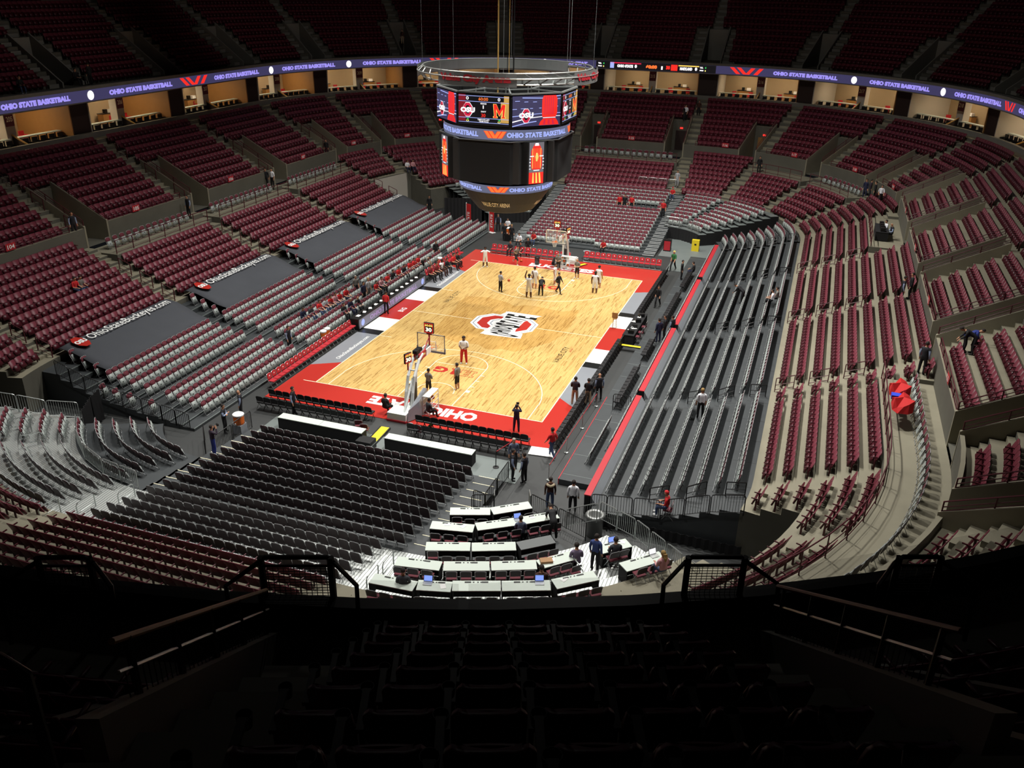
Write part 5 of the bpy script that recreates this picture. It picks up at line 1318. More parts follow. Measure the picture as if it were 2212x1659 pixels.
# ---------------------------------------------------------------- section signs, rails, vomitories
def railing(name, pts, h, mt, lb, cat='railing', group=None, r=.03, post=1.6, mid=True, mesh=False):
    t = thing(name, lb, cat, group=group); P = [Vector(p) for p in pts]
    m = MB(); m.tube([p+Vector((0, 0, h)) for p in P], r, 5); m.build('top_rail', [mt], t)
    if mid: m = MB(); m.tube([p+Vector((0, 0, h*.5)) for p in P], r*.7, 4); m.tube([p+Vector((0, 0, h*.15)) for p in P], r*.7, 4); m.build('lower_rail', [mt], t)
    k = 0
    for a, b in zip(P, P[1:]):
        L = (b-a).length; n = max(1, int(L/post))
        for i in range(n+(1 if b is P[-1] else 0)):
            p = a+(b-a)*i/n; m = MB(); m.beam(p, p+Vector((0, 0, h)), r*1.6); m.build('post', [mt], t); k += 1
    return t
def ringpts(s0, s1, d, z, step=2.0): return [ring(s, d)[:2]+(z,) for s in srange(s0, s1, step)]
for i, (lo, hi) in enumerate(VOID):
    if not (40 < lo < 235): continue
    a = AISLES[i]
    for j, e in enumerate((lo, hi)):
        railing('handrail', [ring(e, 21.8)[:2]+(6.75,), ring(e, 26.4)[:2]+(9.2,)], .45, 'maroon_steel', 'maroon sloping rail on the %s wall of portal %s around bowl' % (('right', 'left')[j], ordn(i)), group='portal wall rails', mid=True)
    m = MB(); q = [Rp(lo, 26.38), Rp(hi, 26.38)]
    m.add([tuple(q[0]*.8+q[1]*.2)[:2]+(5.2,), tuple(q[0]*.2+q[1]*.8)[:2]+(5.2,), tuple(q[0]*.2+q[1]*.8)[:2]+(7.5,), tuple(q[0]*.8+q[1]*.2)[:2]+(7.5,)], [(3, 2, 1, 0)], 0)
    m.build('door_%d' % (40+i), ['door_dark' if i % 3 else 'wood_tan'], kind='structure')
    t = thing('exit_sign', 'small red exit sign over portal %s around the bowl' % ordn(i), 'sign', group='red exit signs')
    m = MB(); c = (q[0]+q[1])/2; d_ = (q[1]-q[0]).normalized(); nn = Vector((d_.y, -d_.x, 0)); nn = nn if nn.dot(Vector((0, 2, 0))-c) > 0 else -nn
    p = c+nn*.06; m.add([tuple(p-d_*.18)[:2]+(7.7,), tuple(p+d_*.18)[:2]+(7.7,), tuple(p+d_*.18)[:2]+(7.9,), tuple(p-d_*.18)[:2]+(7.9,)], [(0, 1, 2, 3)]); m.build('lit_face', ['exit_red'], t)
bays = [(a, b) for a, b in zip(AISLES, AISLES[1:]+[STOT])]
secnum = {}
for i, (a, b) in enumerate(bays):
    mid_s = (a+b)/2
    if not (46 < mid_s < 232): continue
    lo = a+(3.0*dsl(a, 24) if vdir(a) > 0 else .7*dsl(a, 24)); hi = b-(3.0*dsl(b, 24) if vdir(b) < 0 else .7*dsl(b, 24))
    railing('guard_rail', ringpts(lo, hi, 21.8, 6.6), .5, 'maroon_steel', 'maroon guard rail on the wall before middle tier block %s' % ordn(i), group='maroon wall rails', mid=True)
    n_ = 100+baynum(mid_s)
    t = thing('section_sign', 'red plaque reading %d on the rail of the middle tier' % n_, 'sign', group='section number plaques')
    c = Rp(mid_s, 21.66); tg = (Rp(mid_s-.1, 21.66)-Rp(mid_s+.1, 21.66)).normalized()
    m = MB(); m.add([tuple(c-tg*.38)[:2]+(6.72,), tuple(c+tg*.38)[:2]+(6.72,), tuple(c+tg*.38)[:2]+(7.2,), tuple(c-tg*.38)[:2]+(7.2,)], [(0, 1, 2, 3)]); m.build('plate', ['red_vinyl'], t)
    c2 = Rp(mid_s, 21.63); m = MB(); v, f, _ = text_data(str(n_), 1, .02); m.add([tuple(c2-tg*.28+tg*.56*x)[:2]+(6.82+.28*y,) for x, y in v], f); m.build('number', ['white_paint'], t)
for i, (p0, p1) in enumerate(PLATS):
    if p1 < 30: continue
    railing('guard_rail', ringpts(p0+.1, p1-.1, 19.2, 4.95), 1.0, 'maroon_steel', 'maroon rail along the front of concourse platform %s around the bowl' % ordn(i), group='platform rails', mid=True)
# ledge rails in aisles (black) on right riser and maroon on right fixed rows
for i, y in enumerate((-22.0, -10.6, 1.45, 13.6, 24.8)):
    for k in (3, 5, 7):
        x = 6.2+RD[k]+.1; railing('aisle_rail', [(x, y-.15, RZ[k]), (x+.85, y+.1, RZ[min(k+1, 7)])], .75, 'black_steel', 'black aisle rail on the right riser, aisle %s from the near end, %s up' % (ordn(i), ordn(k//2-1)), group='black aisle rails', post=.8)
for i, a in enumerate((58.6, 70.5, 82.7)):
    for k in (0, 2, 4):
        railing('aisle_rail', [ring(a, LK[k][0]+.2)[:2]+(LK[k][1],), ring(a, LK[k+1][0]+.3)[:2]+(LK[k+1][1],)], .85, 'maroon_steel', 'maroon aisle rail in right fixed rows, aisle %s from near, %s up' % (ordn(i), ordn(k//2)), group='maroon aisle rails', post=.8)
for i, a in enumerate((174.7, 186.5, 198.7, 210.6, 222.2)):
    for k in (0, 2, 4):
        railing('aisle_rail', [ring(a, LK[k][0]+.2)[:2]+(LK[k][1],), ring(a, LK[k+1][0]+.3)[:2]+(LK[k+1][1],)], .85, 'maroon_steel', 'maroon aisle rail in left fixed rows, aisle %s from far, %s up' % (ordn(i), ordn(k//2)), group='maroon aisle rails', post=.8)
    for k in (0, 3, 6):
        railing('aisle_rail', [ring(a-.3, UK[k][0]+.2)[:2]+(UK[k][1],), ring(a-.3, UK[k+1][0]+.3)[:2]+(UK[k+1][1],)], .85, 'maroon_steel', 'maroon aisle rail in left middle tier, aisle %s from far, %s up' % (ordn(i), ordn(k//3)), group='maroon aisle rails', post=.8)
# ---------------------------------------------------------------- picket barriers
def picket(pts, mt, lb, g, h=1.05, w=1.6, gap=.12):
    """a line of separate barrier panels; each panel is one thing"""
    P = [Vector(p) for p in pts]; c = 0
    for a, b in zip(P, P[1:]):
        L = (b-a).length; n = max(1, round(L/w))
        for i in range(n):
            p = a+(b-a)*(i/n); q = a+(b-a)*((i+1)/n-.03); d = (q-p); l = d.length; d.normalize(); U = Vector((0, 0, 1))
            m = MB(); m.tube([p, p+U*(h-.12), p+U*(h-.03)+d*.04, p+U*h+d*.14, q+U*h-d*.14, q+U*(h-.03)-d*.04, q+U*(h-.12), q], .025, 5)
            m.tube([p+U*.15, q+U*.15], .02, 4); o = m.build('barrier_panel', [mt], label=lb+', panel %s' % ordn(c), cat='barrier', group=g)
            m = MB(); k = int(l/gap)
            for j in range(1, k): r = p+d*(l*j/k); m.beam(r+U*.15, r+U*(h-.02), .018)
            m.build('bars', [mt], o); c += 1
picket([(7.55, -25.0, .5), (7.9, -24.4, 0), (7.9, -20.9, 0)], 'black_steel', 'black picket barrier right of the near riser stairs', 'black barriers right of near riser')
picket([(7.7, -25.6, .6), (8.7, -25.2, .6)], 'black_steel', 'black picket barrier behind first press table', 'black barriers behind press tables')
picket([(10.0, -23.6, 0), (13.2, -25.0, 0)], 'black_steel', 'black picket barrier right of the press tables', 'black barriers by the press deck')
picket([(12.95, -23.5, .6), (13.7, -23.5, .7), (16.2, -23.5, 1.0), (18.4, -23.5, 1.8), (19.9, -23.5, 2.1)], 'black_steel', 'black picket barrier closing the near end of right riser', 'black barriers of right riser', w=1.35)
picket([(12.4, -25.9, 1.1), (13.6, -24.9, 1.1)], 'galvanised', 'pale steel barrier at the front of right press tables', 'steel barriers by the press')
picket([(13.7, -24.9, 1.2), (15.6, -26.2, 1.5), (18.8, -29.4, 2.0)], 'galvanised', 'pale steel barrier along right edge of press deck', 'steel barriers by the press', w=1.3)
picket([(-10.6, -22.75, .1), (-12.5, -22.75, .36), (-15.2, -22.75, .7), (-17.8, -22.75, 1.3), (-19.8, -22.75, 1.95)], 'black_steel', 'black picket barrier at the near end of left riser', 'black barriers of left riser', w=1.2)
picket([(-7.75, -21.0, 0), (-7.75, -24.6, 0)], 'black_steel', 'black picket barrier left of the near riser stairs', 'black barriers left of near riser')
picket([(-7.9, -24.9, 0), (-9.3, -23.2, 0)], 'black_steel', 'short black picket barrier by the near left portal', 'black barriers left of near riser')
picket([ring(s, 9.5)[:2]+(1.0,) for s in (235.5, 239.5, 244, 249, 254.8)], 'galvanised', 'pale steel barrier between black and aluminium decks, near left', 'steel barriers near left', w=1.5)
picket([ring(232.6, d)[:2]+(z,) for d, z in ((9.6, 1.1), (11.2, 1.35), (12.6, 1.8), (13.8, 2.1))], 'galvanised', 'pale steel barrier at the edge of aluminium deck, near left', 'steel barriers near left', w=1.3)
picket([ring(s, 5.15)[:2]+(1.1,) for s in (125.8, 119, 112, 107)], 'galvanised', 'pale steel barrier at the front of far right corner riser', 'steel barriers far right', w=1.4)
picket([ring(s, 5.15)[:2]+(1.1,) for s in (143.5, 150, 157, 162.5)], 'galvanised', 'pale steel barrier at the front of far left corner riser', 'steel barriers far left', w=1.4)
picket([(1.6, 39.9, 2.75), (6.0, 39.9, 2.75)], 'galvanised', 'pale steel barrier above the far riser', 'steel barriers above far riser', w=1.1)
picket([(11.2, -11.75, .3), (12.3, -11.75, .3)], 'black_steel', 'black picket barrier across the low platform beside red wall', 'black barrier on platform')
def hoop_rail(x, y, z, rot, mt, lb, L=1.0, h=.95):
    m = MB(); m.tube([(0, 0, 0), (0, 0, h*.9), (0, .1, h), (0, L-.1, h), (0, L, h*.9), (0, L, 0)], .028, 6); m.tube([(0, 0, h*.5), (0, L, h*.5)], .02, 5); m.lathe([(.09, 0), (.09, .03)], (0, 0, 0), 8); m.lathe([(.09, 0), (.09, .03)], (0, L, 0), 8)
    return m.build('hoop_rail', [mt], loc=(x, y, z), rot=rot, label=lb, cat='railing')
for k, (s, d, z) in enumerate(((.3, 10.4, 1.1), (-.4, 12.2, 1.5), (-1.2, 13.6, 2.0), (239.7-STOT, 11, 1.3), (236.5-STOT, 11.6, 1.5), (14.2, 10.8, 1.1), (14.3, 12.3, 1.5), (28.9, 11.7, 1.4))):
    x, y, a = ring(s, d); hoop_rail(x, y, z, a-PI/2, 'galvanised', 'pale hoop shaped handrail on the aluminium deck aisle, number %s from its left' % ordn((4, 3, 2, 1, 0, 5, 6, 7)[k]))
# stairs with yellow edges and handrails near the right walkway
m = MB()
for k in range(4): m.box(-.8, .8, -1.2+.3*k, -.9+.3*k, 0, .6-.15*k, 0); m.box(-.8, .8, -.95+.3*k, -.9+.3*k, .6-.15*k, .61-.15*k, 1)
o = m.build('deck_stairs', ['black_steel', 'yellow'], loc=(9.0, -23.6, 0), rot=.35, label='short black stairs with yellow step edges down from the press deck', cat='stairs')
for x in (-.85, .85): m = MB(); m.tube([(x, -1.25, .6), (x, -1.25, 1.5), (x, .1, 1.0), (x, .1, 0)], .025, 6); m.build('handrail', ['galvanised'], o)
# ---------------------------------------------------------------- press tables
TB = [('A', 8.03, -26.61, .70, 20.8, 1.86), ('A', 9.69, -25.68, .70, 37.5, 1.89), ('B', 7.86, -28.28, .88, 12.2, 1.94), ('B', 9.68, -27.35, .88, 34.2, 2.03), ('B', 11.23, -26.23, .88, 38.2, 1.74), ('C', 8.41, -30.02, 1.13, 19.8, 1.89), ('C', 10.21, -29.34, 1.13, 22.9, 1.88), ('G', 11.78, -28.43, 1.13, 39.9, 1.60),
      ('D', 8.0, -32.04, 1.55, 9.9, 1.86), ('D', 9.86, -31.51, 1.55, 20.9, 1.85), ('D', 11.61, -30.79, 1.55, 23.6, 1.84), ('D', 13.1, -29.83, 1.55, 44.7, 1.6), ('E', 8.07, -34.32, 2.3, 4.1, 1.75), ('E', 9.59, -33.98, 2.3, 15.4, 1.3), ('E', 11.05, -33.42, 2.3, 20.9, 1.82), ('E', 12.77, -32.75, 2.3, 22.2, 1.83), ('E', 14.39, -31.76, 2.3, 39.2, 1.74), ('F', 15.07, -28.08, 1.55, 42.3, 1.4), ('F', 16.5, -29.3, 2.0, 45, 1.9)]
rowname = {'A': 'first press row', 'B': 'second press row', 'C': 'third press row', 'G': 'third press row', 'D': 'fourth press row', 'E': 'lowest press row', 'F': 'right press group'}
cnt = {}
for q, x, y, z, an, L in TB:
    g = rowname[q]; c = cnt.get(g, 0); cnt[g] = c+1
    t = thing('press_table', '%s press table, %s from the left in the %s' % ('grey covered' if q == 'G' else 'white topped', ordn(c), g), 'table', (x, y, z), math.radians(an), 'press tables')
    w = L/2-.01
    m = MB(); m.box(-w, w, -.3, .3, .71, .745); m.build('table_top', ['table_grey' if q == 'G' else 'table_white'], t)
    m = MB(); m.box(-w+.02, w-.02, .26, .29, .02, .71); m.box(-w, -w+.03, -.3, .28, .02, .71); m.box(w-.03, w, -.3, .28, .02, .71); m.build('table_skirt', ['black_cloth'], t)
    m = MB()
    for u in (-.45, .2): m.box(w*u*1.1, w*u*1.1+.24, .17, .23, .745, .765)
    for u in (-.12, 0.02, .12): m.box(w*u*1.3, w*u*1.3+.06, .18, .22, .745, .76)
    if q != 'G': m.build('power_strip', ['black_steel'], t)
    for k in range(3 if L > 1.5 else 2):
        cx = -w*.62+k*w*.62; ca = math.radians(an)
        px, py = x+cx*math.cos(ca)+.62*math.sin(ca), y+cx*math.sin(ca)-.62*math.cos(ca)
        f, b, s = open_parts()
        if 'po' not in WALLN: WALLN['po'] = (f.mesh('frame', ['chair_steel']), b.mesh('backrest', ['maroon_pad', 'back_shell']), s.mesh('seat', ['maroon_pad']))
        zz = z-(.12 if q in 'ABCGD' else 0); zz = height(px, py) if height(px, py) > 0 else z
        o = link(WALLN['po'][0], 'press_chair', None, (px, py, zz), ca, 'dark folding chair %s at the %s table of the %s' % (('left', 'middle', 'right')[k], ordn(c), g), 'chair', 'press chairs'); link(WALLN['po'][1], 'backrest', o); link(WALLN['po'][2], 'seat', o)
def laptop(x, y, z, rot, lb, scr='screen_blue'):
    m = MB(); m.box(-.17, .17, -.12, .12, 0, .018); o = m.build('laptop', ['brushed_metal'], loc=(x, y, z), rot=rot, label=lb, cat='laptop')
    m = MB(); m.add([(-.17, .12, .015), (.17, .12, .015), (.17, .19, .24), (-.17, .19, .24), (-.17, .13, .015), (.17, .13, .015), (.17, .20, .24), (-.17, .20, .24)], [(0, 1, 2, 3), (7, 6, 5, 4), (0, 4, 5, 1), (2, 6, 7, 3), (0, 3, 7, 4), (1, 5, 6, 2)]); m.build('lid', ['black_steel'], o)
    m = MB(); m.add([(-.155, .118, .03), (.155, .118, .03), (.155, .183, .225), (-.155, .183, .225)], [(0, 1, 2, 3)]); m.build('screen', [scr], o)
laptop(10.4, -26.75, 1.63, .6, 'laptop with blue screen on second press row'); laptop(9.3, -33.95, 3.05, .25, 'laptop with blue screen at left of lowest press row'); laptop(13.2, -32.45, 3.05, .35, 'laptop with blue screen at right of lowest press row')
laptop(15.0, -27.95, 2.3, .7, 'laptop on the right press table beside the plaid shirt'); laptop(16.85, -28.8, 2.75, .8, 'laptop with bright screen on rightmost press table', 'led_white')
for k, (x, y, z) in enumerate(((7.6, -28.2, 1.63), (8.3, -28.1, 1.63), (10.9, -26.3, 1.63), (12.9, -29.9, 2.3), (14.0, -31.9, 3.05), (9.9, -33.9, 3.05), (15.3, -27.7, 2.3))):
    m = MB(); m.box(-.14, .14, -.1, .1, 0, .006); m.build('paper_sheet', ['paper'], loc=(x, y, z), rot=.3+k, label='white paper lying on press tables, number %s from the court side' % ordn(k), cat='paper', group='papers on press tables')
m = MB(); m.box(-.25, .25, -.15, .15, 0, .09); m.build('cardboard_tray', ['wood_tan'], loc=(12.75, -30.1, 2.3), rot=.5, label='brown tray holding papers on fourth press row', cat='tray')
# bins, boxes, misc floor items
m = MB(); m.lathe([(.38, 0), (.4, .8), (.45, .82), (.46, .95), (.40, 1.0), (.24, .96), (.22, .6)], n=24); o = m.build('litter_bin', ['brushed_metal'], smooth=True, loc=(13.35, -24.3, 0), label='round concrete litter bin with open top beside the right barriers', cat='bin'); o.scale = (1, 1, 1.15)
m = MB(); m.box(-.35, .35, -.2, .2, 0, 1.1, 0); m.box(-.1, .1, -.21, -.2, .6, .75, 1); m.build('yellow_cabinet', ['yellow', 'black_steel'], loc=(10.45, 25.6, .01), label='yellow cabinet against the drapes at the far right corner', cat='cabinet')
m = MB(); m.box(-.35, .35, -.25, .25, 0, 1.1, 0); m.box(-.3, .3, -.27, -.25, .1, 1.0, 1); m.build('equipment_crate', ['black_steel', 'red_vinyl'], loc=(7.9, 24.6, .01), label='black and red equipment crate beside the far right stairs', cat='crate')
m = MB(); m.lathe([(.2, 0), (.24, .65), (.25, .7)], n=14); m.build('waste_bin', ['black_steel'], smooth=True, loc=(-2.4, 15.4, .01), label='black waste bin on the far red apron', cat='bin')
m = MB(); m.tube([(0, 0, 0), (0, .5, .25), (0, 1.0, .2)], .2, 8); m.build('equipment_bag', ['black_cloth'], loc=(-.9, 15.6, .2), label='black equipment bag on the far red apron', cat='bag')
m = MB(); m.lathe([(.3, 0), (.3, .02), (.04, .04), (.04, .7), (.35, .72), (.35, .75)], n=16); m.build('round_table', ['grey_paint'], loc=(1.35, 18.9, 0), label='small round table behind the far hoop', cat='table')
m = MB()
for k in range(5): m.tube([(-.1+.05*k, -.4, .05*k), (.1-.05*k, .6, .04)], .05, 5)
m.build('cloth_heap', ['green_cloth'], loc=(1.75, -17.2, .05), label='crumpled green and white cloth beside near hoop base', cat='cloth')
def drum(x, y, z, lb, mt):
    m = MB(); n = 12; m.add([(.45*math.cos(k*PI/6)*(1+.15*(k % 2)), .7*math.sin(k*PI/6)*(1+.12*(k % 3)), 0) for k in range(n)]+[(.38*math.cos(k*PI/6)*(1+.2*(k % 3)), .6*math.sin(k*PI/6), .2+.12*(k % 4)) for k in range(n)]+[(0, 0, .55)], [(k, (k+1) % n, n+(k+1) % n, n+k) for k in range(n)]+[(n+k, n+(k+1) % n, 2*n) for k in range(n)], 0); return m.build('cloth_pile', [mt], loc=(x, y, z), label=lb, cat='cloth')
mx_, my_, _q = ring(53.3, 20.3)
drum(25.95, -15.7, 5.75, 'heap of red cloth on the platform chairs, upper', 'red_cloth'); drum(26.0, -17.4, 5.75, 'heap of red cloth on the platform chairs, lower', 'red_cloth')
m = MB(); m.box(-.35, .35, -.2, .2, 0, .2); m.build('blue_box', ['blue'], loc=(25.9, -16.5, 5.8), label='bright blue box between red cloths on platform chairs', cat='box')
# television table, far right platform
t = thing('television_table', 'black table with monitors on far right concourse platform', 'table', (26.2, 18.2, 4.95))
m = MB(); m.box(-.5, .5, -1.5, 1.5, .7, .76); m.box(-.48, .48, -1.48, 1.48, .05, .7); m.build('table_body', ['black_cloth'], t)
for k in range(4): m = MB(); m.box(-.15, .15, -.22, .22, 0, .28); m.build('video_monitor', ['black_steel'], loc=(26.2, 17.1+.7*k, 5.71), rot=.1, label='small monitor on television table, %s from near end' % ordn(k), cat='monitor', group='monitors on television table')
# doghouse, portal walls, drapes
m = MB(); m.add([ring(s, d)[:2]+(z,) for s, d, z in ((166, 17.4, 0), (174, 17.4, 0), (174, 17.4, 3.7), (166, 17.4, 3.7))], [(0, 1, 2, 3)]); m.build('wall_portal', ['suite_white'], kind='structure')
def drape(pts, h, mt, lb, z0=0):
    m = MB(); P = []
    for a, b in zip(pts, pts[1:]):
        a = Vector(a); b = Vector(b); L = (b-a).length; n = int(L/.18); d = (b-a).normalized(); nn = Vector((-d.y, d.x)); P += [a+(b-a)*i/n+nn*.05*((i % 2)*2-1) for i in range(n+1)]
    n = len(P); m.add([(p.x, p.y, z0) for p in P]+[(p.x, p.y, z0+h) for p in P], [(i, i+1, n+i+1, n+i) for i in range(n-1)]); o = m.build('drape', [mt], label=lb, cat='curtain'); q = o.modifiers.new('s', 'SOLIDIFY'); q.thickness = .02
drape([ring(s, 5.0)[:2] for s in (106.5, 112, 118, 125.5)], 1.1, 'black_cloth', 'black drape below the far right corner riser')
drape([ring(s, 5.0)[:2] for s in (143.2, 150, 157, 163)], 1.1, 'black_cloth', 'black drape below the far left corner riser')
drape([(12.9, -23.55), (20.0, -23.7)], .55, 'black_cloth', 'black drape hanging below the near end of right riser')
drape([ring(s, 9.3)[:2] for s in (234, 230, 227)], 1.9, 'black_cloth', 'black drape beside the near left portal')
drape([(-16.3, 26.2), (-12.6, 27.6)], 2.6, 'black_cloth', 'tall black drape at the far left portal')
def banner_stand(x, y, h, lb):
    t = thing('feather_banner', lb, 'banner', (x, y, 0), -.5); m = MB(); m.box(-.35, .35, -.02, .02, .1, h); c = m.build('cloth', ['red_cloth'], t)
    m = MB(); m.box(-.4, -.34, -.03, .03, 0, h+.1); m.box(-.4, .4, -.25, .25, 0, .04); m.build('pole', ['white_paint'], t)
    m = MB(); text_on(m, 'STATE', (-.12, -.03, .5), (0, 0, h*.45), (.3, 0, 0) if False else (-.0, 0, 0), 0) if False else None
    m = MB(); text_on(m, 'STATE', (.18, -.026, .5), (0, 0, h*.5), (-.36, 0, 0), 0, .03); m.build('lettering', ['white_paint'], c)
banner_stand(-12.9, 24.6, 2.6, 'red and white standing banner at the far left portal, left one'); banner_stand(-10.2, 24.2, 2.8, 'red and white standing banner at the far left portal, right one')
# red floor rail posts at the right walkway
m = MB()
for k in range(4): m.lathe([(.12, 0), (.12, .03), (.02, .05), (.02, .95), (.03, 1.0)], (9.9+.05*k, -20.4+3.1*k, 0), 8, 0)
for k in range(3): m.beam((9.9+.05*k, -20.4+3.1*k, .85), (9.95+.05*k, -17.3+3.1*k, .85), .02, .05, 1)
m.build('belt_barrier', ['galvanised', 'red_vinyl'], label='red retractable belt barrier along the right walkway', cat='barrier')
m = MB()
for k, (x, y) in enumerate(((6.9, -20.2), (7.3, -18.9))): m.lathe([(.17, 0), (.17, .03), (.025, .05), (.025, 1.0)], (x, y, 0), 10, 0)
m.beam((6.9, -20.2, .95), (7.3, -18.9, .95), .02, .05, 1); m.build('belt_barrier', ['black_steel', 'red_vinyl'], label='short red belt barrier between posts near the right end of chairs', cat='barrier')
# ---------------------------------------------------------------- near upper deck edge: parapet, glass, guards
m = MB(); strip(m, 0, 40, [(30.02, 14.9), (30.02, 15.5, 0), (30.25, 15.5, 0), (30.25, 14.9, 0)]); m.build('parapet', ['black_steel'], kind='structure')
for k, (s0, s1) in enumerate(((4, 9), (9, 14), (14, 18.2), (18.2, 21.6), (21.6, 25.1), (25.1, 30), (30, 35))):
    m = MB(); a = Rp(s0+.05, 30.13); b = Rp(s1-.05, 30.13); pts = [tuple(a+(b-a)*i)[:2] for i in (0, 1)]
    d = (b-a).normalized(); nn = Vector((-d.y, d.x, 0))*.006
    m.add([tuple(a-nn)[:2]+(15.5,), tuple(b-nn)[:2]+(15.5,), tuple(b+nn)[:2]+(15.5,), tuple(a+nn)[:2]+(15.5,), tuple(a-nn)[:2]+(15.85,), tuple(b-nn)[:2]+(15.85,), tuple(b+nn)[:2]+(15.85,), tuple(a+nn)[:2]+(15.85,)], [(0, 1, 5, 4), (2, 3, 7, 6), (4, 5, 6, 7), (1, 2, 6, 5), (3, 0, 4, 7)], 0)
    m.build('glass_panel', ['glass'], label='low glass panel on the parapet ahead, %s from the left' % ordn(k), cat='glass', group='parapet glass')
def mesh_guard(l0, l1, lb, ht=.66):
    """guard frame with wire mesh at the foot of an aisle"""
    t = thing('mesh_guard', lb, 'railing')
    P = lambda l, d, z: loc2(l, d)+(z,)
    m = MB(); m.tube([P(l0, .5, 15.0), P(l0, .45, 15.95), P(l0+.35, .1, 15.5+ht-.1), P(l0+.45, .1, 15.5+ht), P(l1-.45, .1, 15.5+ht), P(l1-.35, .1, 15.5+ht-.1), P(l1, .45, 15.95), P(l1, .5, 15.0)], .035, 6)
    for l in (l0+.4, l1-.4): m.tube([P(l, .1, 15.0), P(l, .1, 15.5+ht)], .05, 6)
    m.tube([P(l0+.4, .1, 15.5+ht*.78), P(l1-.4, .1, 15.5+ht*.78)], .025, 5); m.build('frame', ['black_steel'], t)
    m = MB(); n = int((l1-l0-.8)/.07)
    for i in range(1, n): q = l0+.4+(l1-l0-.8)*i/n; m.beam(P(q, .1, 15.45), P(q, .1, 15.5+ht*.78), .008)
    for i in range(11): z = 15.5+ht*.78*i/11; m.beam(P(l0+.4, .1, z), P(l1-.4, .1, z), .008)
    m.build('wire_mesh', ['black_steel'], t)
mesh_guard(1.44, 3.2, 'black mesh guard frame at the parapet, centre left'); mesh_guard(7.4, 9.0, 'black mesh guard frame at the parapet, centre right'); mesh_guard(-1.6, -.1, 'black mesh guard frame at the parapet, far left'); mesh_guard(10.4, 11.8, 'black mesh guard frame at the parapet, far right')
def deck_rail(pts, lb, mt='black_steel', top='wood_tan', r=.03):
    t = thing('handrail', lb, 'railing'); P = [Vector(p) for p in pts]
    m = MB(); m.tube(P, r, 8); m.build('top_rail', [top], t)
    m = MB(); m.tube([p-Vector((0, 0, .32)) for p in P], .018, 6); m.build('lower_rail', ['galvanised'], t)
    for i in range(5):
        p = P[0]+(P[-1]-P[0])*(.06+.22*i); m = MB(); m.beam(p-Vector((0, 0, .95)), p, .05); m.build('post', [mt], t)
    m = MB(); n = 40
    for i in range(n): p = P[0]+(P[-1]-P[0])*i/n; m.beam(p-Vector((0, 0, .9)), p-Vector((0, 0, .33)), .008)
    m.build('wire_mesh', [mt], t)
A0 = loc2(2.0, .55)+(15.95,); A1 = loc2(2.0, 4.6)+(18.65,); deck_rail([A0, A1], 'wooden topped handrail sloping down beside the left foreground stairs')
B0 = loc2(8.95, .55)+(16.0,); B1_ = loc2(8.95, 4.4)+(18.55,); deck_rail([B0, B1_], 'handrail sloping down beside the right foreground stairs', top='maroon_steel')
m = MB()
for l0 in (1.9, 8.9): m.box(l0, l0+.15, -5.2, -.5, 14.2, 15.2, 0, TL); 
m2 = MB()
for l0 in (1.93, 8.83):
    vs = [loc2(l0, .5)+(15.2,), loc2(l0+.18, .5)+(15.2,), loc2(l0+.18, 5.2)+(18.45,), loc2(l0, 5.2)+(18.45,)]; vb = [(x, y, 14.0) for x, y, z in vs]
    m2.add(vb+vs, [(0, 1, 5, 4), (1, 2, 6, 5), (2, 3, 7, 6), (3, 0, 4, 7), (4, 5, 6, 7)], 0)
m2.build('stair_kerb', ['upper_concrete'], kind='structure')
def loop_rail(l0, l1, d, z, lb):
    m = MB(); P = lambda l, zz: loc2(l, d)+(zz,)
    m.tube([P(l0, z-1.2), P(l0, z-.12), P(l0+(.12 if l1 > l0 else -.12), z), P(l1, z)], .035, 8); m.tube([P(l0, z-.55), P(l1, z-.55)], .03, 6); m.tube([P(l1, z-1.2), P(l1, z)], .035, 8)
    m.build('loop_rail', ['black_steel'], label=lb, cat='railing')
loop_rail(2.35, .3, 6.2, 19.95, 'rounded black rail end at the left of the foreground'); loop_rail(8.75, 11.0, 6.2, 19.95, 'rounded black rail end at the right of the foreground')

f, b, s = open_parts(); o = f.build('folding_chair', ['chair_steel'], loc=(16.5, -23.2, 1.0), rot=PI/2, label='maroon folding chair under the seated person in red cap, right riser', cat='chair'); b.build('backrest', ['maroon_pad', 'maroon_pad'], o); s.build('seat', ['maroon_pad'], o)
# ---------------------------------------------------------------- people
SH = {'white': (238, 240, 245), 'lightgrey': (170, 172, 176), 'grey': (118, 116, 110), 'darkgrey': (52, 54, 60), 'black': (20, 20, 24), 'navy': (28, 32, 62), 'red': (200, 34, 38), 'maroon': (120, 24, 34), 'vest': (24, 24, 32), 'greyblue': (92, 100, 122), 'brown': (66, 34, 26), 'darkpurple': (44, 32, 48), 'green': (40, 110, 60), 'pink': (205, 150, 155), 'lavender': (112, 100, 124), 'plaid': (56, 74, 130), 'blue': (36, 52, 130), 'jeans': (60, 76, 110), 'khaki': (170, 156, 130), 'skin': (190, 140, 110), 'skin2': (96, 62, 44), 'hair': (34, 26, 22), 'shoe': (225, 225, 225), 'blackshort': (22, 22, 24)}
for k, v in SH.items(): mat('cloth_'+k, lin(v), .8)
mat('cloth_sleeve', lin((150, 165, 195)), .8); mat('hair_grey', lin((150, 145, 135)), .8); mat('hair_blond', lin((150, 120, 70)), .8)
mat('eye', (.02, .02, .02), .3); mat('lip', lin((150, 80, 75)), .6)
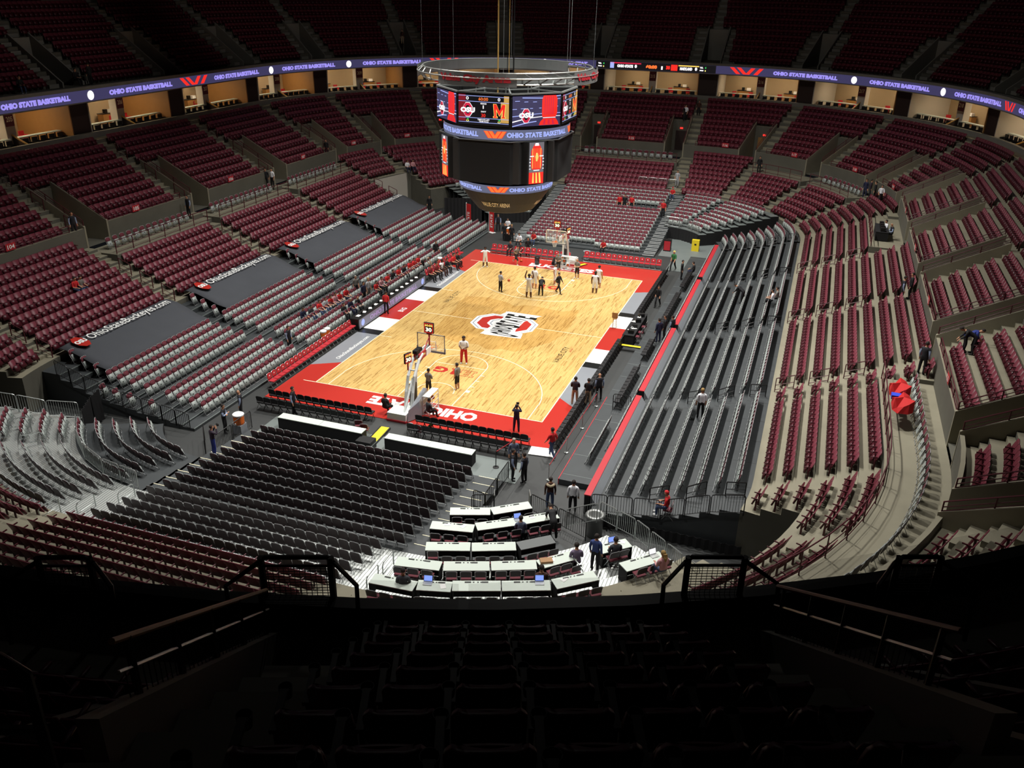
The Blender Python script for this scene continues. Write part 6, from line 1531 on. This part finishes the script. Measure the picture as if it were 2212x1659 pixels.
def skel(pose):
    """joint positions, figure facing +y; returns (points, edges, radii, tags)"""
    P = {}; sit = pose in ('sit',)
    hip = .94; lean = 0.0
    if sit: hip = .50
    if pose == 'crouch': hip = .45
    if pose == 'bend': lean = 1.05
    if pose == 'run': lean = .25
    if pose == 'sit': lean = .12
    def up(h, fwd=0): return (0, math.sin(lean)*h+fwd, hip+math.cos(lean)*h)
    def T(x, h, fwd=0): b = up(h); return (x, b[1]+fwd*math.cos(lean), b[2]-fwd*math.sin(lean))
    pts = []; rad = []; ed = []; tg = []
    def add(p, r, parent, tag):
        pts.append(p); rad.append(r); tg.append(tag)
        if parent is not None: ed.append((parent, len(pts)-1))
        return len(pts)-1
    pel = add(T(0, 0), (.17, .125), None, 'pants'); wa = add(T(0, .17), (.155, .12), pel, 'shirt'); ch = add(T(0, .36), (.19, .135), wa, 'shirt'); sh = add(T(0, .5), (.12, .09), ch, 'shirt')
    nk = add(T(0, .585, .015), (.055, .055), sh, 'skin'); h1 = add(T(0, .66, .03), (.075, .085), nk, 'head'); h2 = add(T(0, .75, .035), (.082, .098), h1, 'head'); h3 = add(T(0, .82, .02), (.06, .07), h2, 'head')
    ns = add(T(0, .715, .135), (.014, .014), h2, 'head')
    for s in (-1, 1):
        s1 = add(T(s*.185, .465), (.075, .075), sh, 'shirt')
        if pose == 'up': el, wr = T(s*.26, .66, .1), T(s*.2, .93, .15)
        elif pose == 'out': el, wr = T(s*.36, .40, .2), T(s*.36, .50, .48)
        elif pose == 'fold': el, wr = T(s*.23, .2, .06), T(-s*.08, .26, .2)
        elif pose in ('ball', 'hand'): el, wr = T(s*.23, .2, .02), T(s*.12, .2, .27)
        elif pose == 'camera': el, wr = T(s*.24, .34, .18), T(s*.09, .63, .23)
        elif pose == 'sit': el, wr = T(s*.23, .2, .08), (s*.15, .38, .66)
        elif pose == 'bend': el, wr = (s*.2, T(0, .42)[1]+.12, T(0, .42)[2]-.2), (s*.15, T(0, .42)[1]+.3, T(0, .42)[2]-.38)
        elif pose in ('walk', 'run'): el, wr = T(s*.23, .2, -s*.1), T(s*.22, (.02 if pose == 'walk' else .22), .12-s*.12)
        else: el, wr = T(s*.235, .19, -.02), T(s*.24, -.06, .06)
        e = add(el, (.055, .055), s1, 'sleeve'); w = add(wr, (.036, .036), e, 'fore')
        d = (Vector(wr)-Vector(el)).normalized(); side = Vector((1, 0, 0)) if abs(d.x) < .7 else Vector((0, 1, 0)); x = (side-d*side.dot(d)).normalized()
        pm = add(tuple(Vector(wr)+d*.07), (.038, .02), w, 'skin')
        for q, (o, l) in enumerate(((-.032, .075), (-.011, .09), (.011, .085), (.031, .065))):
            f1 = add(tuple(Vector(wr)+d*.105+x*o), (.009, .009), pm, 'skin'); add(tuple(Vector(wr)+d*(.105+l*.7)+x*o*1.15+Vector((0, 0, -.02))), (.008, .008), f1, 'skin')
        add(tuple(Vector(wr)+d*.06-x*s*.055+Vector((0, .01, -.01))), (.009, .009), w, 'skin')
        h = add(T(s*.095, -.05) if not sit else (s*.1, .06, hip-.01), (.095, .095), pel, 'pants')
        if sit: kn, an = (s*.14, .46, .49), (s*.14, .46 if s < 0 else .52, .09)
        elif pose == 'walk': kn, an = (s*.1, .06+s*.16, .49), (s*.1, s*.3-.03, .09+(0 if s > 0 else .04))
        elif pose == 'run': kn, an = (s*.1, .1+s*.2, .5), (s*.1, s*.32-.1, .10+(0 if s > 0 else .2))
        elif pose in ('ball', 'stand', 'fold', 'camera', 'up', 'hand', 'out', 'bend'): kn, an = (s*.12, .02, .49), (s*(.14 if pose != 'stand' else .12), -.02, .09)
        k = add(kn, (.078, .08), h, 'thigh'); k2 = add(tuple((Vector(kn)*.62+Vector(an)*.38)), (.068, .072), k, 'shin'); a = add(an, (.05, .055), k2, 'shin')
        ft = add((an[0], an[1]+.02, max(.045, an[2]-.045)), (.042, .04), a, 'shoe'); add((an[0], an[1]+.17, max(.035, an[2]-.055)), (.04, .03), ft, 'shoe')
    return pts, ed, rad, tg
TAGI = {'skin': 0, 'head': 0, 'shirt': 1, 'sleeve': 2, 'fore': 3, 'pants': 4, 'thigh': 4, 'shin': 5, 'shoe': 6}
BODY = {}
def body(pose):
    if pose in BODY: return BODY[pose]
    pts, ed, rad, tg = skel(pose); me = bpy.data.meshes.new('b'); me.from_pydata(pts, ed, []); o = bpy.data.objects.new('b', me); COL.objects.link(o)
    me.skin_vertices.new() if hasattr(me.skin_vertices, 'new') and not me.skin_vertices else None
    md = o.modifiers.new('k', 'SKIN'); md.use_smooth_shade = True
    bpy.context.view_layer.update()
    if not me.skin_vertices:
        a = me.attributes
    lay = me.skin_vertices[0].data if me.skin_vertices else None
    if lay:
        for i, r in enumerate(rad): lay[i].radius = r; lay[i].use_root = (i == 0)
    sd = o.modifiers.new('s', 'SUBSURF'); sd.levels = 1; sd.render_levels = 1
    dg = bpy.context.evaluated_depsgraph_get(); dg.update(); ev = o.evaluated_get(dg); nm = bpy.data.meshes.new_from_object(ev)
    bpy.data.objects.remove(o)
    # label faces by nearest bone
    E = [(np.array(pts[a]), np.array(pts[b]), tg[b], rad[b][0]) for a, b in ed]
    idx = []
    for p in nm.polygons:
        c = np.array(p.center); best = 9; bt = 'skin'
        for a, b, t, r in E:
            ab = b-a; u = max(0, min(1, np.dot(c-a, ab)/max(1e-6, np.dot(ab, ab)))); d = np.linalg.norm(c-a-u*ab)-r*.6
            if d < best:
                best = d; bt = t
                if t == 'shirt' and u < .35 and b[2]-a[2] > .1 and tg[0] and a is E[0][0]: bt = 'pants'
        idx.append(TAGI[bt])
    nm.materials.clear()
    for i in range(7): nm.materials.append(MATS['cloth_skin'])
    nm.polygons.foreach_set('material_index', idx); nm.polygons.foreach_set('use_smooth', [True]*len(idx)); nm.name = 'body_'+pose
    # hair and face
    hc = Vector(pts[6]); nk = Vector(pts[4]); ax = (Vector(pts[7])-Vector(pts[5])).normalized()
    fw = Vector((0, ax.z, -ax.y)) if abs(ax.z) > .1 else Vector((0, 0, -1))
    if fw.length < .1: fw = Vector((0, 1, 0))
    fw.normalize(); rt = Vector((1, 0, 0))
    H = MB(); n = 12; vs = []; fs = []
    for j in range(6):
        th = PI*.62*j/5
        for i in range(n):
            ph = 2*PI*i/n; dx, dy = math.sin(th)*math.cos(ph), math.sin(th)*math.sin(ph); t2 = th if dy < .2 else min(th, PI*.33)
            v = rt*(.098*math.sin(t2)*math.cos(ph))+fw*(.115*math.sin(t2)*math.sin(ph)-.012)+ax*(.118*math.cos(t2)+.012); vs.append(tuple(hc+v))
    for j in range(5):
        for i in range(n): fs.append((j*n+i, (j+1)*n+i, (j+1)*n+(i+1) % n, j*n+(i+1) % n))
    H.add(vs, fs, 0); hm = H.mesh('hair', ['cloth_hair'], True)
    Fm = MB()
    for s in (-1, 1):
        Fm.ball(tuple(hc+rt*s*.033+fw*.096+ax*.005), .012, 6, 0); Fm.ball(tuple(hc+rt*s*.094+fw*.0-ax*.015), .022, 6, 2, (.5, 1, 1.2))
    Fm.ball(tuple(hc+fw*.088-ax*.062), .02, 6, 1, (1.2, .4, .35)); fm = Fm.mesh('face', ['eye', 'lip', 'cloth_skin'])
    BODY[pose] = (nm, hm, fm); return BODY[pose]
def person(x, y, z, deg, pose, shirt, pants, lb, idx=0):
    nm, hm, fm = body(pose); o = link(nm, 'person', None, (x, y, z), math.radians(deg)-PI/2, lb, 'person')
    dark = (pose != 'sit' and shirt == 'white' and 'player' in lb and idx % 2 == 0) or 'brown' in pants
    skin = 'cloth_skin2' if dark else 'cloth_skin'
    top = 'cloth_'+shirt; sl = 'cloth_sleeve' if shirt == 'vest' else top
    short = pants in ('blackshort',) or (pants == 'white' and 'player' in lb)
    fore = sl if (shirt in ('black', 'navy', 'vest', 'brown', 'darkpurple', 'darkgrey', 'plaid', 'lavender', 'greyblue', 'pink') or 'hooded' in lb) else skin
    if 'player' in lb and shirt == 'white' and 'broad' not in lb: sl = skin if idx % 3 else top
    ms = [skin, top, sl, fore, 'cloth_'+pants, skin if short else 'cloth_'+pants, 'cloth_shoe' if (short or pants in ('red', 'jeans')) else 'cloth_black']
    for i, mname in enumerate(ms): o.material_slots[i].link = 'OBJECT'; o.material_slots[i].material = MATS[mname]
    if 'bald' not in lb:
        h = link(hm, 'hair', o); h.material_slots[0].link = 'OBJECT'
        h.material_slots[0].material = MATS['hair_grey' if 'grey haired' in lb else 'hair_blond' if 'blond' in lb or 'woman' in lb else 'cloth_red' if 'red' in lb and 'cap' in lb else 'glow_yellow' if 'yellow cap' in lb else 'cloth_hair']  # yellow cap is plain cloth, given an added glow by its material
    f = link(fm, 'face', o); f.material_slots[2].link = 'OBJECT'; f.material_slots[2].material = MATS[skin]
    if 'yellow hood' in lb: m = MB(); m.tube([(-.16, -.02, 1.42), (-.1, -.12, 1.4), (0, -.16, 1.38), (.1, -.12, 1.4), (.16, -.02, 1.42)], .07, 8); m.build('hood', ['khaki_hood'] if 'khaki_hood' in MATS else ['cloth_khaki'], o)
    if 'braid' in lb or 'long hair' in lb: m = MB(); m.tube([(0, -.02, 1.28), (0, -.09, 1.15), (0, -.08, .98)], [.08, .08, .03], 8); m.build('hair', ['hair_blond'], o)
    if pose == 'camera': m = MB(); m.box(-.08, .08, .32, .4, 1.6, 1.71); m.lathe([(.04, 0), (.045, .1)], (0, .36, 1.6), 8); c = m.build('camera', ['black_steel'], loc=(x, y, z), rot=math.radians(deg)-PI/2, label='black camera held by '+lb.split(' standing')[0].split(' photographing')[0][:60], cat='camera')
    s = 1.0+(.09 if 'player' in lb else 0)+(.015*((idx*7) % 5-2)); o.scale = (s*(1.16 if 'player' in lb or 'broad' in lb else 1.07), s*1.04, s)
    return o
PEOPLE = [
(-6.50,12.84,0.00,-60,'out','white','white','player in white at the far left corner of the court throwing arms out'),
(-2.81,6.82,0.00,60,'ball','lightgrey','black','coach in pale shirt and black trousers passing a ball inside the arc'),
(-0.18,6.38,0.00,100,'up','white','white','player in white with both arms raised at the far key'),
(-0.46,8.69,0.00,80,'stand','white','white','broad player in white seen from behind at the far key'),
(0.59,7.20,0.00,100,'bend','black','black','man in black suit bending forward in the far key'),
(0.84,10.32,0.00,0,'stand','white','white','tall player in white beside the far basket key'),
(1.76,8.35,0.00,-20,'walk','black','black','man in black suit striding across the far key'),
(-4.18,14.58,0.00,-20,'run','grey','blackshort','staff member in grey shirt jogging along the far baseline'),
(0.05,13.90,0.00,-90,'hand','grey','blackshort','bald staff member in grey shirt holding ball near the ball rack'),
(2.12,12.77,0.00,-110,'hand','grey','blackshort','bald staff member in grey shirt with ball under the letters'),
(4.57,9.48,0.00,95,'stand','white','white','dark haired player in white at right of far key, nearer of two'),
(4.49,11.02,0.00,80,'stand','white','white','player in white at right of far key, farther of two'),
(0.06,-8.08,0.00,-80,'ball','white','red','player in white shirt and red trousers holding ball at near foul line'),
(-0.13,-13.36,0.00,80,'fold','grey','blackshort','trainer in grey shirt with folded arms under near basket'),
(1.24,-12.02,0.00,170,'stand','grey','blackshort','trainer in grey shirt standing side on in near key'),
(6.58,-16.01,0.00,100,'camera','navy','navy','photographer in dark clothes standing on the near red apron'),
(9.35,-18.06,0.00,150,'walk','red','jeans','man in red shirt and jeans walking at the near right corner'),
(8.16,-21.11,0.00,20,'stand','vest','black','usher in black vest near the belt posts, left of two'),
(8.80,-21.13,0.00,160,'stand','vest','black','usher in black vest near the belt posts, right of two'),
(7.80,-19.95,0.00,-60,'stand','greyblue','black','grey haired man behind the two ushers by belt posts'),
(10.74,-22.92,0.00,110,'stand','brown','jeans','person in brown jacket with yellow hood seen from behind'),
(11.88,-22.87,0.00,100,'stand','white','black','person in white hooded top looking toward the court at right corner'),
(-6.32,-18.82,0.00,10,'stand','vest','black','usher facing the rows of black courtside chairs near left'),
(-8.75,-22.07,0.00,20,'fold','vest','black','usher with folded arms left of the drum shaped drinks cooler'),
(-8.96,-20.23,0.00,-150,'stand','vest','black','bald usher leaning on the black rail right of drinks cooler'),
(-7.15,-25.11,0.50,60,'camera','darkpurple','blue','person in dark jacket and blue trousers photographing from the rail'),
(-11.67,-10.92,0.25,0,'stand','vest','black','usher standing in front of the red chairs on the left riser'),
(8.73,-11.34,0.00,100,'fold','darkpurple','khaki','photographer in khaki trousers on the grey apron, leftmost'),
(9.49,-11.10,0.00,95,'fold','black','khaki','photographer in black top and khaki trousers, middle of three'),
(9.95,-10.17,0.00,120,'stand','vest','black','bald usher right of the two khaki trousered photographers'),
(10.08,8.30,0.00,-100,'walk','black','black','person in black carrying a bag along the right walkway'),
(11.69,-0.02,0.30,140,'stand','navy','navy','man in navy suit beside the broadcast table'),
(11.99,0.68,0.30,180,'stand','black','black','person in black behind the man in navy suit'),
(12.35,1.82,0.00,150,'stand','vest','black','usher in black vest leaning at the red padded wall'),
(9.53,18.47,0.00,-110,'walk','green','black','person in green bib and yellow cap at the far right corner'),
(10.81,15.11,0.30,0,'stand','black','black','man in black at end of the right walkway'),
(11.70,16.32,0.30,170,'sit','black','navy','man in dark suit seated in second courtside row at far right'),
(16.44,-12.77,1.20,110,'stand','white','black','woman in white vest walking up the black right riser'),
(16.50,-23.37,1.20,180,'sit','red','jeans','person in red top and cap seated near bottom rail of right riser'),
(16.58,8.16,1.20,160,'bend','black','black','person in black leaning over a chair row on right riser'),
(18.93,5.65,2.10,175,'sit','white','black','person in white shirt seated on upper right riser'),
(19.22,6.21,2.10,170,'sit','grey','black','person in grey seated behind the one in white shirt, right riser'),
(26.97,1.43,4.82,0,'stand','vest','black','usher in vest on right concourse talking to man in black'),
(27.40,1.41,5.18,180,'stand','black','black','man in black leaning on concourse rail beside usher'),
(27.30,-11.42,5.18,60,'stand','vest','black','usher leaning on wall corner of the right concourse'),
(29.00,-11.41,6.70,0,'bend','blue','black','cleaner in blue bending between seats beyond right concourse'),
(29.37,-11.58,6.70,180,'bend','black','black','second cleaner in black bending between seats beyond right concourse'),
(25.14,33.20,4.95,-120,'stand','navy','navy','leftmost of the group standing on far right concourse'),
(25.53,32.31,5.18,0,'stand','darkpurple','black','middle person of the group on far right concourse'),
(25.91,31.28,5.18,180,'stand','black','black','third person of the group on far right concourse'),
(26.41,30.07,5.18,-90,'walk','white','black','person in white shirt right of the group on far right concourse'),
(26.60,18.67,4.95,200,'sit','white','black','camera operator in white shirt at the television table'),
(26.99,17.60,4.95,200,'sit','vest','black','bald man in vest beside the television table'),
(-28.48,0.97,5.18,-100,'stand','vest','black','usher at the corner of the left vomitory wall'),
(-29.30,-10.38,6.20,-20,'stand','vest','black','usher at the head of the near left stairs'),
(-29.31,24.76,6.20,-90,'stand','black','black','usher in black at the far left concourse'),
(-29.11,13.10,5.18,-60,'stand','black','black','usher in black at the left concourse, left of pair'),
(-28.39,13.09,5.18,-100,'stand','white','black','person in white behind the platform chairs, right of pair'),
(14.38,41.77,4.95,-90,'stand','black','black','usher in black beside the far right vomitory'),
(4.48,50.92,8.70,-90,'walk','white','black','person in white shirt coming down the far stairs'),
(4.38,50.92,8.70,-90,'stand','black','black','person in black below the far stairs'),
(5.82,52.02,9.20,-90,'stand','brown','black','person near top of the far stairs'),
(-23.22,31.61,3.74,-40,'sit','white','navy','person in white seated in the far left section'),
(-22.87,32.33,3.74,-40,'sit','pink','navy','person in pink seated beside the one in white far left'),
(-25.18,-15.17,3.74,0,'sit','red','jeans','person in red seated in the left maroon section'),
(-25.18,-14.68,3.74,0,'sit','grey','jeans','person in grey seated next to the one in red, left section'),
(1.23,32.24,1.54,-90,'stand','red','black','usher in red jacket on far riser, leftmost of three'),
(1.77,32.28,1.54,-90,'stand','black','black','person in black between the red jackets on far riser'),
(2.46,32.59,1.54,-90,'stand','red','black','usher in red jacket on far riser, right of three'),
(5.96,31.94,1.39,-90,'stand','red','black','person in red jacket on the far right stairs'),
(6.07,36.55,2.37,-90,'sit','red','jeans','person in red cap seated at top of far right stairs'),
(5.87,40.08,3.02,-90,'stand','lightgrey','lightgrey','person in grey and red on upper far stairs'),
(-19.64,29.61,0.00,-60,'stand','black','black','person in black near the far left portal wall'),
(-4.77,21.64,0.00,-90,'sit','red','jeans','person in red seated on second far row left of basket'),
(-5.87,20.48,0.00,-90,'sit','white','black','person in white seated at left end of far front rows'),
(2.30,21.52,0.00,-95,'sit','red','black','person in red seated behind the right red courtside chairs'),
(-4.06,17.66,0.00,-60,'stand','black','black','person in black beside the red courtside chairs'),
(-9.71,24.85,0.00,-80,'stand','vest','black','usher in white shirt under the scoreboard, left one'),
(-8.90,25.58,0.00,-80,'sit','white','black','person in white shirt seated under the scoreboard'),
(-7.89,21.80,0.00,-80,'stand','black','black','person in black by the orange cooler, left'),
(-7.14,21.76,0.00,-80,'stand','black','black','blond person in black by the orange cooler'),
(-4.71,17.54,0.00,-90,'sit','darkgrey','black','person in black seated on far red chairs'),
(-5.70,17.46,0.00,-90,'sit','darkgrey','black','person in dark grey seated on far red chairs'),
(-9.00,12.10,0.00,-10,'sit','black','black','man in dark suit at the far end of the team bench'),
(-8.98,11.20,0.00,-10,'sit','red','black','player in red top on the bench next to suited man'),
(-9.13,10.08,0.00,-10,'sit','black','black','person in black on bench between red and white tops'),
(-9.22,9.17,0.00,-10,'sit','white','brown','player in white shirt on the team bench'),
(-9.25,8.05,0.00,-10,'sit','maroon','black','player in maroon on the team bench'),
(-9.46,7.26,0.00,-10,'sit','maroon','black','player in maroon at near end of the team bench'),
(-10.99,9.24,0.15,0,'bend','grey','black','man in grey bending over behind the scorers table'),
(-11.26,12.65,0.25,-40,'stand','black','black','person in black standing behind the team bench'),
(-11.26,-4.30,0.25,-10,'sit','black','black','official in dark suit at near end of scorers table'),
(-11.26,-3.27,0.25,-10,'sit','navy','navy','grey haired official in navy suit at scorers table'),
(-11.23,-2.23,0.15,-10,'sit','black','black','bald official in black at scorers table'),
(-9.17,-1.39,0.00,90,'stand','red','black','person in red leaning on the front of the scorers table'),
(-12.77,0.45,0.36,-30,'stand','grey','black','grey haired man standing behind scorers table, left'),
(-11.55,-0.51,0.25,-10,'stand','navy','black','man in navy standing behind scorers table, middle'),
(-11.60,0.34,0.25,-10,'stand','lightgrey','grey','woman in grey standing behind scorers table'),
(-11.49,1.32,0.25,-10,'sit','red','black','person in red seated behind middle of scorers table'),
(-11.54,2.30,0.25,-10,'sit','pink','black','person in pink seated behind middle of scorers table'),
(-11.63,3.55,0.25,-10,'sit','red','black','person in red at the table, second from middle'),
(-11.59,4.48,0.25,-10,'sit','black','black','person in black at far half of scorers table'),
(-11.49,5.33,0.25,-10,'sit','red','black','person in red at far half of scorers table'),
(-11.39,6.18,0.25,-10,'sit','black','black','person in black next to red tops at scorers table'),
(-11.46,7.41,0.25,-10,'sit','red','black','person in red among musicians at far table end, nearest'),
(-11.46,8.26,0.25,-10,'sit','red','black','person in red among musicians at far table end, middle'),
(-11.47,9.13,0.25,-10,'sit','red','black','person in red among musicians at far table end, farthest'),
(-13.14,-6.84,0.45,-10,'sit','navy','navy','fan in dark blue, nearest of seated group on left riser'),
(-12.96,-6.05,0.45,-10,'sit','darkgrey','jeans','fan in dark jacket, second of seated group on left riser'),
(-12.91,-4.97,0.45,-10,'sit','red','jeans','fan in red, third of seated group on left riser'),
(-12.90,-4.11,0.45,-10,'sit','lightgrey','jeans','fan in pale grey, fourth of seated group on left riser'),
(-12.88,-3.41,0.36,-10,'sit','red','black','fan in red, fifth of seated group on left riser'),
(-12.81,-2.83,0.36,-10,'sit','pink','jeans','fan in pale pink, sixth of seated group on left riser'),
(-12.78,-2.26,0.36,-10,'sit','red','jeans','fan in red, seventh of seated group on left riser'),
(-12.75,-1.30,0.36,-10,'sit','red','navy','fan in red with dark jacket, farthest of seated group'),
(10.73,-27.35,0.90,110,'sit','greyblue','black','journalist in grey blue shirt at laptop in second press row'),
(12.00,-26.60,0.90,120,'bend','black','black','person in black leaning over the right end of second press table'),
(13.83,-29.42,1.55,115,'sit','lavender','black','journalist in striped lavender shirt in fourth press row'),
(14.50,-28.99,1.55,80,'stand','plaid','black','man in blue plaid shirt standing at the right press table'),
(15.29,-28.77,1.78,120,'sit','darkgrey','black','journalist in grey jacket at the right press table'),
(17.42,-30.15,2.66,130,'sit','pink','jeans','woman with long hair at laptop on rightmost press table'),
(8.44,-34.26,2.30,110,'sit','darkgrey','black','journalist in grey cap at left end of lowest press row'),
(13.11,-31.92,2.00,110,'sit','brown','black','head of a journalist behind laptop in lowest press row'),
(1.21,-16.37,0.00,60,'sit','darkgrey','black','person in dark top crouched on chair by near basket base'),
(-1.36,-16.87,0.00,80,'sit','black','black','photographer in black seated left of the near basket base'),
(-31.12,47.57,16.11,-90,'stand','brown','khaki','person standing in the far upper deck portal'),
(-38.83,-3.78,14.90,-20,'sit','black','jeans','person in black seated in front row of left upper deck'),
(-39.36,2.34,14.90,0,'sit','black','black','camera operator sitting on left upper deck platform'),
(-38.81,3.42,14.90,180,'stand','black','black','camera operator standing with camera on left upper deck')]
for i_, (x, y, z, fa, po, sh_, pa, lb) in enumerate(PEOPLE):
    person(x, y, z, fa, po, sh_, pa, lb, i_)
